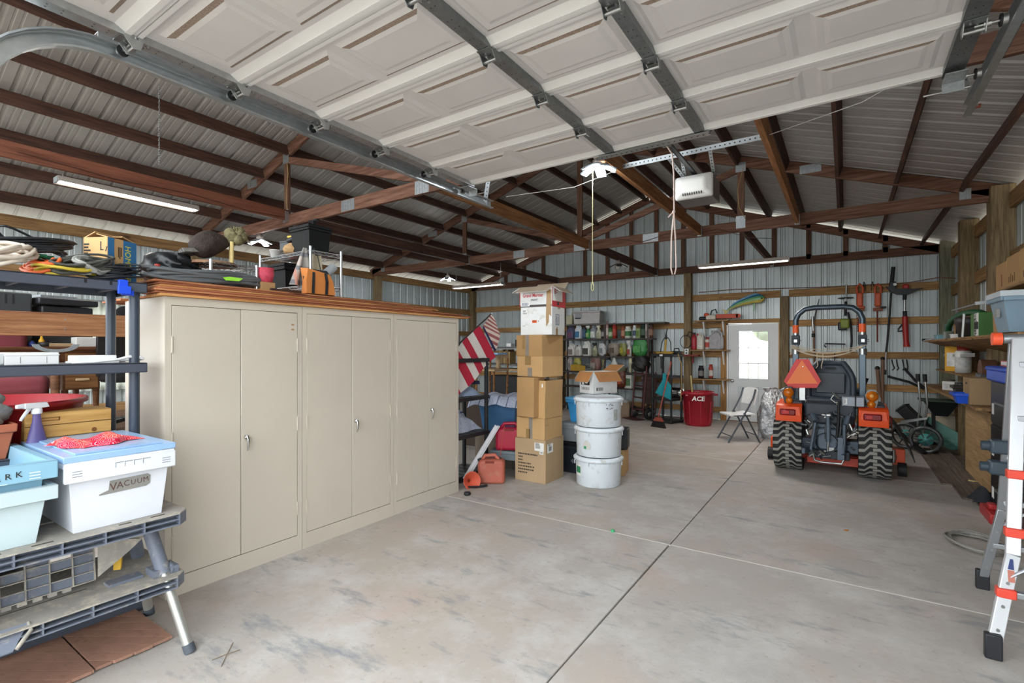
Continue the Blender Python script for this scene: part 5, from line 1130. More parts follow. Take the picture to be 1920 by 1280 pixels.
# ================================================ black shelf past the cupboards, cloths and clutter behind
bs = thing('black_shelf_unit', 'black plastic shelf unit half hidden behind the flag', 'shelves', (-3.74, 4.42, 0))
for z in (.08, .53, .95, 1.39): 
    B().box((-.2, -.37, z - .045), (.2, .37, z)).ob('shelf', M_BLKP, bs, bevel=.004)
    for k in range(6): B().box((-.19, -.35 + k * .12, z), (.19, -.31 + k * .12, z + .002)).ob('shelf_rib', M_BLK, bs)
for x in (-.17, .17):
    for y in (-.34, .34): B().cyl((x, y, 0), (x, y, 1.39), .024, n=12).ob('post', M_BLK, bs)
def striped():
    t = NT('blue_striped_cloth'); c = t.n('ShaderNodeTexCoord'); s = t.n('ShaderNodeSeparateXYZ'); t.l(c.outputs['Object'], s.inputs[0]); m = t.n('ShaderNodeMath', operation='PINGPONG', i_1=.06); t.l(s.outputs[0], m.inputs[0])
    n = t.noise(t.co(), 60, 2); o = t.mix(t.ramp(n, .4, .6), lin('a9b3cc'), lin('c6cad8')); o = t.mix(t.ramp(m.outputs[0], .054, .056), o, lin('4d5470')); t.l(o, t.b.inputs['Base Color']); return t.done(.9, 0, .1)
M_STRP = striped(); M_DEN = pm('mid_blue_plastic', '3b678f', .5)
k = tote('tote', 'mid blue bin under striped cloths beyond the black shelf', 'tote', (-3.72, 5.30, .42), .5, .42, .42, M_DEN, .3, None, .05)
B().box((-.3, -.25, 0), (.3, .25, .42)).ob('travel_chest', pm('brown_grey_trunk', '776a5c', .8), None, bevel=.01, label='brown grey trunk under the mid blue bin', cat='trunk', loc=(-3.72, 5.33, 0), rz=.3)
B().grid(lambda u, v: ((u - .5) * .66, (v - .5) * .66 - .02, .06 - .34 * max(0, abs(v - .5) * 2 - .62) ** 1.2 - .1 * max(0, abs(u - .5) * 2 - .6) + .015 * math.sin(u * 14 + v * 5)), 22, 18, thick=.004).ob('striped_sheet', M_STRP, None, label='blue striped sheet draped over the mid blue bin', cat='sheet', loc=(-3.74, 5.30, .845), rz=.3)
B().grid(lambda u, v: crumple(u, v, .42, .5, .16, 21), 22, 22, thick=.003).ob('pale_blue_shirt', pm('pale_blue_cloth', '9fb1cd', .9), None, label='pale blue shirt heaped on the black shelf tier', cat='shirt', loc=(-3.83, 4.5, .951))
B().box((-.1, -.03, 0), (.1, .03, .012), RX(.5)).ob('navy_collar', pm('navy_cloth', '232a45', .9), None, label='navy collar band lying on the pale blue shirt', cat='collar', loc=(-3.72, 4.66, 1.09), rz=.8)
B().grid(lambda u, v: crumple(u, v, .3, .55, .28, 23), 20, 20, thick=.003).ob('grey_blue_blanket', M_STRP, None, label='grey blue blanket stuffed on the lower black shelf', cat='blanket', loc=(-3.82, 4.5, .531))
B().grid(lambda u, v: crumple(u, v, .2, .3, .12, 25), 16, 16, thick=.003).ob('white_rag', pm('white_rag_cloth', 'd2d6dd', .9), None, label='white rag crumpled against the box stack', cat='rag', loc=(-3.3, 5.25, .45)); B().box((-.15, -.15, 0), (.15, .15, .44)).ob('dark_crate', pm('dim_olive_crate', '5b554a', .8), None, bevel=.01, label='dim olive crate under the white rag', cat='crate', loc=(-3.3, 5.27, 0))
B().box((-.05, -.2, 0), (.05, .2, .06)).box((-.05, .1, .06), (.05, .2, .12)).ob('red_handled_saw', pm('oxblood_tool', '6d1f22', .5), None, bevel=.01, label='oxblood toolbox standing on the second black shelf', cat='toolbox', loc=(-3.62, 4.52, .531)) if False else None
# far steel shelf with household things
fs = thing('steel_shelf', 'dim steel shelf along the far side beyond the flag', 'shelves', (-5.35, 7.6, 0))
for z in (.5, 1.13, 1.22, 1.53): B().box((-.9, -.22, z - .03), (.9, .22, z)).ob('shelf', pm('dim_steel', '5b5a58', .5, .3) if z != 1.13 else M_CARD, fs)
for x in (-.88, .88):
    for y in (-.2, .2): B().box((x - .02, y - .02, 0), (x + .02, y + .02, 1.75)).ob('post', MATS['dim_steel'], fs)
def onshelf(x, z): return (x, 7.6, z)
t = thing('toolbox', 'black portable toolbox with handle on the far steel shelf', 'toolbox', onshelf(-4.86, 1.532)); B().box((-.12, -.1, 0), (.12, .1, .13)).ob('body', M_BLKP, t, bevel=.01); B().tube([(-.07, 0, .13), (-.06, 0, .18), (.06, 0, .18), (.07, 0, .13)], .01).ob('handle', M_BLK, t); B().cyl((.02, -.1, .06), (.02, -.103, .06), .03, n=14).ob('emblem', M_LABEL, t)
B().box((-.05, -.06, 0), (.05, .06, .06)).ob('white_box', M_LABEL, None, label='little white box on the far steel shelf by toolbox', cat='box', loc=onshelf(-5.14, 1.532))
t = thing('red_bottle', 'little red and white bottle at the end of far shelf', 'bottle', onshelf(-4.68, 1.532)); B().lathe([(0, 0), (.035, 0), (.035, .09), (.015, .12), (.015, .15), (0, .15)], 12).ob('body', M_WHP, t); B().cyl((0, 0, .15), (0, 0, .2), .02, .012).ob('nozzle', M_REDP, t)
B().grid(lambda u, v: ((u - .5) * .42, (v - .5) * .25, .03 + .012 * math.sin(u * 8) - .05 * max(0, u - .8)), 14, 8, thick=.025).ob('folded_cloth', pm('sky_blue_cloth', '8fb2dc', .9), None, label='sky blue folded cloth on top of a dim chair', cat='cloth', loc=(-4.62, 6.3, 1.40))
t = thing('wooden_chair', 'old wooden chair with turned splat raised behind the black shelf', 'chair', (-4.62, 6.3, .75), 0.)
B().box((-.2, -.2, .4), (.2, .2, .43)).box((-.2, .17, .6), (.2, .19, .65)).ob('seat', RBM[2] if False else M_CARDT, t, bevel=.006)
for x in (-.17, .17):
    B().cyl((x, .18, 0), (x, .2, .62), .016, n=8).ob('leg', DSK, t); B().cyl((x, -.17, 0), (x, -.17, .41), .016, n=8).ob('leg', DSK, t)
B().lathe([(.02, .43), (.05, .46), (.025, .5), (.05, .55), (.02, .62)], 10, M=T(0, .18, 0)).ob('splat', M_CARDT, t)
B().box((-.35, -.3, 0), (.35, .3, .75)).ob('dark_cabinet', pm('dark_brown_case', '3a2c22', .7), None, bevel=.008, label='dark brown low cabinet carrying the old wooden chair', cat='cabinet', loc=(-4.62, 6.3, 0))
t = thing('table_lamp', 'orange bellied lamp base on the far steel shelf', 'lamp base', onshelf(-4.86, 1.222)); B().lathe([(0, 0), (.08, 0), (.09, .04), (.05, .08), (.075, .14), (.06, .2), (.03, .25), (.03, .28), (0, .28)], 16).ob('belly', pm('burnt_orange_glaze', 'b4532f', .35), t)
for k in range(7): B().box((-.016, -.1, 0), (.016, .1, .22 + .02 * (k % 3))).ob('book', pm('book_%d' % (k % 3), ('a38a5c', '8a6f48', '6f5a40')[k % 3], .8), None, label='worn tan book standing in the dim far shelf row', cat='book', group='books on the far shelf', loc=onshelf(-5.32 + k * .036, 1.222))
B().box((-.3, -.2, 0), (.6, .2, .5)).ob('steamer_chest', M_BLK, None, bevel=.01, label='long black trunk on the lower far shelf', cat='trunk', loc=onshelf(-5.2, .502))
# ================================================ back wall: door, shelves, bottles, tools
d2 = struct('door_2')
M_DOORP = pm('white_entry_door', 'd9dcdc', .45, var=.03, scale=2); M_DOORS = pm('door_panel_groove', 'b9bfc2', .6)
YD = 11.09
b = B()
for lo, hi in (((-2.02, -1.83), (0, 1.985)), ((-1.27, -1.10), (0, 1.985)), ((-1.83, -1.27), (1.85, 1.985)), ((-1.83, -1.27), (.0, .87))): b.box((lo[0], YD, hi[0] + .004), (lo[1], YD + .04, hi[1]))
b.ob('leaf', M_DOORP, d2)
b = B()
for q in ((-1.83, -1.815), (-1.285, -1.27), (-1.648, -1.638), (-1.462, -1.452)): b.box((q[0], YD - .008, .87), (q[1], YD + .03, 1.85))
for z in (.87, 1.185, 1.51, 1.835): b.box((-1.83, YD - .007, z), (-1.27, YD + .03, z + .015))
b.ob('muntin_frame', M_DOORP, d2)
for i in range(3):
    for j in range(3): B().box((-1.82 + i * .185, YD + .012, .885 + j * .322), (-1.645 + i * .185, YD + .016, 1.19 + j * .322)).ob('pane', M_GLASS, d2)
for x0, x1 in ((-1.84, -1.6), (-1.49, -1.26)):
    b = B()
    for k in (0, .03): b.box((x0 + k, YD - .004, .18 + k), (x1 - k, YD - .001, .195 + k)).box((x0 + k, YD - .004, .70 - k), (x1 - k, YD - .001, .715 - k)).box((x0 + k, YD - .004, .18 + k), (x0 + k + .012, YD - .001, .715 - k)).box((x1 - k - .012, YD - .004, .18 + k), (x1 - k, YD - .001, .715 - k))
    b.ob('panel_moulding', M_DOORS, d2)
B().cyl((-1.945, YD, .83), (-1.945, YD - .03, .83), .012).ball((-1.945, YD - .045, .83), .03, sc=(1, .7, 1)).cyl((-1.945, YD, .83), (-1.945, YD - .004, .83), .035).ob('knob', M_CHROME, d2)
B().box((-2.05, YD - .03, 0), (-2.022, YD + .05, 2.01)).box((-1.098, YD - .03, 0), (-1.08, YD + .05, 2.01)).box((-2.05, YD - .03, 1.988), (-1.08, YD + .05, 2.012)).ob('jamb', M_WHP, d2)
B().box((-2.05, YD - .04, -.0), (-1.08, YD + .05, .012)).ob('threshold', pm('worn_threshold', '7d6b58', .7), d2)
beam(d2, 'casing', (-2.11, YB - .08, 0), (-2.11, YB - .08, 2.1), .115, .04, wood('casing_pine_z', '8a6035', 'b98f58', 2), (0, 1, 0)); beam(d2, 'casing', (-1.075, YB - .1, 0), (-1.075, YB - .1, 2.0), .03, .06, MATS['casing_pine_z'], (0, 1, 0))
beam(d2, 'header', (-2.16, YB - .09, 2.055), (-1.07, YB - .09, 2.055), .04, .08, GX, (0, 0, 1))
# trees beyond the panes
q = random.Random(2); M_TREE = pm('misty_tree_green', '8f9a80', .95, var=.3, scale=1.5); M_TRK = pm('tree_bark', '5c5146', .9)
for i, (x, y, h) in enumerate(((-6.5, 25, 5.5), (-2.6, 29, 6.5), (1.5, 26, 4.8), (-21, 9.5, 5.))):
    t = thing('tree', ('hazy tree seen through the upper door panes', 'tall hazy tree straight behind the panes', 'low hazy tree beyond the hinge side of door', 'hazy tree outside the curtained window')[i], 'tree', (x, y, -.12))
    B().cyl((0, 0, 0), (0, 0, h * .6), .2, .1).ob('trunk', M_TRK, t); b = B()
    for k in range(16): a = q.uniform(0, 6.3); rr = q.uniform(0, 1.3); b.ball((rr * math.cos(a), rr * math.sin(a), h * q.uniform(.35, .95)), q.uniform(.6, 1.1), 9, 6)
    b.ob('crown', M_TREE, t)
# --- steel bottle shelving
M_DKS = pm('dark_painted_steel', '3a302e', .5, .3)
bsx = thing('bottle_shelving', 'dark steel shelving of bottles along the back wall', 'shelves', (0, 0, 0))
YS0, YS1 = 10.70, 11.02
SH4 = (2.075, 1.725, 1.318, .955, .60, .15)
for z, x1 in zip(SH4, (-3.22, -3.5, -3.52, -3.75, -3.6, -3.55)): B().box((-5.75, YS0, z - .03), (x1, YS1, z)).ob('shelf', M_DKS if z < 2 else pm('grey_shelf_board', '5c5a57', .7), bsx)
for x in (-5.72, -4.62, -3.60):
    for y in (YS0 + .02, YS1 - .02): B().box((x - .02, y - .015, 0), (x + .02, y + .015, 2.045)).ob('upright', M_DKS, bsx)
def bottle(kind, name, label, xp, z, h, w, c, cap, lab=None, dy=.06, group='bottles on the back shelves'):
    c_ = pm('plastic_' + c, c, .35, var=.08); k_ = pm('plastic_' + cap, cap, .4); l_ = pm('label_' + (lab or c), lab or c, .6, var=.25, scale=18)
    p = px(xp, 640, Y=YS0 + dy); t = thing(name, label, name.split('_')[-1], (p.x, p.y, z), -.35, group); w2 = w / 2
    if kind == 'jug':
        B().prism([(-w2, 0), (w2, 0), (w2, h * .62), (w2 * .55, h * .9), (-w2 * .1, h * .92), (-w2, h * .72)], -w2 * .55, w2 * .55, RX(PI / 2)).ob('body', c_, t, bevel=w * .12)
        B().tube([(w2 * .85, 0, h * .55), (w2 * .9, 0, h * .85), (w2 * .3, 0, h * 1.0), (-w2 * .3, 0, h * .92)], w * .09, n=7).ob('handle', c_, t)
        B().cyl((-w2 * .45, 0, h * .86), (-w2 * .45, 0, h * 1.0), w * .16, n=10).ob('cap', k_, t)
        B().box((-w2 * .8, -w2 * .57, h * .1), (w2 * .75, -w2 * .55, h * .55)).ob('label', l_, t)
    elif kind == 'spray':
        B().lathe([(0, 0), (w2, 0), (w2, h * .5), (w2 * .4, h * .72), (w2 * .35, h * .8), (0, h * .8)], 12, sy=.7).ob('body', c_, t); B().box((-w2 * 1.1, -w2 * .3, h * .84), (w2 * .5, w2 * .3, h)).box((-w2 * .6, -w2 * .2, h * .68), (-w2 * .4, w2 * .2, h * .85)).cyl((0, 0, h * .78), (0, 0, h * .86), w2 * .35, n=8).ob('trigger', k_, t, bevel=.004, seg=1)
        B().box((-w2 * .7, -w2 * .73, h * .12), (w2 * .7, -w2 * .69, h * .45)).ob('label', l_, t)
    elif kind == 'can':
        B().lathe([(0, 0), (w2, 0), (w2, h * .8), (w2 * .7, h * .84)], 14).ob('body', c_, t); B().lathe([(w2 * .78, h * .83), (w2 * .78, h), (0, h)], 12).ob('cap', k_, t); B().lathe([(w2 * 1.01, h * .2), (w2 * 1.01, h * .6)], 14).ob('label', l_, t)
    elif kind == 'bag':
        o = bagmesh(w, w * .6, h, int(xp), 18, 14, .8, .1); o.ob('pouch', c_, t); B().box((-w2 * .55, -w * .33, h * .25), (w2 * .5, -w * .3, h * .65)).ob('label', l_, t)
    elif kind == 'box': B().box((-w2, -w2 * .6, 0), (w2, w2 * .6, h)).ob('body', c_, t, bevel=.004); B().box((-w2 * .7, -w2 * .62, h * .2), (w2 * .7, -w2 * .6, h * .75)).ob('label', l_, t)
    return t
for a in (
 ('jug', 'cleaner_jug', 'dark violet jug at the start of the upper bottle row', 1071, 1.725, .31, .2, '4b4a63', '39384f', '6f4a63'),
 ('jug', 'coolant_jug', 'white jug with blue label second in upper row', 1085, 1.725, .32, .19, 'cdd3d8', 'c9ced3', '3d6f92'),
 ('can', 'blue_bottle', 'small slate blue bottle behind white blue-labelled jug', 1095.5, 1.725, .27, .1, '4d6478', '2e3d50', '3a5470'),
 ('spray', 'green_sprayer', 'green spray bottle with white trigger in upper row', 1103.5, 1.725, .31, .13, '3e8f4c', 'd8ddd5', '8fae70'),
 ('jug', 'grey_jug', 'grey jug with white label after green sprayer', 1113.5, 1.725, .31, .16, '8b9096', '7d8187', 'dcdcd6'),
 ('spray', 'cream_sprayer', 'cream spray bottle leaning its trigger in upper row', 1123, 1.725, .31, .14, 'c6c5ac', 'd8d4c0', 'a5a88a'),
 ('can', 'dark_canister', 'dark canister with pale print behind shelf upright', 1132, 1.725, .26, .12, '3d3b3a', '2a2827', '8a8782'),
 ('can', 'pink_aerosol', 'tall pale pink aerosol on the shelf by upright', 1138.5, 1.725, .4, .07, 'b08d88', '8a6f6c', 'c2b1ab'),
 ('can', 'green_canister', 'green canister with pale label mid upper row', 1145.5, 1.725, .25, .12, '4f7a45', '3b5a35', 'a9b69a'),
 ('can', 'red_aerosol', 'tall red aerosol can in the upper row', 1152.5, 1.725, .36, .1, '9c3028', '8d2b24', 'a84436'),
 ('can', 'rust_bottle', 'rust brown bottle with pointed cap in upper row', 1168.5, 1.725, .3, .1, '8c5038', '6d3826', 'b98a70'),
 ('can', 'green_tub', 'white capped tub with dark green label in upper row', 1178, 1.725, .27, .15, 'cfd3c6', 'd8dbd0', '3d7040'),
 ('can', 'white_aerosol', 'slim white aerosol with blue stripe in upper row', 1190, 1.725, .29, .085, 'd5d8da', 'e6e6e6', '45566b'),
 ('box', 'seed_box', 'small green and yellow box in upper row', 1197, 1.725, .22, .13, '8fa070', '8fa070', '5f7d3e'),
 ('can', 'forest_bottle', 'dark forest green bottle near end of upper row', 1206, 1.725, .33, .13, '2c3a30', '20262a', '48604b'),
 ('jug', 'pale_bottle', 'pale bottle near the end of upper row', 1213.5, 1.725, .31, .14, 'c3b9b0', 'b0a49c', '8f7f78'),
 ('can', 'brown_flask', 'brown flask last on the upper bottle shelf', 1221, 1.725, .31, .1, '5f4038', '3a2a26', '8a6a5a'),
 ('jug', 'short_white_jug', 'short white jug first on the second bottle shelf', 1072.5, 1.318, .29, .2, 'cfcdc9', 'c9c7c2', '7d706c'),
 ('jug', 'narrow_white_jug', 'narrow white jug with maroon cap on second shelf', 1085.5, 1.318, .26, .16, 'd0d0cb', '5d2b30', 'b0a9a5'),
 ('jug', 'tall_white_jug', 'tall white jug with black script on second shelf', 1101, 1.318, .34, .22, 'd9d9d4', 'cfcfca', '4a4845'),
 ('spray', 'khaki_sprayer', 'khaki spray bottle with black trigger on second shelf', 1116, 1.318, .31, .14, 'a5a58a', '2a2a28', '8d9074'),
 ('bag', 'silver_pouch', 'silvery white pouch on second bottle shelf', 1129.5, 1.318, .29, .24, 'b9bcbb', 'b9bcbb', '8a8f90'),
 ('bag', 'mottled_sack', 'mottled brown grey sack on second bottle shelf', 1151, 1.318, .3, .32, '8f8478', '8f8478', '5f544a'),
 ('bag', 'yellow_green_sack', 'yellow green sack slanting on second bottle shelf', 1168.5, 1.318, .3, .2, '7d8042', '7d8042', 'a9a03e'),
 ('spray', 'red_band_sprayer', 'white sprayer with red band on second shelf', 1180, 1.318, .36, .12, 'cfcac4', 'd5d2cc', '9c4438'),
 ('bag', 'green_sack', 'bulky bright green plastic sack ending the second shelf', 1200.5, 1.318, .37, .38, '3f8a4a', '3f8a4a', '5fa35a'),
 ('bag', 'pale_sack', 'pale grey sack at the start of third shelf', 1069, .955, .3, .16, '9c9492', '9c9492', '7d7674'),
 ('bag', 'lime_sack', 'lime yellow sack on the third bottle shelf', 1083, .955, .31, .24, 'a5a04a', 'a5a04a', '6a7a35'),
 ('bag', 'maroon_sack', 'maroon and grey sack on the third shelf', 1117, .955, .32, .3, '7a5852', '7a5852', '9a8f88'),
 ('can', 'yellow_cap_bottle', 'yellow capped slim bottle on the third shelf', 1133, .955, .28, .1, '8f8a6a', 'c2b14a', '6f6d58'),
 ('jug', 'blue_grey_jug', 'blue grey jug beside white pump bottle, third shelf', 1140.5, .955, .27, .17, '7f8f99', '6d7c86', '9aa5ab'),
 ('spray', 'white_pump_bottle', 'white pump bottle with green print on third shelf', 1152, .955, .38, .19, 'd5d6d0', 'c5c7c2', '5f7d55'),
 ('can', 'cream_tube', 'cream tube upright by the hand truck top', 1182.5, .955, .36, .08, 'cfc9a9', 'cfc9a9', 'b0ab90'),
 ('bag', 'russet_sack', 'russet and orange sack on the fourth shelf', 1164, .60, .38, .3, '6f3a26', '6f3a26', 'b0502c'),
 ('box', 'printed_white_box', 'white box with green print on the fourth shelf', 1180.5, .60, .3, .2, 'd0d2c8', 'd0d2c8', '5b7a55'),
 ('bag', 'violet_white_sack', 'white and violet sack beyond the hand truck', 1212, .60, .36, .22, 'b9b3bd', 'b9b3bd', '4f4a86'),
): bottle(*a)
p = px(1165.5, 640, Y=YS0 + .08)
bowl('shallow khaki bowl on the third shelf', (p.x, p.y, .955), .15, .11, pm('khaki_bowl', '9c9a7d', .5))
B().box((-.07, -.04, 0), (.07, .04, .03)).ob('black_tool', M_BLKP, None, bevel=.01, label='black gadget lying in the khaki bowl', cat='gadget', loc=(p.x, p.y, 1.0))
p = px(1087, 640, Y=YS0 + .02)
B().grid(lambda u, v: ((u - .5) * .36, -.06 * math.sin(PI * u) - .02, .17 * math.sin(PI * v) ** .6 * (1 - .5 * abs(u - .4)) + .01), 16, 10, thick=.03).ob('yellow_duster', pm('ochre_yellow', 'b08a2c', .7, var=.2), None, label='ochre yellow curved duster on the third shelf', cat='duster', loc=(p.x, p.y - .05, .957))
p = px(1103, 640, Y=YS0 + .02); coil('knotted grey hose heap on the third shelf', (p.x, p.y, .957), .17, .09, 6, .014, pm('dull_grey_hose', '6f7370', .6), (.9, 0, 0), .4, .008, name='hose_coil', cat='hose', sd=44)
# cooler and tub on top plank
t = thing('cooler', 'off white cooler box on the top shelf plank', 'cooler', (px(1103, 640, Y=10.86).x, 10.86, 2.077), .15)
B().box((-.33, -.15, 0), (.33, .15, .27), taper=(.015, .01)).ob('body', pm('off_white_cooler', 'b5b1ae', .5), t, bevel=.015); B().box((-.335, -.155, .27), (.335, .155, .31)).ob('lid', MATS['off_white_cooler'], t, bevel=.01)
B().box((-.28, -.158, .13), (-.12, -.15, .26)).box((-.0, -.157, .285), (.02, -.15, .3)).ob('latch', pm('cooler_latch', '8d8f92', .5), t); B().box((-.28, -.1595, .12), (-.14, -.157, .15)).ob('vent', M_BLK, t)
t = thing('ice_chest', 'small cream chest with raised handle beside the off white cooler', 'cooler', (px(1071, 640, Y=10.86).x, 10.86, 2.077)); B().box((-.09, -.12, 0), (.09, .12, .22), taper=(.008, .008)).ob('body', pm('dull_cream', 'b3ac90', .5), t, bevel=.01); B().tube([(0, 0, .2), (.05, 0, .34)], .014).ob('handle', MATS['dull_cream'], t)
# --- hand truck
M_RUSTR = pm('maroon_painted_steel', '54302e', .5, .3, var=.2); M_TYRE = pm('tyre_rubber', '1e1d1d', .8)
t = thing('hand_truck', 'maroon two wheeled hand truck parked before bottle shelves', 'hand truck', (-3.66, 10.25, 0), -.5)
for x in (-.17, .17): B().tube([(x, -.02, .05), (x, .02, .5), (x, .09, 1.1), (x * .7, .13, 1.2)], .018).ob('rail', M_RUSTR, t)
for z in (.2, .45, .7, .95): B().bar((-.17, .02 + z * .06, z), (.17, .02 + z * .06, z), .02, .03).ob('crossbar', M_RUSTR, t)
B().tube([(-.12, .13, 1.2), (-.1, .1, 1.28), (.1, .1, 1.28), (.12, .13, 1.2)], .018).ob('handle', M_BLK, t); B().box((-.22, -.25, .01), (.22, 0, .025)).ob('toe_plate', M_RUSTR, t)
for x in (-.24, .24):
    w = B().m(M_TYRE).lathe([(.06, -.035), (.11, -.035), (.125, -.015), (.125, .015), (.11, .035), (.06, .035)], 20, M=T(x, .09, .126) @ RY(PI / 2)).m(M_STEEL).lathe([(0, -.03), (.062, -.03), (.062, .03), (0, .03)], 14, M=T(x, .09, .126) @ RY(PI / 2)).ob('wheel', None, t)
B().cyl((-.24, .09, .126), (.24, .09, .126), .012).ob('axle', M_STEEL, t)
t = thing('garden_cart', 'second dark folding cart frame behind the hand truck', 'cart', (-3.52, 10.5, 0), -.5)
for x in (-.2, .2): B().tube([(x, 0, .1), (x, .05, .8), (x, .02, 1.0)], .014).ob('rail', M_RUSTR, t)
for k in range(4): B().tube([(-.2, 0, .2 + k * .2), (.2, .05, .35 + k * .16)], .01).ob('brace', M_RUSTR, t)
B().box((-.2, -.02, .3), (.2, .02, .95), RX(-.05)).ob('tread_board', pm('dim_brown_panel', '4a3833', .8, var=.3, scale=12), t)
bagmesh(.36, .3, .34, 61, neck=.7, k=.3).ob('black_tarp', pm('black_tarp', '1d1b1b', .5, var=.4, scale=20), None, label='bundled black tarp hanging over the hand truck', cat='tarp', loc=(-3.62, 10.32, 1.0))
carton('flattened tan box on the floor behind the drums', (-4.15, 10.45, 0), .55, .3, .32, 0, pm('dim_tan_card', '8a7560', .85)); B().grid(lambda u, v: crumple(u, v, .4, .25, .12, 33), 14, 14, thick=.003).ob('plastic_film', pm('white_plastic_film', 'bfc0c4', .3, var=.2), None, label='white crumpled plastic film on the flattened tan box', cat='plastic film', loc=(-4.15, 10.42, .322))
# --- black plastic shelf by the post
t = thing('black_utility_shelf', 'open black plastic shelf beside the red trash can', 'shelves', (-3.02, 10.16, 0), -.33)
for z in (.06, .50, .95, 1.385):
    B().box((-.25, -.2, z - .05), (.25, .2, z)).ob('shelf', M_BLKP, t, bevel=.006)
for x in (-.22, .22):
    for y in (-.17, .17): B().cyl((x, y, 0), (x, y, 1.385), .022, n=10).ob('post', M_BLKP, t)
B().box((-.03, -.202, 1.345), (.04, -.2, 1.378)).ob('tag', M_LABEL, t)
o = B().lathe([(0, 0), (.06, 0), (.1, .02), (.105, .05), (.105, .38), (.09, .41), (0, .41)], 18, M=T(-2.88, 10.2, .61) @ RZ(-.33) @ RY(PI / 2) @ T(0, 0, -.2)).ob('steel_canister', M_CHROME, None, label='shiny steel canister lying on the black utility shelf', cat='canister')
t = thing('pump_sprayer', 'yellow wand sprayer with looped black hose on the utility shelf', 'sprayer', (-3.05, 10.2, 1.386), -.33)
B().cyl((-.03, 0, 0), (0, 0, .3), .024, .02).ob('wand', pm('dull_yellow', 'b5923f', .6), t); B().cyl((0, 0, .3), (0, 0, .4), .025, .015).cyl((0, 0, .4), (.03, 0, .52), .01).ob('grip', M_BLK, t)
B().tube([(-.13, .02, -.3), (-.13, .0, .08), (-.1, 0, .24), (-.04, 0, .33), (.05, 0, .33), (.11, 0, .24), (.12, 0, .05), (.1, .02, -.3)], .009).ob('hose', M_BLK, t)
coil('yellow rope flaked on the utility shelf top', (-3.05, 10.12, 1.387), .2, .1, 4, .008, pm('dull_yellow', 'b5923f', .6), (0, 0, -.3), .2, .006, name='rope_coil', cat='rope', sd=51)
t = thing('hand_sander', 'black hand tool on the utility shelf corner', 'power tool', (-2.82, 10.14, 1.386), -.3); B().box((-.1, -.05, 0), (.1, .05, .06)).ob('body', M_BLKP, t, bevel=.02); B().tube([(-.06, 0, .05), (-.05, 0, .11), (.05, 0, .11), (.06, 0, .05)], .012).ob('handle', M_BLKP, t)
B().tube([(-2.76, 10.03, 1.39), (-2.68, 9.97, 1.2), (-2.68, 9.97, .8), (-2.69, 9.97, .45)], .008).ob('tan_lead', pm('tan_cord', 'a98a55', .7), None, label='tan cord trailing down the utility shelf side', cat='cord')
# --- broom with teal dustpan
t = thing('broom', 'black bristled broom with red handle leaning on black shelf', 'broom', (-2.95, 9.38, 0), -.35)
B().cyl((0, 0, .2), (.07, .3, 1.25), .012).ob('handle', pm('dull_red_handle', '9c4a3a', .5), t); B().prism([(-.16, .0), (.16, 0), (.10, .12), (-.10, .12)], -.03, .03, RX(PI / 2)).ob('bristles', pm('black_bristle', '1f1b1a', .95, bump=1, bscale=150), t); B().prism([(-.11, .12), (.11, .12), (.05, .19), (-.05, .19)], -.025, .025, RX(PI / 2)).ob('brush_head', MATS['dull_red_handle'], t)
B().prism([(-.16, .02), (.14, -.12), (.15, .16), (.06, .28), (.045, .4), (-.01, .4), (-.02, .27)], 0, .02, face((-2.93, 9.62, .62), (.83, .56, 0))).ob('dustpan', pm('teal_plastic', '1f8a96', .4), None, bevel=.004, label='teal dustpan clipped on the broom handle', cat='dustpan')
# --- red trash can
t = thing('trash_can', 'red round trash can lettered in white, beside the post', 'trash can', (-2.40, 10.13, 0), .4)
M_RTC = pm('red_trash_plastic', '9c1a2a', .4, var=.12)
B().lathe([(0, 0), (.235, 0), (.24, .02), (.285, .60), (.30, .605), (.305, .65), (.29, .66), (.272, .64), (.225, .03), (0, .03)], 32).ob('body', M_RTC, t)
for s in (-1, 1): B().box((s * .285 - .035, -.05, .58), (s * .325 + .035, .05, .615)).ob('handle', M_RTC, t, bevel=.01)
for k in range(8): B().bar((.249 * math.cos(k * PI / 4), .249 * math.sin(k * PI / 4), .05), (.279 * math.cos(k * PI / 4), .279 * math.sin(k * PI / 4), .48), .02, .006).ob('rib', M_RTC, t)
va = math.atan2(-10.1, 2.4) - .4
text('ACE', M_LABEL, .12, face((.296 * math.cos(va), .296 * math.sin(va), .535), (-math.sin(va), math.cos(va), 0)), t, 'lettering', .002, bold=.003, shear=.15)
B().box((-.03, 0, 0), (.03, .004, .03), T(.293 * math.cos(va - .8), .293 * math.sin(va - .8), .58) @ RZ(va - .8 + PI / 2)).ob('sticker', pm('pink_sticker', 'd98a90', .6), t)
B().cyl((-2.5, 10.15, .4), (-2.58, 10.3, .95), .014).ob('stick', M_LEG, None, label='pale stick poking out of the red trash can', cat='stick')
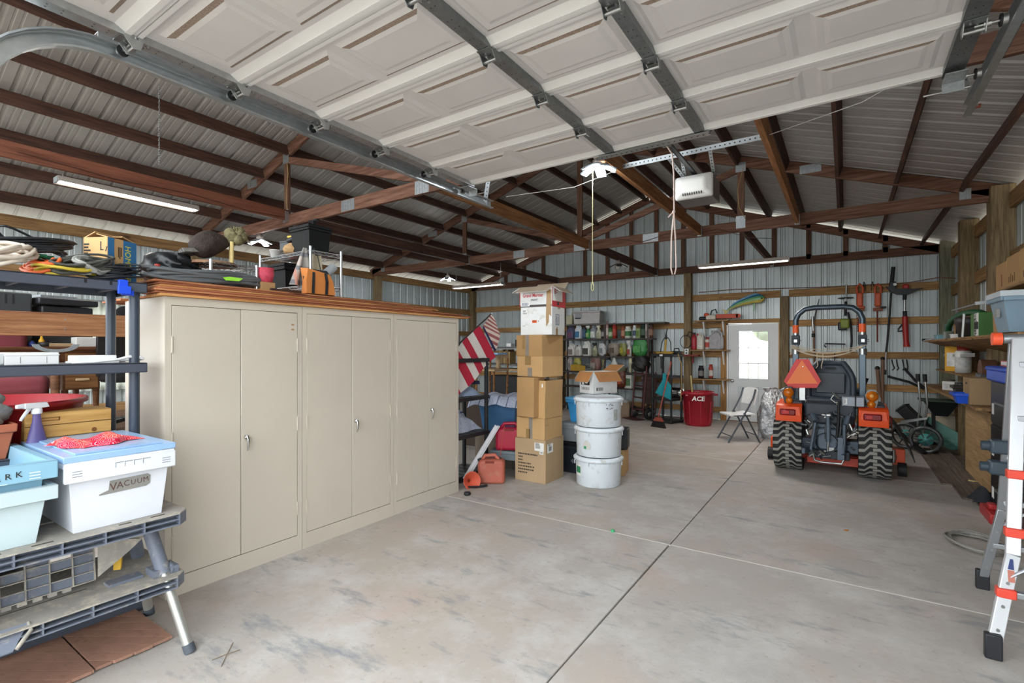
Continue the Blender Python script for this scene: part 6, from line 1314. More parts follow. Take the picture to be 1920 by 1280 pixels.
# --- wall outlets, extinguisher, cables by the post
YP = YB - .17
def wallplate(label, xp, yp, w, h, Y=YP): 
    p = px(xp, yp, Y=Y); t = thing('outlet_box', label, 'outlet', (p.x, Y, p.z)); B().box((-w / 2, -.02, -h / 2), (w / 2, .0, h / 2)).ob('plate', M_WHP, t, bevel=.004); return t
t = wallplate('white outlet box on the post side above black shelf', 1287.5, 659, .09, .13, YP - .01)
for z in (-.03, .03): B().box((-.015, -.022, z - .014), (.015, -.02, z + .014)).ob('socket', M_BLK, t)
wallplate('blank white cover plate below the outlet box', 1286.5, 692, .13, .13, YB - .06)
t = thing('fire_extinguisher', 'red fire extinguisher hung on the back post', 'extinguisher', (px(1301.5, 652, Y=10.85).x, 10.85, 1.47)); B().lathe([(0, 0), (.05, .0), (.055, .02), (.055, .26), (.03, .31), (.02, .33), (0, .33)], 16).ob('cylinder', pm('extinguisher_red', 'a02430', .35), t); B().box((-.02, -.06, .33), (.03, .02, .36)).ob('valve', M_BLK, t); B().tube([(0, -.02, .35), (-.1, -.03, .38), (-.13, -.02, .3)], .011).ob('hose', M_BLK, t)
B().box((-.15, -.1, 0), (.15, .1, .03)).box((-.02, .08, -.15), (.02, .1, 0)).ob('red_bracket', pm('rust_red_bracket', '8a3028', .5), None, label='rust red shelf bracket jutting from the back post', cat='bracket', loc=(px(1296, 667, Y=10.85).x, 10.9, 1.335))
coil('black wire loop hanging on the back post', (px(1286, 640, Y=10.95).x, 10.95, 1.5), .13, .13, 2, .006, M_BLK, (PI / 2, 0, 0), .2, .004, name='wire_loop', cat='wire', sd=71)
# --- small shelves between post and door
for i, (z, x0, x1) in enumerate(((2.085, -2.66, -1.98), (1.47, -2.72, -1.98), (.865, -2.68, -1.98))):
    t = thing('wall_shelf', ('top wooden wall shelf carrying the chainsaw', 'middle wooden wall shelf carrying jugs', 'lowest wooden wall shelf carrying two bottles')[i], 'shelf', (0, 0, 0), group='shelves beside the door')
    B().box((x0, 10.80, z - .025), (x1, 11.09, z)).ob('board', GX, t, bevel=.003)
    for x in (-2.48, -2.10):
        B().prism([(0, 0), (0, -.32), (.02, -.32), (.2, -.02), (.2, 0)], -.012, .012, Matrix(((0, 0, 1, x), (-1, 0, 0, 11.09), (0, 1, 0, z - .025), (0, 0, 0, 1)))).ob('bracket', M_WHP, t)
bottle('jug', 'white_handled_jug', 'white jug with red patch on the middle wall shelf', 1312, 1.472, .34, .17, 'd5d3c8', 'c2504a', 'd5d3c8', .2, None); bottle('can', 'oil_can', 'small white and red bottle on the middle wall shelf', 1326.5, 1.472, .26, .1, 'cfcac2', '8a3a36', 'b0483e', .2, None)
bottle('jug', 'grey_fuel_jug', 'big translucent grey jug on the middle wall shelf', 1343, 1.472, .40, .27, 'a8a6a8', '8f8f92', 'a8a6a8', .2, None); bottle('can', 'black_bottle', 'black bottle with label on the lowest wall shelf', 1314.5, .867, .27, .12, '222024', '1a191b', '7d7a78', .2, None); bottle('can', 'red_spray_can', 'red aerosol can on the lowest wall shelf', 1333, .867, .3, .085, 'a8402f', '9c2a24', 'c8c0b8', .2, None)
p = px(1330, 640, Y=10.86); B().box((-.12, -.05, 0), (.12, .05, .015)).ob('black_tray', M_BLK, None, label='flat black tray on the lowest wall shelf', cat='tray', loc=(p.x, 10.86, .867))
# chainsaw
t = thing('chainsaw', 'chainsaw with white body and orange bar cover on top wall shelf', 'chainsaw', (-2.28, 10.9, 2.087))
B().box((-.14, -.06, .01), (.06, .06, .11)).ob('body', pm('chainsaw_cream', 'c9c2b4', .5), t, bevel=.02); B().box((-.28, -.06, .0), (-.13, .06, .08)).ob('rear_handle', M_BLKP, t, bevel=.03); B().box((-.18, -.07, .08), (-.08, .05, .15)).ob('starter_cover', pm('chainsaw_orange', 'c8502c', .45), t, bevel=.03, seg=3)
B().tube([(-.06, 0, .1), (-.02, -.02, .2), (.05, -.02, .22), (.07, 0, .14)], .014).ob('front_handle', M_BLKP, t); B().box((.05, -.02, .03), (.48, .02, .12)).cyl((.48, -.02, .075), (.48, .02, .075), .045, n=16).ob('bar_scabbard', pm('scabbard_orange', 'bf4a28', .5), t, bevel=.005)
# --- mounted fish
M_FBL = pm('fish_blue', '1f6f96', .3, var=.2, scale=20); M_FGN = pm('fish_green', '5f9a5a', .3, var=.25, scale=25); M_FYE = pm('fish_yellow', 'b9a948', .35, var=.15, scale=30)
t = thing('mounted_fish', 'mounted blue and yellow game fish arched above the door', 'mounted fish', (-2.04, 10.99, 2.27))
def cl(s): return Vector((.70 * s, 0, .34 * s ** .75 - .10 * s * s))
def hh(s): return .012 + .085 * (s ** .8) * (1 if s < .85 else max(.15, 1 - ((s - .85) / .16) ** 2))
b = B(); N, K = 18, 14
for kk, (k0, k1, m) in enumerate(((0, 4, M_FBL), (4, 6, M_FGN), (6, 8, M_FYE), (8, 12, M_FYE), (12, 14, M_FGN))):
    b.m(m)
    for k in range(k0, k1):
        def P_(s, k): a = PI / 2 - PI * .25 + 2 * PI * k / K; return cl(s) + Vector((-.25 * hh(s) * math.sin(a), -.35 * hh(s) * math.cos(a + PI), hh(s) * math.sin(a)))
        b.add([P_(i / N, kk_) for i in range(N + 1) for kk_ in (k, k + 1)], [(2 * i, 2 * i + 1, 2 * i + 3, 2 * i + 2) for i in range(N)], True)
b.ob('fish_body', None, t)
B().prism([(cl(s).x, cl(s).z + hh(s) * .9) for s in (.12, .3, .5, .7, .9)] + [(cl(s).x - .02, cl(s).z + hh(s) * (1.0 + e)) for s, e in ((.95, .15), (.8, .45), (.6, .55), (.4, .5), (.2, .5))], -.005, .005, RX(PI / 2)).ob('dorsal_fin', M_FBL, t)
B().prism([(0, 0), (-.12, .035), (-.06, -.01), (-.07, -.13), (.01, -.02)], -.005, .005, T(.02, 0, .01) @ RX(PI / 2)).ob('tail_fin', M_FYE, t); B().prism([(.5, .13), (.54, .13), (.53, 0), (.50, -.02)], -.005, .005, RX(PI / 2)).ob('belly_fin', M_FGN, t)
B().ball((.66, -.03, .23), .013).ob('eye', M_BLK, t)
# --- folding chair
t = thing('folding_chair', 'white folding chair with dark grey legs near the entry door', 'chair', (-1.46, 8.77, 0), -.977)
M_CHW = pm('chair_white', 'dcdcdb', .45); M_CHG = pm('chair_grey_tube', '4d5258', .4, .4)
B().grid(lambda u, v: ((u - .5) * .40, -.21 + .40 * v, .46 - .02 * math.sin(PI * v) * (1 if v < .8 else .6) - .02 * (1 - v) ** 6 + .004 * (2 * u - 1) ** 2), 14, 14, thick=.022).ob('seat', M_CHW, t, bevel=.004)
B().grid(lambda u, v: ((u - .5) * .42, .155 + .06 * v + .03 * (1 - (2 * u - 1) ** 2), .60 + .27 * v - .03 * (2 * u - 1) ** 4 * v), 14, 8, thick=.018).ob('backrest', M_CHW, t, bevel=.004)
for s in (-1, 1):
    B().tube([(s * .205, -.24, .0), (s * .205, .0, .42), (s * .21, .15, .70), (s * .21, .19, .85)], .0135).ob('front_leg', M_CHG, t)
    B().tube([(s * .185, .27, 0), (s * .185, .06, .42), (s * .185, .02, .47)], .0135).ob('rear_leg', M_CHG, t); B().tube([(s * .19, -.15, .43), (s * .195, .12, .43)], .012).ob('seat_rail', M_CHG, t)
B().cyl((-.2, -.185, .1), (.2, -.185, .1), .008).ob('front_stretcher', M_CHG, t); B().cyl((-.185, .215, .12), (.185, .215, .12), .008).ob('rear_stretcher', M_CHG, t)
# --- silver bag
def foil():
    tt = NT('crumpled_foil'); v = tt.co(); n = tt.noise(v, 11, 5, .6); tt.l(tt.mix(tt.ramp(n, .3, .7), lin('9a9da1'), lin('d2d5d8')), tt.b.inputs['Base Color']); tt.bump(n, .9, .05); return tt.done(.28, .8, .5)
t = thing('foil_bag', 'tall crumpled silver foil bag behind the tractor wheel', 'bag', (-.92, 9.35, 0), .5)
def pil(u, v):
    a = 2 * PI * u; f = 1 - .25 * abs(2 * v - .9) ** 3; q = .5 * f * (1 + .06 * math.sin(7 * a + 5 * v) + .05 * math.sin(13 * v + 3 * a)); x = q * .62 * abs(math.cos(a)) ** .6 * (1 if math.cos(a) > 0 else -1); y = q * .36 * math.sin(a) * (1 - .75 * v ** 4); return x + .07 * (v - .5), y, .82 * v
B().grid(pil, 36, 26).ob('bag_skin', foil(), t); B().prism([(-.3, 0), (-.1, .02), (-.02, -.03), (.1, .03), (.3, -.02), (.24, -.1), (-.22, -.09)], -.02, .02, T(.04, 0, .84) @ RX(PI / 2)).ob('bag_top', MATS.get('foil') or foil(), t)
# --- tools hung on the back wall girts
YT = 11.03
def P3(x, y, Y=YT): return px(x, y, Y=Y)
def tl_(name, label, cat='tool', group='tools hung on the back wall'): return thing(name, label, cat, (0, 0, 0), 0, group)
M_HT = pm('tool_orange', 'c4552f', .45); M_HR = pm('tool_red', 'a8231f', .4); M_LIME = pm('tool_lime', '7f8a36', .5)
def rod(t, n, m, pts, r): return B().tube([P3(*p) if len(p) == 2 else P3(*p) for p in pts], r).ob(n, m, t)
def blob(t, n, m, x0, y0, x1, y1, dep=.08, bv=.02, Y=None):
    a = P3(x0, y1, Y or YT); c = P3(x1, y0, Y or YT); return B().box((a.x, a.y - dep / 2, a.z), (c.x, a.y + dep / 2, c.z)).ob(n, m, t, bevel=bv)
t = tl_('string_trimmer', 'lime bodied string trimmer hung motor down behind tractor bar', 'trimmer'); rod(t, 'shaft', M_STEEL, [(1587, 533), (1586, 590)], .014); rod(t, 'grip_tube', M_BLK, [(1586, 565), (1585, 592)], .022)
c = P3(1586, 558); B().lathe([(0, .012), (.12, 0), (.13, -.01), (0, -.004)], 18, M=T(*c)).ob('guard', M_BLK, t); blob(t, 'engine', M_LIME, 1575, 597, 1593, 616, .14, .03); blob(t, 'tank', M_BLKP, 1571, 604, 1588, 619, .12, .02); rod(t, 'strap', M_BLK, [(1590, 585), (1596, 615), (1597, 640), (1595, 660)], .018)
for i, xx in enumerate((1612, 1646)):
    t = tl_('hedge_trimmer', ('orange hedge trimmer with toothed blade beside tractor bar', 'orange hedge trimmer with thin long blade and black grip')[i], 'hedge trimmer')
    blob(t, 'body', M_HT, xx - 6, 548, xx + 6, 575, .1, .025); rod(t, 'handle', M_HT, [(xx - 5, 550), (xx - 6, 538), (xx, 532), (xx + 6, 538), (xx + 6, 549)], .018); blob(t, 'grip', M_BLKP if i else M_HT, xx - 2 + i * 6, 574, xx + 10 + i * 6, 578, .08, .01)
    blob(t, 'shield', pm('rust_guard', '8a4a30', .6), xx - 9, 578 if not i else 576, xx + 9, 583, .05, .005); rod(t, 'plug_cord', M_BLK, [(xx + (7 if not i else -7), 540), (xx + (8 if not i else -10), 528), (xx + (10 if not i else -12), 532), (xx + (10 if not i else -12), 545)], .006)
    x0 = xx - (2 if not i else 1); rod(t, 'blade', pm('rusty_blade', '6d2f28', .6, .4), [(x0, 583), (x0, 622 if not i else 641)], .012)
    if not i:
        b = B()
        for k in range(9): a = P3(xx - 6, 588 + k * 4); b.box((a.x, a.y - .01, a.z - .008), (a.x + .06, a.y + .01, a.z + .006))
        b.ob('blade_teeth', MATS['rusty_blade'], t)
t = tl_('pole_saw', 'long black pole saw slanting down the back wall', 'pole saw'); rod(t, 'pole', M_BLK, [(1671, 548), (1668, 590), (1664, 640), (1661.5, 660)], .016); rod(t, 'lower_pole', M_STEEL, [(1661.5, 660), (1660, 695)], .012); rod(t, 'tip', M_BLK, [(1660, 693), (1659, 702)], .02); rod(t, 'bar_cover', M_BLK, [(1675, 500), (1672, 530)], .03); blob(t, 'motor_head', M_BLKP, 1667, 528, 1680, 547, .1, .015); c = P3(1678, 533, YT - .06); B().cyl(c, c + Vector((0, -.012, 0)), .025).ob('oil_cap', M_WHP, t)
t = tl_('grass_trimmer', 'red electric grass trimmer with black crescent guard', 'trimmer')
a = P3(1696, 548); B().prism([(-.26, .12), (-.2, .03), (-.1, -.03), (.05, -.04), (.25, .06), (.1, .05), (.02, .07), (-.1, .06)], -.06, .06, T(*a) @ RX(PI / 2)).ob('guard', M_BLKP, t); blob(t, 'head', M_HR, 1692, 533, 1704, 543, .12, .02); rod(t, 'shaft', M_STEEL, [(1696.5, 556), (1696.5, 585)], .014); rod(t, 'collar', M_BLK, [(1696.5, 550), (1696, 562)], .028); rod(t, 'neck', M_BLK, [(1696.5, 583), (1697, 595)], .03); rod(t, 'body', M_HR, [(1697, 593), (1697.5, 612), (1699, 640), (1700, 650)], [.04, .045, .04, .05]); rod(t, 'loop_handle', M_BLK, [(1692, 608), (1685, 616), (1684, 621), (1693, 620)], .014)
t = tl_('pole_pruner', 'wooden pole pruner with curved saw blade leaning on wall', 'pruner'); rod(t, 'pole', pm('weathered_pole', '7d5f4c', .7), [(1525, 600), (1526, 640), (1527, 705)], .018); rod(t, 'blade', pm('dark_blade', '4a4644', .5, .5), [(1536, 560), (1531, 580), (1527, 600)], [.006, .014, .012]); rod(t, 'bracket', M_STEEL, [(1523, 593), (1525, 620)], .022); rod(t, 'clamp', M_BLK, [(1525, 625), (1525, 632)], .03)
t = tl_('hanging_bar', 'black bent bar hook fixed above the tractor seat', 'hook'); rod(t, 'bar', M_BLK, [(1549, 651), (1546, 648), (1547, 644), (1585, 645)], .012); rod(t, 'teeth', M_BLK, [(1565, 662), (1565, 690)], .008)
t = tl_('coat_hooks', 'row of small dark hooks on the lower girt', 'hooks')
for k, xx in enumerate((1672, 1681, 1692, 1700)): rod(t, 'hook', M_BLK, [(xx, 674), (xx + 2, 682 + 4 * (k % 2)), (xx + 5 - k, 690), (xx + 1, 694)], .01)
for i, (n, lab, m, pts, r) in enumerate((('shovel_handle', 'grey wooden tool handle upright behind tractor seat', 'weathered_pole', [(1645, 690), (1650, 745)], .03), ('rake_handle', 'dark straight tool handle leaning at the lower girt', 'weathered_pole', [(1655, 672), (1655, 790)], .025), ('loppers', 'black long handled loppers crossing the lower girt', None, [(1667, 706), (1705, 716), (1733, 729)], .02), ('pry_bar', 'black bar slanting above the reel mower handle', None, [(1697, 692), (1715, 712), (1734, 728)], .02))):
    t = tl_(n, lab, 'tool'); rod(t, 'shaft', MATS[m] if m else M_BLK, pts, r); a = P3(*pts[0]); B().ball(a, r * 1.3, 8, 6).ob('end_grip', M_BLK, t)
B().tube([P3(1310, 548, 11.08), P3(1380, 542, 11.08), P3(1440, 541, 11.08), P3(1540, 538, 11.08), P3(1700, 530, 11.06), P3(1760, 520, 11.0), P3(1800, 522, 10.9)], .007, n=5).ob('wall_cable', pm('reddish_cable', '7a4a38', .6), None, label='reddish cable stapled along the top of the upper girt', cat='cable')
# ================================================ compact tractor seen from behind
TO = Vector((-.155, 7.14, 0))
tr = thing('tractor', 'orange compact tractor with rear roll bar and mower deck facing the back wall', 'tractor', tuple(TO))
M_ORG = pm('tractor_orange', 'e2501c', .35, var=.05, scale=3); M_ORGD = pm('deck_orange_red', 'b8412a', .5, var=.15, scale=8); M_TGR = pm('tractor_grey_blue', '56616d', .42, .2, var=.12, scale=8); M_TDK = pm('tractor_dark_grey', '33383f', .5, var=.15, scale=9)
M_GRIME = pm('greasy_metal', '5a5d5e', .4, .6, var=.35, scale=22); M_TIRE = pm('tractor_tyre', '222323', .75, var=.15); M_LUG = pm('dusty_tyre_lug', '8d8a83', .85, var=.15, scale=14)
M_SEAT = pm('seat_vinyl', '3a424c', .45, var=.06)
def Wp(x, y, Y): return px(x, y, Y=Y) - TO
def wheel(x0, rad, wid, nl, name, flip):
    """ribbed turf tyre: round carcass with chevron bars, and an orange rim"""
    w = wid / 2; ax_ = T(x0, 0, rad) @ RY(PI / 2)
    o = B().m(M_TIRE).lathe([(rad * .58, -w * .8), (rad * .82, -w), (rad * .93, -w), (rad * .965, -w * .8), (rad * .975, 0), (rad * .965, w * .8), (rad * .93, w), (rad * .82, w), (rad * .58, w * .8)], 44, M=ax_).ob(name, None, tr)
    M_ = pm('wheel_rim_orange', 'b8553f', .5)
    B().m(M_).lathe([(0, -w * .35), (rad * .3, -w * .35), (rad * .5, -w * .65), (rad * .6, -w * .82), (rad * .6, w * .82), (rad * .5, w * .3), (rad * .2, w * .2), (0, w * .2)], 28, M=ax_).ob('rim', None, o)
    def sp(a, x, r): return (x0 + x, -r * math.cos(a), rad + r * math.sin(a))
    for k in range(nl):
        a0 = 2 * PI * k / nl; b = B(); pa = 2 * PI / nl
        for s in (-1, 1):
            off = pa * .5 if s > 0 else 0
            path = [(-.03 * w * s if False else s * w * -.12, 0), (s * w * .30, .02), (s * w * .62, -.34), (s * w * .97, -.36)]
            vs = []
            for x, da in path:
                a = a0 + off + da * pa * 2.0; r1 = rad * (1.0 if abs(x) < w * .8 else .985); r0 = rad * .955 if abs(x) < w * .8 else rad * .93; h = pa * .28
                vs += [sp(a - h, x, r0), sp(a - h * .72, x, r1), sp(a + h * .72, x, r1), sp(a + h, x, r0)]
            n = len(path)
            for i in range(n - 1):
                p = i * 4
                b.m(M_LUG).add([vs[p + 1], vs[p + 2], vs[p + 6], vs[p + 5]], [(0, 1, 2, 3)]); b.m(M_TIRE).add([vs[p], vs[p + 1], vs[p + 5], vs[p + 4]], [(0, 1, 2, 3)]).add([vs[p + 2], vs[p + 3], vs[p + 7], vs[p + 6]], [(0, 1, 2, 3)])
            b.add(vs[:4], [(0, 1, 2, 3)]).add(vs[-4:], [(3, 2, 1, 0)])
        b.ob('tread_lug', None, o)
    return o
wheel(-.43, .335, .31, 25, 'rear_wheel', 1); wheel(.43, .335, .31, 25, 'rear_wheel', 1)
for s in (-1, 1):
    w = B().m(M_TIRE).lathe([(.12, -.085), (.21, -.09), (.225, -.06), (.225, .06), (.21, .09), (.12, .085)], 28, M=T(s * .4, 1.45, .225) @ RY(PI / 2)).m(MATS['wheel_rim_orange']).lathe([(0, -.05), (.125, -.08), (.125, .08), (0, .05)], 20, M=T(s * .4, 1.45, .225) @ RY(PI / 2)).ob('front_wheel', None, tr)
# fenders with tail lamps
M_TAIL = pm('tail_lamp_red', '7d0f14', .15, var=.25, scale=20); M_TAIL2 = pm('tail_lamp_bright', 'b8262a', .15, var=.1)
for s in (-1, 1):
    xs0, xs1 = (s * .28, s * .56); x0, x1 = min(xs0, xs1), max(xs0, xs1)
    pf = [(-.27, .62), (-.25, .66), (-.21, .80), (-.17, .825), (.25, .845), (.40, .80), (.44, .6), (.42, .6), (.38, .775), (.24, .82), (-.15, .80), (-.185, .78), (-.23, .65), (-.25, .62)]
    f = B().prism(pf, x0, x1, Matrix(((0, 0, 1, 0), (1, 0, 0, 0), (0, 1, 0, 0), (0, 0, 0, 1)))).prism([(x0 + .0, .625), (x1, .625), (x1 - .02, .80), (x0 + .03, .80)], -.24, -.2, T(0, -.0, 0) @ Matrix(((1, 0, 0, 0), (0, .0, 1, 0), (0, 1, 0, 0), (0, 0, 0, 1)))).ob('fender', M_ORG, tr, bevel=.008)
    c = (x0 + x1) / 2 - .01
    lm = B().box((c - .085, -.262, .69), (c + .085, -.235, .765)).ob('tail_lamp', M_TAIL, tr, bevel=.012); B().box((c - .06, -.268, .705), (c + (-.0 if s > 0 else .02), -.255, .75)).ob('lamp_lens', M_TAIL2, lm, bevel=.004)
    B().box((x0 if s > 0 else x1 - .02, -.2, .4), (x0 + .02 if s > 0 else x1, .42, .80)).ob('inner_fender', M_TDK, tr)
    B().box((s * .22 - .06, -.1, .80), (s * .22 + .06 + s * .25, .35, .86)).ob('side_console', M_TDK, tr, bevel=.015)
# transmission, axle, hitch
B().box((-.17, -.12, .28), (.17, .7, .62)).box((-.13, -.2, .3), (.13, -.1, .56)).ob('gear_case', M_TGR, tr, bevel=.02)
B().lathe([(0, -.22), (.09, -.22), (.11, -.18), (.11, -.1)], 20, M=T(-.03, -.0, .38) @ RX(-PI / 2) @ Matrix.Diagonal((1, 1, -1, 1)) if False else T(-.03, -.03, .40) @ RX(PI / 2) @ T(0, 0, .36)).ob('shaft_guard', M_TDK, tr)
B().cyl((-.42, 0, .335), (.42, 0, .335), .06).box((-.36, -.07, .26), (-.17, .07, .41)).box((.17, -.07, .26), (.36, .07, .41)).ob('rear_axle', M_TGR, tr, bevel=.01)
B().box((-.26, -.16, .66), (.26, .5, .86)).box((-.24, -.18, .60), (.24, -.05, .72)).ob('fuel_tank', M_TDK, tr, bevel=.03)
YH = 6.84
B().tube([Wp(1552, 776, YH), Wp(1553, 800, YH), Wp(1553, 828, YH)], .024, n=10).ob('top_link', M_TGR, tr); B().tube([Wp(1553, 826, YH), Wp(1552, 846, YH)], .012, n=8).cyl(Wp(1550, 778, YH), Wp(1557, 778, YH), .03).ob('top_link_end', M_STEEL, tr)
B().tube([Wp(1524, 776, 6.9), Wp(1530, 788, 6.85)], .035, flat=(1, .5)).ob('lift_arm', M_TGR, tr); B().tube([Wp(1590, 780, 6.9), Wp(1584, 796, 6.85)], .03, flat=(1, .5)).ob('lift_arm', M_TGR, tr)
B().tube([Wp(1529, 792, YH), Wp(1524, 820, YH), Wp(1520, 842, YH)], .018).ob('lift_rod', M_TGR, tr); B().tube([Wp(1583, 796, YH), Wp(1583, 830, YH), Wp(1581, 850, YH)], .018).ob('lift_rod', M_TGR, tr)
B().tube([Wp(1573, 752, YH), Wp(1572, 790, YH), Wp(1569, 820, YH)], .014).ob('dark_hose', M_BLK, tr)
B().bar(Wp(1506, 845, 6.75), Wp(1530, 838, 7.2), .03, .06).ob('lower_link', M_TGR, tr); B().bar(Wp(1580, 858, 6.75), Wp(1590, 846, 7.2), .03, .06).bar(Wp(1576, 820, 6.83), Wp(1575, 862, 6.83), .05, .03).ob('lower_link', M_TGR, tr)
B().tube([Wp(1525, 850, 6.72), Wp(1527, 862, 6.72), Wp(1540, 866, 6.72), Wp(1578, 870, 6.72), Wp(1582, 862, 6.72)], .013).ob('check_chain_bar', M_STEEL, tr)
B().box((-.22, -.2, .20), (.2, -.12, .30)).ob('drawbar_frame', M_TDK, tr, bevel=.01)
q = random.Random(9)
M_BRT = pm('zinc_fitting', 'b5b5ae', .3, .8)
for x0, y0, x1, y1, n in ((1585, 798, 1605, 846, 16), (1535, 772, 1575, 784, 12), (1520, 845, 1580, 858, 12), (1505, 790, 1522, 830, 8)):
    for k in range(n):
        p = Wp(q.uniform(x0, x1), q.uniform(y0, y1), q.uniform(6.84, 6.95)); d = Vector((q.uniform(-1, 1), q.uniform(-.3, .3), q.uniform(-1, 1))).normalized() * q.uniform(.015, .045)
        B().cyl(p - d, p + d, q.uniform(.008, .018), n=7).ob('fitting', q.choice((M_BRT, M_GRIME, M_GRIME, M_TDK)), tr)
for k in range(7):
    a = Wp(q.uniform(1525, 1600), q.uniform(770, 800), 6.92); c = Wp(q.uniform(1525, 1600), q.uniform(815, 850), 6.9); B().tube([a, a.lerp(c, .5) + Vector((q.uniform(-.05, .05), -.03, 0)), c], .009, n=6).ob('hydraulic_line', q.choice((M_BLK, M_GRIME)), tr)
B().box((-.02, -.222, .30), (.045, -.218, .34)).ob('data_plate', M_LABEL, tr)
# seat
b = B()
def sb(u, v):
    w = .235 * (1 - .42 * max(0, v - .55) ** 1.5 / .3) if v > .55 else .235
    return ((u - .5) * 2 * w, .20 + .09 * v - .05 * (2 * u - 1) ** 2, .86 + .46 * v)
b.grid(lambda u, v: (lambda p: (p[0], p[1] - .0, p[2]))(sb(u, v)), 16, 12); b.grid(lambda u, v: (lambda p: (p[0] * .97, p[1] + .10, p[2]))(sb(1 - u, v)), 16, 12)
b.ob('seat_back', M_SEAT, tr); 
B().tube([sb(u, v) for u, v in [(0, k / 8) for k in range(9)] + [(k / 8, 1) for k in range(1, 9)] + [(1, 1 - k / 8) for k in range(1, 9)]], .035, n=8).ob('seat_rim', M_SEAT, tr)
B().box((-.15, .175, .95), (.15, .19, 1.20)).ob('seat_back_panel', pm('seat_shell', '2c333c', .4), tr, bevel=.006); B().box((-.05, .235, 1.245), (.05, .25, 1.27)).ob('seat_slot', M_BLK, tr)
B().box((-.24, .2, .80), (.24, .68, .92)).ob('seat_cushion', M_SEAT, tr, bevel=.04, seg=3); B().cyl((-.25, .13, .86), (.25, .13, .86), .05).cyl((-.24, .1, .79), (.24, .1, .79), .035).ob('seat_base_roll', M_SEAT, tr); B().box((.245, .3, .95), (.31, .6, 1.0)).box((-.31, .3, .95), (-.245, .6, 1.0)).ob('armrest', M_SEAT, tr, bevel=.015)
# roll bar
M_RB = pm('roll_bar_paint', '4a5660', .25, .5, var=.08)
xl, xr = -.372, .327; yR = .16
top = [Vector((xl, yR, 1.72)), Vector((xl, yR, 1.86)), Vector((xl + .03, yR, 1.94)), Vector((xl + .10, yR, 2.0)), Vector((xl + .2, yR, 2.015)), Vector((xr - .2, yR, 2.015)), Vector((xr - .10, yR, 2.0)), Vector((xr - .03, yR, 1.94)), Vector((xr, yR, 1.86)), Vector((xr, yR, 1.72))]
B().tube(top, .033, n=12).ob('roll_bar', M_RB, tr)
M_REFL = pm('orange_reflector', 'f0622a', .4, var=.03)
for x in (xl, xr):
    B().cyl((x, yR, 1.695), (x, yR, 1.80), .035, n=14).ob('reflector_band', M_REFL, tr); B().cyl((x, yR, 1.66), (x, yR, 1.70), .036, n=14).ob('silver_band', M_STEEL, tr)
    B().box((x - .045, yR - .05, 1.55), (x + .045, yR + .05, 1.67)).box((x - .03, yR - .062, 1.56), (x + .03, yR - .05, 1.63)).ob('hinge_bracket', M_TDK, tr, bevel=.008); B().box((x - .015, yR - .066, 1.58), (x + .02, yR - .06, 1.615)).cyl((x + .05, yR, 1.6), (x + .065, yR, 1.6), .014).ob('hinge_pin', M_STEEL, tr)
    B().box((x - .035, yR - .03, .80), (x + .035, yR + .03, 1.56)).ob('roll_bar_post', M_RB, tr, bevel=.008)
    B().cyl((x, yR - .02, 1.43), (x, yR - .02, 1.5), .045, n=12).ob('silver_clamp', M_STEEL, tr)
# slow-moving-vehicle triangle
pts = [Wp(*p, 7.13) for p in ((1493, 673), (1516, 673), (1539.5, 714), (1531, 727), (1480, 727), (1469.5, 714))]; yt = pts[0].y
sg = B().prism([(p.x, p.z) for p in pts], 0, .006, Matrix(((1, 0, 0, 0), (0, 0, 1, yt), (0, 1, 0, 0), (0, 0, 0, 1)))).ob('warning_triangle', pm('sign_red', 'd8332c', .4, var=.03), tr)
p3 = [Wp(*p, 7.13) for p in ((1503.5, 674.5), (1533.5, 719), (1474.5, 719))]
B().prism([(p.x, p.z) for p in p3], 0, .003, Matrix(((1, 0, 0, 0), (0, 0, 1, yt - .0035), (0, 1, 0, 0), (0, 0, 0, 1)))).ob('triangle_panel', pm('sign_orange', 'f0762c', .4, var=.03), sg)
B().cyl((p3[0].x + .01, yt - .006, 1.28), (p3[0].x + .01, yt, 1.28), .006, n=8).ob('rivet', M_GALV, sg); B().box((-.32, yt + .008, .86), (-.26, yt + .016, 1.05)).ob('sign_bracket', M_STEEL, tr); B().bar((-.28, .0, .84), (-.12, -.1, .62), .03, .03).ob('rear_strut', M_TGR, tr)
# indicator lamps
M_AMB = pm('amber_lens', 'c96a14', .12, var=.3, scale=18); M_AMBL = pm('amber_glow', 'f0b060', .15)
for x, z0 in ((-.43, 0), (.412, 0)):
    b = B().m(M_AMB).ball((x, -.12, .955), .06, 14, 10, sc=(1, .8, 1)).ball((x + (.008 if x < 0 else -.008), -.12, .862), .042, 12, 8, sc=(1, .8, 1))
    if x > 0: b.m(M_AMBL).ball((x - .005, -.165, .96), .022).ball((x - .012, -.15, .864), .014)
    b.ob('indicator_lamp', None, tr)
    B().prism([(x - .07, .96), (x - .045, .825), (x + .04, .825), (x + .07, .96), (x + .035, 1.03), (x - .035, 1.03)], -.12, -.06, Matrix(((1, 0, 0, 0), (0, 0, 1, 0), (0, 1, 0, 0), (0, 0, 0, 1)))).ob('lamp_housing', pm('lamp_grey', '8d8a84', .4) if x > 0 else M_TDK, tr, bevel=.006)
B().bar((-.43, -.06, .86), (-.36, .1, .80), .03, .03).ob('lamp_stalk', M_TDK, tr)
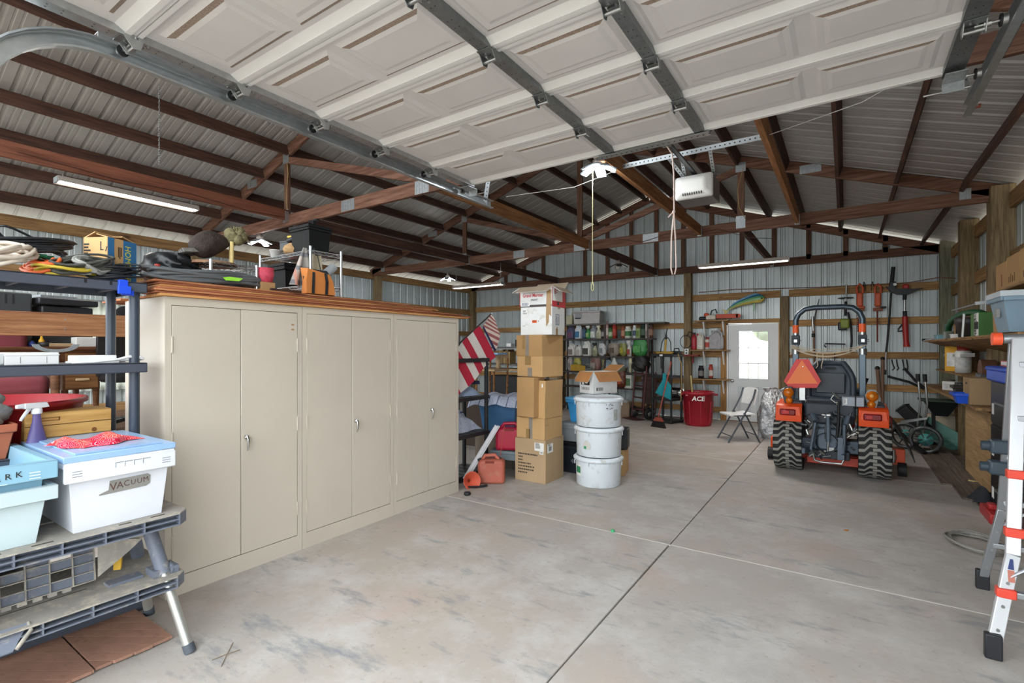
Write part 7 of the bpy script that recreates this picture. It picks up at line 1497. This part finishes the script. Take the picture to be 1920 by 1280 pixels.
# hydraulic control box
cb = B().box((.12, -.21, .835), (.335, -.06, .945)).ob('control_box', pm('control_box_grey', '858a92', .4, .3), tr, bevel=.006)
flatprint(cb, face((.155, -.2105, .89), (1, 0, 0)), .035, .07, M_LABEL, items=lines(5, .025, .06, -.013, .03, 4)); B().box((.245, -.213, .83), (.26, -.05, .95)).ob('strap', M_BLK, cb)
B().tube([(.14, -.06, .88), (.08, -.1, .92), (.03, -.12, .985)], [.014, .016, .014]).ob('control_lever', M_STEEL, tr)
B().tube([(.04, -.11, .95), (.01, -.12, .9), (.06, -.13, .86), (.1, -.13, .88)], .007).tube([(.1, -.13, .86), (.05, -.14, .84), (.045, -.14, .74)], .006).ball((.085, -.14, .845), .024, 10, 8).ball((.09, -.14, .80), .018, 10, 8).ob('valve_fittings', M_BRT, tr)
# steering, hood, joystick
B().box((-.26, .75, .42), (.26, 1.75, .92)).ob('hood', M_ORG, tr, bevel=.06, seg=4); B().box((-.22, 1.755, .45), (.22, 1.775, .85)).ob('grille', M_TDK, tr, bevel=.01); B().box((-.12, .6, .8), (.12, .78, 1.05)).ob('dash', M_TDK, tr, bevel=.03)
B().tube([(.16 * math.cos(a), .6 + .05 * math.sin(a), 1.1 + .15 * math.sin(a)) for a in [k * PI / 10 for k in range(20)]], .014, closed=True).ob('steering_wheel', M_BLK, tr); B().box((-.4, .45, .28), (.4, .8, .31)).ob('foot_board', M_TDK, tr)
B().tube([(.30, .3, .9), (.33, .32, 1.02), (.36, .34, 1.14)], [.03, .026, .036]).ob('joystick', M_BLK, tr); B().box((.2, .28, .82), (.34, .4, .95)).ob('joystick_console', M_TDK, tr, bevel=.02)
# mower deck and chute
B().box((-.5, .05, .13), (.5, .95, .21)).ob('deck_skirt', M_ORGD, tr, bevel=.03); B().box((-.24, -.02, .10), (.36, .1, .20)).ob('deck_rear_plate', M_ORGD, tr, bevel=.006)
B().box((.585, .3, .12), (.74, .5, .31)).ob('deck_side_plate', M_ORG, tr, bevel=.006); B().cyl((.63, .28, .15), (.63, .28, .3), .022).cyl((.63, .27, .19), (.63, .27, .24), .03).ob('deck_adjuster', M_STEEL, tr)
B().cyl((.67, .26, .08), (.75, .26, .08), .08, n=22).ob('anti_scalp_wheel', M_BLK, tr, bevel=.02); B().cyl((-.72, .44, .085), (-.63, .44, .085), .08, n=22).ob('anti_scalp_wheel', M_BLK, tr, bevel=.02)
B().box((-.69, .42, .12), (-.56, .6, .31)).ob('deck_side_plate', M_ORG, tr, bevel=.02)
B().box((.46, .3, .33), (.62, .95, .62)).box((.47, .28, .6), (.62, .5, .68)).ob('chute_mount', pm('loader_red', '8f2b22', .5), tr, bevel=.012)
def chute(u, v): return (.60 + .22 * v + .03 * u, .35 + .55 * u - .12 * v * (1 - u), .62 - .44 * v ** 1.3 + .0 * u)
B().grid(chute, 8, 8, thick=.012).ob('chute_flap', pm('grey_black_rubber', '3c3f42', .7, var=.2), tr)
# cord looped between the roll bar posts
b = B()
for k in range(5):
    s = .06 + .016 * k + (.012 if k % 2 else 0); b.tube([(xl + (xr - xl) * u - .03 + .06 * u, yR - .055 - .004 * k, 1.545 - .01 * k * (1 - u) - s * 4 * u * (1 - u)) for u in [j / 14 for j in range(15)]], .0055, n=6)
for x0 in (.0, .06): b.tube([(xl + .235 + x0, yR - .06, 1.465), (xl + .235 + x0 * 1.1, yR - .065, 1.37), (xl + .245 + x0 * .6, yR - .065, 1.29), (xl + .225 + x0, yR - .065, 1.255)], .0055, n=6)
b.tube([(xl - .03, yR - .05, 1.55), (xl - .05, yR - .06, 1.5), (xl - .055, yR - .06, 1.42)], .0055, n=6)
for v in range(len(b.v)): b.v[v] = tuple(Vector(b.v[v]) + TO)
b.ob('tied_cord', pm('natural_cord', 'c4b49c', .8), None, label='natural cord looped in a swag between roll bar posts', cat='cord')
# ================================================ along the near right wall
PLY = wood('plywood_tan', 'a5825a', 'c2a074', 1, knots=0); PLYD = wood('grey_floor_plank', '5c5047', '82746a', 1, rv=.2); PLYU = wood('rough_shelf_ply', '7a5b3c', 'a88558', 1)
us = thing('wall_shelf_run', 'rough plywood shelf along the near wall above the bench', 'shelf', (0, 0, 0))
B().box((.98, 4.75, 1.60), (1.48, 9.6, 1.62)).ob('shelf_board', PLYU, us, bevel=.003)
for y0, y1 in ((9.3, 8.35), (8.3, 7.35), (7.3, 6.3), (6.25, 5.3)):
    b = B(); b.add([(.99, y0, 1.60), (.99, y1, 1.60), (1.44, y1 + .3, 1.475), (1.44, y0 + .3, 1.475), (.99, y0, 1.59), (.99, y1, 1.59), (1.44, y1 + .3, 1.465), (1.44, y0 + .3, 1.465)], [(0, 1, 2, 3), (7, 6, 5, 4), (0, 4, 5, 1), (1, 5, 6, 2), (2, 6, 7, 3), (3, 7, 4, 0)]); b.ob('slanted_panel', PLYU, us)
def W1(x, y, X): return px(x, y, X=X)
ZS = 1.622
def sitem(name, label, cat, xp, X=1.18, z=ZS): p = px(xp, 652, X=X); return thing(name, label, cat, (X, p.y, z))
t = sitem('rod_bundle', 'bundle of pale rods with black ends on the shelf end', 'rods', 1750, 1.1); 
for k in range(4): B().cyl((-.02 + k * .02, .9, .01 + .012 * (k % 2)), (-.02 + k * .025, .05, .012 + .012 * (k % 2)), .008, n=7).ob('rod', M_STEEL if k % 2 else M_WHP, t)
B().box((-.035, .88, 0), (.055, 1.0, .04)).ob('end_block', M_BLK, t)
for nm, lab, xp, X, dims, m in (('plastic_tub', 'teal blue flat tub on the plywood shelf', 1763, 1.08, (.1, .25, .07), pm('dusty_teal', '6f9aa6', .4)), ('white_tray', 'white flat tray on the plywood shelf before the dark pot', 1793, 1.08, (.08, .22, .05), M_WHP), ('clear_box', 'clear smoky box beside the teal tub', 1778, 1.1, (.08, .18, .1), pm('smoky_clear', '8d948d', .2, trans=.3))):
    t = sitem(nm, lab, nm.split('_')[1], xp, X); B().box((-dims[0] / 2, -dims[1] / 2, 0), (dims[0] / 2, dims[1] / 2, dims[2])).ob('body', m, t, bevel=.01); B().box((-dims[0] / 2 - .006, -dims[1] / 2 - .006, dims[2] - .01), (dims[0] / 2 + .006, dims[1] / 2 + .006, dims[2])).ob('rim', m, t)
t = sitem('painted_board', 'tan board smeared with pale blue paint behind the green hose', 'board', 1775, 1.40); B().box((-.01, -.75, 0), (.01, .35, .28)).ob('board', PLY, t); B().box((-.0115, -.65, .14), (-.0101, .36, .28)).box((-.0115, .15, .0), (-.0101, .36, .14)).ob('paint_patch', pm('pale_blue_paint', '8ea3b8', .7, var=.2, scale=9), t)
p0 = px(1777, 630, X=1.12); 
B().tube([Vector((1.12, p0.y, ZS + .03))] + [px(*q) if False else px(q[0], q[1], X=q[2]) for q in ((1779, 612, 1.12), (1784, 602, 1.12), (1793, 594, 1.13), (1805, 588, 1.15), (1822, 585, 1.18), (1838, 586, 1.22), (1850, 591, 1.26))], .035, n=12).ob('green_hose', pm('deep_green_hose', '1f5a35', .4), None, label='thick green hose arching over the dark pot', cat='hose')
t = sitem('plant_pot', 'dark ribbed plastic pot on the shelf under green hose', 'pot', 1822, 1.2); B().lathe([(0, 0), (.12, 0), (.14, .15), (.15, .16), (.155, .235), (.14, .235), (.12, .02), (0, .02)], 22).ob('pot_wall', pm('charcoal_pot', '322f2f', .5), t)
t = sitem('white_rods', 'pair of thin white rods leaning at the dark pot', 'rods', 1804, 1.05); B().tube([(0, 0, 0), (.02, .05, .26)], .007).ob('rod', M_WHP, t); B().tube([(.0, -.04, 0), (.02, .0, .25)], .007).ob('rod', M_WHP, t)
gb = sitem('green_carton', 'green printed carton with white label panel on shelf', 'carton', 1856, 1.22)
M_GRB = pm('green_carton_card', '4a7a3c', .6); B().box((-.12, -.22, 0), (.12, .16, .24)).ob('body', M_GRB, gb, bevel=.003)
flatprint(gb, face((-.1205, -.11, .12), (0, -1, 0)), .21, .236, M_LABEL, items=[(-.10, -.045, .10, .03, M_INK)])
for i, (s_, sz, z) in enumerate((('FLAT', .05, .212), ('IMPORT', .03, .178), ('THE CAR', .03, .154), ('PROMO', .03, .06), ('TO PRO', .03, .034), ('9.0 LB', .028, .012))): text(s_, M_INK, sz, face((-.1218, -.012, z), (0, -1, 0)), gb, 'lettering', .0004, 'LEFT', bold=.001)
B().grid(lambda u, v: (-.01 * math.sin(9 * u), (u - .5) * .3 + .05 * v, .34 * v + .02 * math.sin(6 * u) * v), 10, 8, thick=.006).ob('torn_cardboard', M_CARD, None, label='torn brown cardboard flap standing beside the green carton', cat='cardboard', loc=(1.06, px(1874, 652, X=1.06).y, ZS))
k = tote('tote', 'grey blue tote with pale lid on shelf by the ladder top', 'tote', (1.17, 5.02, ZS + .001), .40, .5, .25, pm('slate_blue_tote', '7d95a6', .4, var=.06), -PI / 2, pm('pale_lid', 'c3cbd2', .4), .04, lid_h=.04); B().box((-.02, -.255, .11), (.05, -.235, .17)).ob('emblem', M_CGRY, k)
b = B()
for q in range(4): b.box((.05 + q * .025, -.262, .225), (.065 + q * .025, -.258, .24))
b.ob('rim_dots', M_LABEL, k)
# upper carton shelf
t = thing('high_shelf', 'dark narrow shelf carrying tan cartons high on near wall', 'shelf', (0, 0, 0)); B().box((1.12, 4.4, 2.0), (1.5, 6.45, 2.02)).ob('board', PLYU, t); B().bar((1.02, 6.35, 1.93), (1.5, 6.35, 1.98), .03, .03).ob('bracket', M_STEEL, t); B().tube([(1.0, 7.4, 1.93), (1.1, 6.5, 1.95), (1.3, 6.0, 1.95)], .012).ob('rod', M_STEEL, t)
for i, (y0, w, h) in enumerate(((6.1, .34, .24), (5.72, .38, .26), (5.3, .42, .27))):
    o = carton(('tan carton farthest along the high shelf', 'tan carton with dark strokes in the middle of the high shelf', 'tan carton nearest the camera on the high shelf')[i], (1.32, y0, 2.021), w, .34, h, -PI / 2, M_CARD, group='cartons on the high shelf')
    if i: b = B(); [b.box((-.12 + q * .055, -.1712, .04), (-.10 + q * .055, -.17, .09 + .02 * (q % 2))) for q in range(4)]; b.ob('print', pm('brown_print', '6d4a30', .8), o)
    else: B().box((.02, -.1712, .03), (.05, -.17, .14)).ob('print', pm('reddish_print', '8a4a30', .8), o)
# bench with bottles
wb2 = thing('wall_bench', 'cluttered wooden bench along the wall under plywood shelf', 'bench', (0, 0, 0))
B().box((1.05, 6.5, .90), (1.5, 10.4, .93)); B().box((1.15, 7.9, 1.17), (1.5, 9.9, 1.19)).box((1.45, 7.9, .93), (1.49, 7.94, 1.17)).box((1.45, 9.86, .93), (1.49, 9.9, 1.17)).ob('riser_shelf', PLYU, wb2); B().box((1.05, 6.5, .90), (1.5, 10.4, .93)).ob('bench_top', PLYU, wb2); B().box((1.2, 6.6, 0), (1.24, 8.0, .86)).ob('plywood_side', PLY, wb2)
for y in (6.55, 8.4, 10.3): B().box((1.42, y - .04, 0), (1.5, y + .04, .86)).ob('leg', PLYU, wb2)
def bitem(xp, X=1.25): return px(xp, 652, X=X).y
for kind, nm, lab, xp, h, w, c, cap, lb in (('box', 'yellow_carton', 'yellow and white carton at the bench end', 1793, .34, .26, 'd8a53a', 'd8a53a', 'cfd0cc'), ('can', 'white_pail', 'white round pail with red top on the bench', 1806, .34, .2, 'cfd0cd', '8a3028', 'b9bab8'), ('can', 'small_yellow_tin', 'small yellow tin at the front of bench clutter', 1783, .14, .12, 'd0a63c', '3a3632', 'e0c860'), ('box', 'white_box_low', 'low white box under the yellow tins', 1787, .12, .2, 'd5d6d4', 'd5d6d4', 'b9bab8'), ('can', 'dark_jar', 'dark lidded jar between tins on the bench', 1797, .13, .1, '3f4a4e', '222', '8d9296') if False else ('can', 'dark_jar', 'dark lidded jar between tins on the bench', 1797, .13, .1, '3f4a4e', '222222', '8d9296'), ('can', 'glass_jar', 'pale glass jar beside mustard tin', 1803.5, .13, .09, 'b5bdc4', '3a3a3c', '7d8a96'), ('can', 'mustard_tin', 'mustard coloured tin on the bench near black tray', 1814, .12, .13, 'b5973a', '2e2a26', 'cbb765')):
    o = bottle(kind, nm, lab, 1100, .89, h, w if h < .2 else w * .8, c, cap, lb, .05, 'tins on the wall bench'); hi = .0 if h > .2 else .0; o.location = (1.25 if h > .2 else 1.22, bitem(xp, 1.25 if h > .2 else 1.22), 1.191 if h > .2 else .931); o.rotation_euler = (0, 0, -.9)
k = tote('crate', 'dark ribbed crate of parts tilted on the wall bench', 'crate', (1.22, bitem(1818, 1.16), .932), .22, .4, .15, pm('dark_brown_crate', '2b2523', .6), PI / 2, None, .03)
k = tote('bin', 'bright blue open bin at the bench front', 'bin', (1.12, bitem(1829, 1.12), .932), .2, .36, .11, pm('vivid_blue', '1f52c9', .35), PI / 2, None, .03); B().tube([(-.1, 0, .1), (0, 0, .17), (.1, 0, .1)], .01).ob('handle', M_BLK, k)
o = carton('brown carton with hand hole standing on the bench end', (1.20, 6.95, .932), .34, .3, .27, -PI / 2, pm('dull_brown_card', 'a08462', .85)); B().box((-.05, -.1512, .2), (.03, -.15, .222)).ob('hand_hole', M_BLK, o)
t = thing('bench_grinder', 'rusty brown bench tool with round wheel under the shelf', 'grinder', (1.28, 7.35, .932)); B().cyl((-.06, 0, .34), (.06, 0, .34), .11, n=20).ob('wheel', pm('rusty_brown_metal', '6b4a38', .6, .3), t); B().box((-.08, -.1, 0), (.08, .12, .3)).ob('stand', M_GRIME, t, bevel=.01)
b = B(); perf(b, (1.2, 9.6, 1.40), (1.22, 7.6, 1.43), .04, (1, 0, 0)); b.ob('perforated_strip', None, None, label='perforated steel strip hanging under the plywood shelf', cat='strip')
# black cabinet, blue box, red box
t = thing('black_cabinet', 'black steel cabinet against the wall behind the ladder', 'cabinet', (1.13, 5.75, 0))
B().box((.012, -.62, .03), (.34, .62, 1.21)).ob('body', M_BLKP, t, bevel=.006)
for z0, z1 in ((.05, .42), (.44, .80), (.82, 1.20)): d = B().box((0, -.6, z0), (.014, .6, z1)).ob('drawer', pm('gloss_black_panel', '161719', .35), t, bevel=.004); B().box((-.03, -.1, (z0 + z1) / 2), (0, .32, (z0 + z1) / 2 + .02)).ob('drawer_pull', M_STEEL, d, bevel=.004); B().box((-.001, .48, z0 + .08), (0, .56, z0 + .18)).ob('sticker', M_LABEL, d)
B().box((-.16, -.5, 0), (.2, .5, .13)).box((-.17, -.51, .09), (.21, .51, .135)).ob('blue_case', MATS['vivid_blue'], None, bevel=.02, label='vivid blue plastic case on top of the black cabinet', cat='case', loc=(1.24, 5.75, 1.212))
B().m(M_REDP).box((-.08, -.2, 0), (.08, .2, .05)).m(M_LABEL).box((-.081, -.05, .01), (-.08, .18, .04)).ob('red_box', None, None, bevel=.003, label='flat red and white box on the vivid blue case', cat='box', loc=(1.22, 5.85, 1.35))
B().box((-.05, -.2, 0), (.05, .2, .09)).box((-.03, -.05, .09), (.03, .05, .14)).ob('red_jack', pm('floor_jack_red', 'a52a2c', .4), None, bevel=.012, label='red floor jack low beside the black cabinet', cat='jack', loc=(1.075, 6.0, 0))
B().grid(lambda u, v: crumple(u, v, .22, .3, .10, 81), 18, 18, thick=.003).ob('dark_jacket', pm('charcoal_cloth', '2b2d31', .95), None, label='charcoal jacket dropped on planks by black cabinet', cat='jacket', loc=(1.12, 6.5, .045))
# floor planks
for k, (x, y0, y1, z, w, tz) in enumerate(((1.38, 6.7, 9.9, 0, .2, .02), (1.25, 6.4, 10.1, 0, .14, .018), (1.12, 6.2, 10.2, 0, .13, .02), (1.02, 6.6, 9.6, 0, .1, .018), (1.13, 6.5, 9.9, .02, .09, .022), (1.20, 6.9, 10.0, .02, .05, .03), (.93, 7.2, 9.4, 0, .09, .018))):
    B().box((x - w / 2, y0, z), (x + w / 2, y1, z + tz)).ob('plank', PLYD, None, bevel=.003, label='weathered grey plank lying along the wall on the floor', cat='plank', group='planks on the floor', rz=0)
B().box((.8, 8.5, 0), (1.06, 9.35, .012)).ob('plywood_offcut', PLYD, None, label='thin plywood offcut under the reel mower wheels', cat='plywood') if False else None
for i, (xx, yy, r_) in enumerate(((1848, 906, .5), (1868, 936, .6))): p = px(xx, yy, Z=.045); B().box((-.012, -.14, 0), (.012, .14, .01)).ob('pale_stick', M_LEG, None, label=('pale wood stick lying across grey planks', 'short pale stick on planks near red jack')[i], cat='stick', loc=(p.x, p.y, .044), rz=1.2)
# green white box and varnish can in the corner
t = carton('green and cream printed box in the corner below the post', (1.27, 10.35, 0), .36, .24, .46, -.25, pm('cream_card', 'cdbfa8', .8)); B().prism([(-.18, 0), (.18, 0), (.18, .13), (-.0, .2), (-.18, .29)], 0, .0015, face((0, -.1205, 0), (1, 0, 0))).ob('green_print', pm('leaf_green_print', '5fa53a', .6), t)
t = thing('varnish_can', 'yellow and black varnish can before the green cream box', 'can', (1.29, 10.12, 0)); B().m(MATS['plastic_d8a53a']).lathe([(0, 0), (.1, 0), (.1, .1)], 20).m(M_INK).lathe([(.1005, .1), (.1005, .2), (.085, .21), (0, .21)], 20).ob('body', None, t); B().lathe([(.102, .2), (.104, .215), (.09, .215)], 20).ob('lid_rim', M_STEEL, t); text('Polymer', MATS['plastic_d8a53a'], .05, face((-.03, -.1, .15), (.96, -.28, 0)), t, 'lettering', .001) if False else None
# reel mower
t = thing('reel_mower', 'old push reel mower with teal wheel hubs by the corner', 'mower', (.98, 9.25, 0), -.3)
for i, (x, y) in enumerate(((-.0, -.1), (-.28, .12))):
    w = B().m(M_GRIME).lathe([(.15, -.03), (.19, -.035), (.2, 0), (.19, .035), (.15, .03), (.15, -.03)], 26, M=T(x, y, .2) @ RX(PI / 2)).m(pm('teal_hub', '4f9a94', .5)).lathe([(0, -.035), (.085, -.03), (.09, .0), (0, .03)], 18, M=T(x, y, .2) @ RX(PI / 2) @ RX(PI) if False else T(x, y - .0, .2) @ RX(PI / 2)).ob('wheel', None, t)
    for k in range(6): B().bar((x, y - .01, .2), (x + .17 * math.cos(k * PI / 3), y - .01, .2 + .17 * math.sin(k * PI / 3)), .02, .012).ob('spoke', M_GRIME, w)
for k in range(5): a = k * 1.25; B().tube([(-.0 + .07 * math.cos(a), -.05, .2 + .07 * math.sin(a)), (-.14 + .07 * math.cos(a + .6), .01, .2 + .07 * math.sin(a + .6)), (-.28 + .07 * math.cos(a + 1.2), .08, .2 + .07 * math.sin(a + 1.2))], .01).ob('reel_blade', M_STEEL, t)
for x in (-.06, .02): B().tube([(x - .08, .05, .22), (x - .02, .0, .7), (x - .05, .02, 1.06)], .013).ob('handle_shaft', M_STEEL, t); B().cyl((x - .05, .02, 1.02), (x - .055, .02, 1.13), .026).ob('grip', M_BLK, t)
B().bar((-.3, -.05, .42), (.0, -.02, .5), .012, .03).bar((-.5, -.08, .34), (-.1, -.02, .46), .014, .014).ob('crossbar', M_STEEL, t)
# seed spreader, tray, chute
t = thing('seed_spreader', 'black hopper spreader tilted behind the reel mower', 'spreader', (1.20, 9.9, .48)); R4 = lambda w, d, z: [(-w, -d, z), (w, -d, z), (w, d, z), (-w, d, z)]
b = B(); b.add(R4(.08, .08, 0) + R4(.2, .17, .22) + R4(.19, .16, .22) + R4(.07, .07, .02), [(3, 2, 1, 0), (12, 13, 14, 15)] + [(4 * k + e, 4 * k + (e + 1) % 4, 4 * k + 4 + (e + 1) % 4, 4 * k + 4 + e) for k in range(3) for e in range(4)]); b.ob('hopper', M_BLKP, t); B().box((-.25, -.2, .22), (.28, .2, .245)).ob('hopper_lid', pm('dark_green_lid', '39483a', .5), t); B().box((-.1, -.05, -.48), (-.06, .05, .05)).ob('stand', M_BLK, t)
t = thing('cart_tray', 'faded teal plastic cart tray leaning in the corner', 'tray', (1.16, 9.80, .13), -.2); t.rotation_euler = (.35, .55, -.2)
b = B(); b.add(R4(.2, .12, 0) + R4(.27, .19, .16) + R4(.26, .18, .16) + R4(.19, .11, .01), [(3, 2, 1, 0), (12, 13, 14, 15)] + [(4 * k + e, 4 * k + (e + 1) % 4, 4 * k + 4 + (e + 1) % 4, 4 * k + 4 + e) for k in range(3) for e in range(4)]); b.ob('tray_shell', pm('faded_teal', '5d9488', .5, var=.2, scale=7, dirt='8fb0a5', dirt_amt=.5), t, bevel=.008)
a = px(1690, 762, Y=9.9); c = px(1748, 818, Y=9.75); B().bar(a, c, .16, .16).bar(a + (c - a) * .02, a + (c - a) * .06, .18, .18).ob('leaf_chute', pm('black_chute', '27292d', .4), None, bevel=.01, label='black square plastic chute slanting against the back wall', cat='chute')
B().tube([px(1700, 812, Y=9.6), px(1725, 803, Y=9.5), px(1745, 795, Y=9.4)], .014).tube([px(1712, 816, Y=9.55), px(1748, 800, Y=9.4)], .012).ob('tow_bar', M_STEEL, None, label='bare steel tow bar lying across the mower', cat='bar') if False else None
t = thing('loose_hoe', 'dark wooden rail lying from mower to tractor', 'tool', (0, 0, 0)); B().bar(px(1672, 800, Y=9.6), px(1735, 850, Y=9.0), .05, .04).ob('rail', M_BLK, t)
# strap coil, leaf, cap
coil('flat grey strap coiled on the concrete by the ladder foot', (.83, 5.12, 0), .17, .23, 6, .0085, pm('grey_braided_strap', '8d8a84', .6, .3), (0, 0, .3), .3, .004, name='strap_coil', cat='strap', sd=91, spread=.012)
p = px(1582, 994, Z=0); B().prism([(0, 0), (.02, .012), (.045, .004), (.03, -.012), (.012, -.016)], 0, .004).ob('fallen_leaf', pm('orange_leaf', 'b5762c', .8), None, label='small orange fallen leaf on the concrete', cat='leaf', loc=(p.x, p.y, .001), rz=.6)
p = px(1149, 997, Z=0); B().cyl((0, 0, 0), (0, 0, .012), .016, n=14).cyl((0, 0, .012), (0, 0, .02), .012, n=14).ob('cap', pm('mint_green_cap', '4fb07a', .4), None, label='mint green bottle cap on the pale floor joint', cat='cap', loc=(p.x, p.y, .001))
# ================================================ folding ladder
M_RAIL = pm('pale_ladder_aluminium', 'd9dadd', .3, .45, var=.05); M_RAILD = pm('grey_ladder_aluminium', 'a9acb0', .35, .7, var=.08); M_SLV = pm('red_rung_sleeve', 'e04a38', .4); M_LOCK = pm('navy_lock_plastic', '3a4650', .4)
ld = thing('folding_ladder', 'aluminium folding ladder with red sleeves standing open at the frame edge', 'ladder', (0, 0, 0))
def railpath(b, pts, w, d, up): 
    for a, c in zip(pts[:-1], pts[1:]): b.bar(a, c, w, d, up)
    return b
LW = .46
near = [px(1862, 1222, Y=3.31), px(1899, 1040, Y=3.46), px(1911, 640, Y=3.76)]; far = [px(1842, 1085, Y=4.23), px(1879, 955, Y=4.13), px(1902, 640, Y=3.86)]
near[0].z = .05; far[0].z = .05; near[2].z = far[2].z = 1.56
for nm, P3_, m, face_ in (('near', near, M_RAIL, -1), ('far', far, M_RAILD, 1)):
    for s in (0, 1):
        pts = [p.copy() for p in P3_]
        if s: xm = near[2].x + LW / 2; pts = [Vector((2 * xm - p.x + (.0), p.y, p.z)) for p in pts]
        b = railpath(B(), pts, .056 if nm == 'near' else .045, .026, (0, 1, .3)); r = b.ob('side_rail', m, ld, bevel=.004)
        B()  .bar(pts[0] + Vector((0, 0, .07)), pts[0] + Vector((0, 0, -.05)), .065, .04, (0, 1, .3)).ob('rubber_foot', M_BLKP, r, bevel=.006)
        for f in (.2, .45, .7): c = pts[0].lerp(pts[1], f); B().cyl(c + Vector((0, -.018, 0)), c + Vector((0, -.012, 0)), .008, n=8).ob('rivet', M_STEEL, r)
    for i, z in enumerate((.30, .58, .86, 1.14, 1.42)):
        k = 0 if z < P3_[1].z else 1; f = (z - P3_[k].z) / (P3_[k + 1].z - P3_[k].z); c = P3_[k].lerp(P3_[k + 1], f); xm = near[2].x + LW / 2; e = Vector((2 * xm - c.x, c.y, c.z))
        B().bar(c, e, .035, .03).ob('rung', M_RAILD, ld, bevel=.004)
        if nm == 'near' and i < 3: B().bar(c - Vector((.034, 0, 0)), c + Vector((.04, 0, 0)), .05, .045).ob('rung_sleeve', M_SLV, ld, bevel=.006)
    c = P3_[0].lerp(P3_[1], .75); B().tube([c, c + Vector((.14, 0, .12))], .014, flat=(1, .5)).ob('diagonal_brace', M_RAILD, ld)
h = near[2].lerp(far[2], .5)
B().cyl(h + Vector((-.055, 0, 0)), h + Vector((.04, 0, 0)), .026, n=16).cyl(h + Vector((LW - .04, 0, 0)), h + Vector((LW + .05, 0, 0)), .026, n=16).ob('hinge_barrel', M_RAILD, ld); B().cyl(h + Vector((-.10, 0, 0)), h + Vector((-.06, 0, 0)), .036, n=18).ob('hinge_knob', pm('orange_knob', 'ef5a34', .4), ld, bevel=.006)
for z in (.80, .93): 
    f = (z - far[1].z) / (far[2].z - far[1].z); c = far[1].lerp(far[2], f); B().box(c + Vector((-.075, -.05, -.04)), c + Vector((.03, .04, .04))).ob('lock_body', M_LOCK, ld, bevel=.012); B().cyl(c + Vector((-.11, 0, 0)), c + Vector((-.07, 0, 0)), .028, n=12).ob('lock_knob', M_LOCK, ld, bevel=.004)
c = near[0].lerp(near[1], .85); Mx = face(c + Vector((.0, -.0145, 0)), (1, .0, 0), near[1] - near[0]); B().m(M_INKB).box((-.012, .0, 0), (.012, .05, .001), Mx).m(pm('rust_red_decal', 'b06a5a', .6)).box((-.012, -.06, 0), (.012, -.003, .001), Mx).ob('decal', None, ld)

# small wires stapled to the trusses
for lab, pts in (('tan wire stapled down the web of the nearest truss', [(-6.10, 3.77, 3.95), (-6.08, 3.77, 3.8), (-6.11, 3.77, 3.6), (-6.12, 3.77, 3.45), (-6.09, 3.77, 3.32)]), ('yellow wire drooping down the far truss web near opener', [(-1.17, 7.46, 4.0), (-1.24, 7.46, 3.7), (-1.22, 7.46, 3.45), (-1.14, 7.46, 3.28)]), ('pale wire sagging along a purlin past the raised door', [(-4.95, 4.2, 4.40), (-4.93, 4.7, 4.34), (-4.95, 5.4, 4.36), (-4.94, 6.2, 4.33), (-4.95, 7.0, 4.37)]), ('dark wire drooping along the red lengthwise joist', [(-6.06, 1.2, 3.24), (-6.06, 1.9, 3.20), (-6.06, 2.6, 3.23), (-6.06, 3.2, 3.19), (-6.06, 3.7, 3.21)]), ('brown wire wound along the far truss chord', [(-3.0, 7.46, 3.24), (-2.6, 7.46, 3.14), (-2.2, 7.46, 3.22), (-1.8, 7.46, 3.15), (-1.5, 7.46, 3.2), (-1.1, 7.46, 3.02), (-.8, 7.6, 3.0)])):
    B().tube(pts, .004, n=5).ob('stapled_wire', pm('tan_wire', 'b59a62', .6) if 'dark' not in lab and 'brown' not in lab else pm('brown_wire', '4d3026', .6), None, label=lab, cat='wire')
texts_to_mesh()
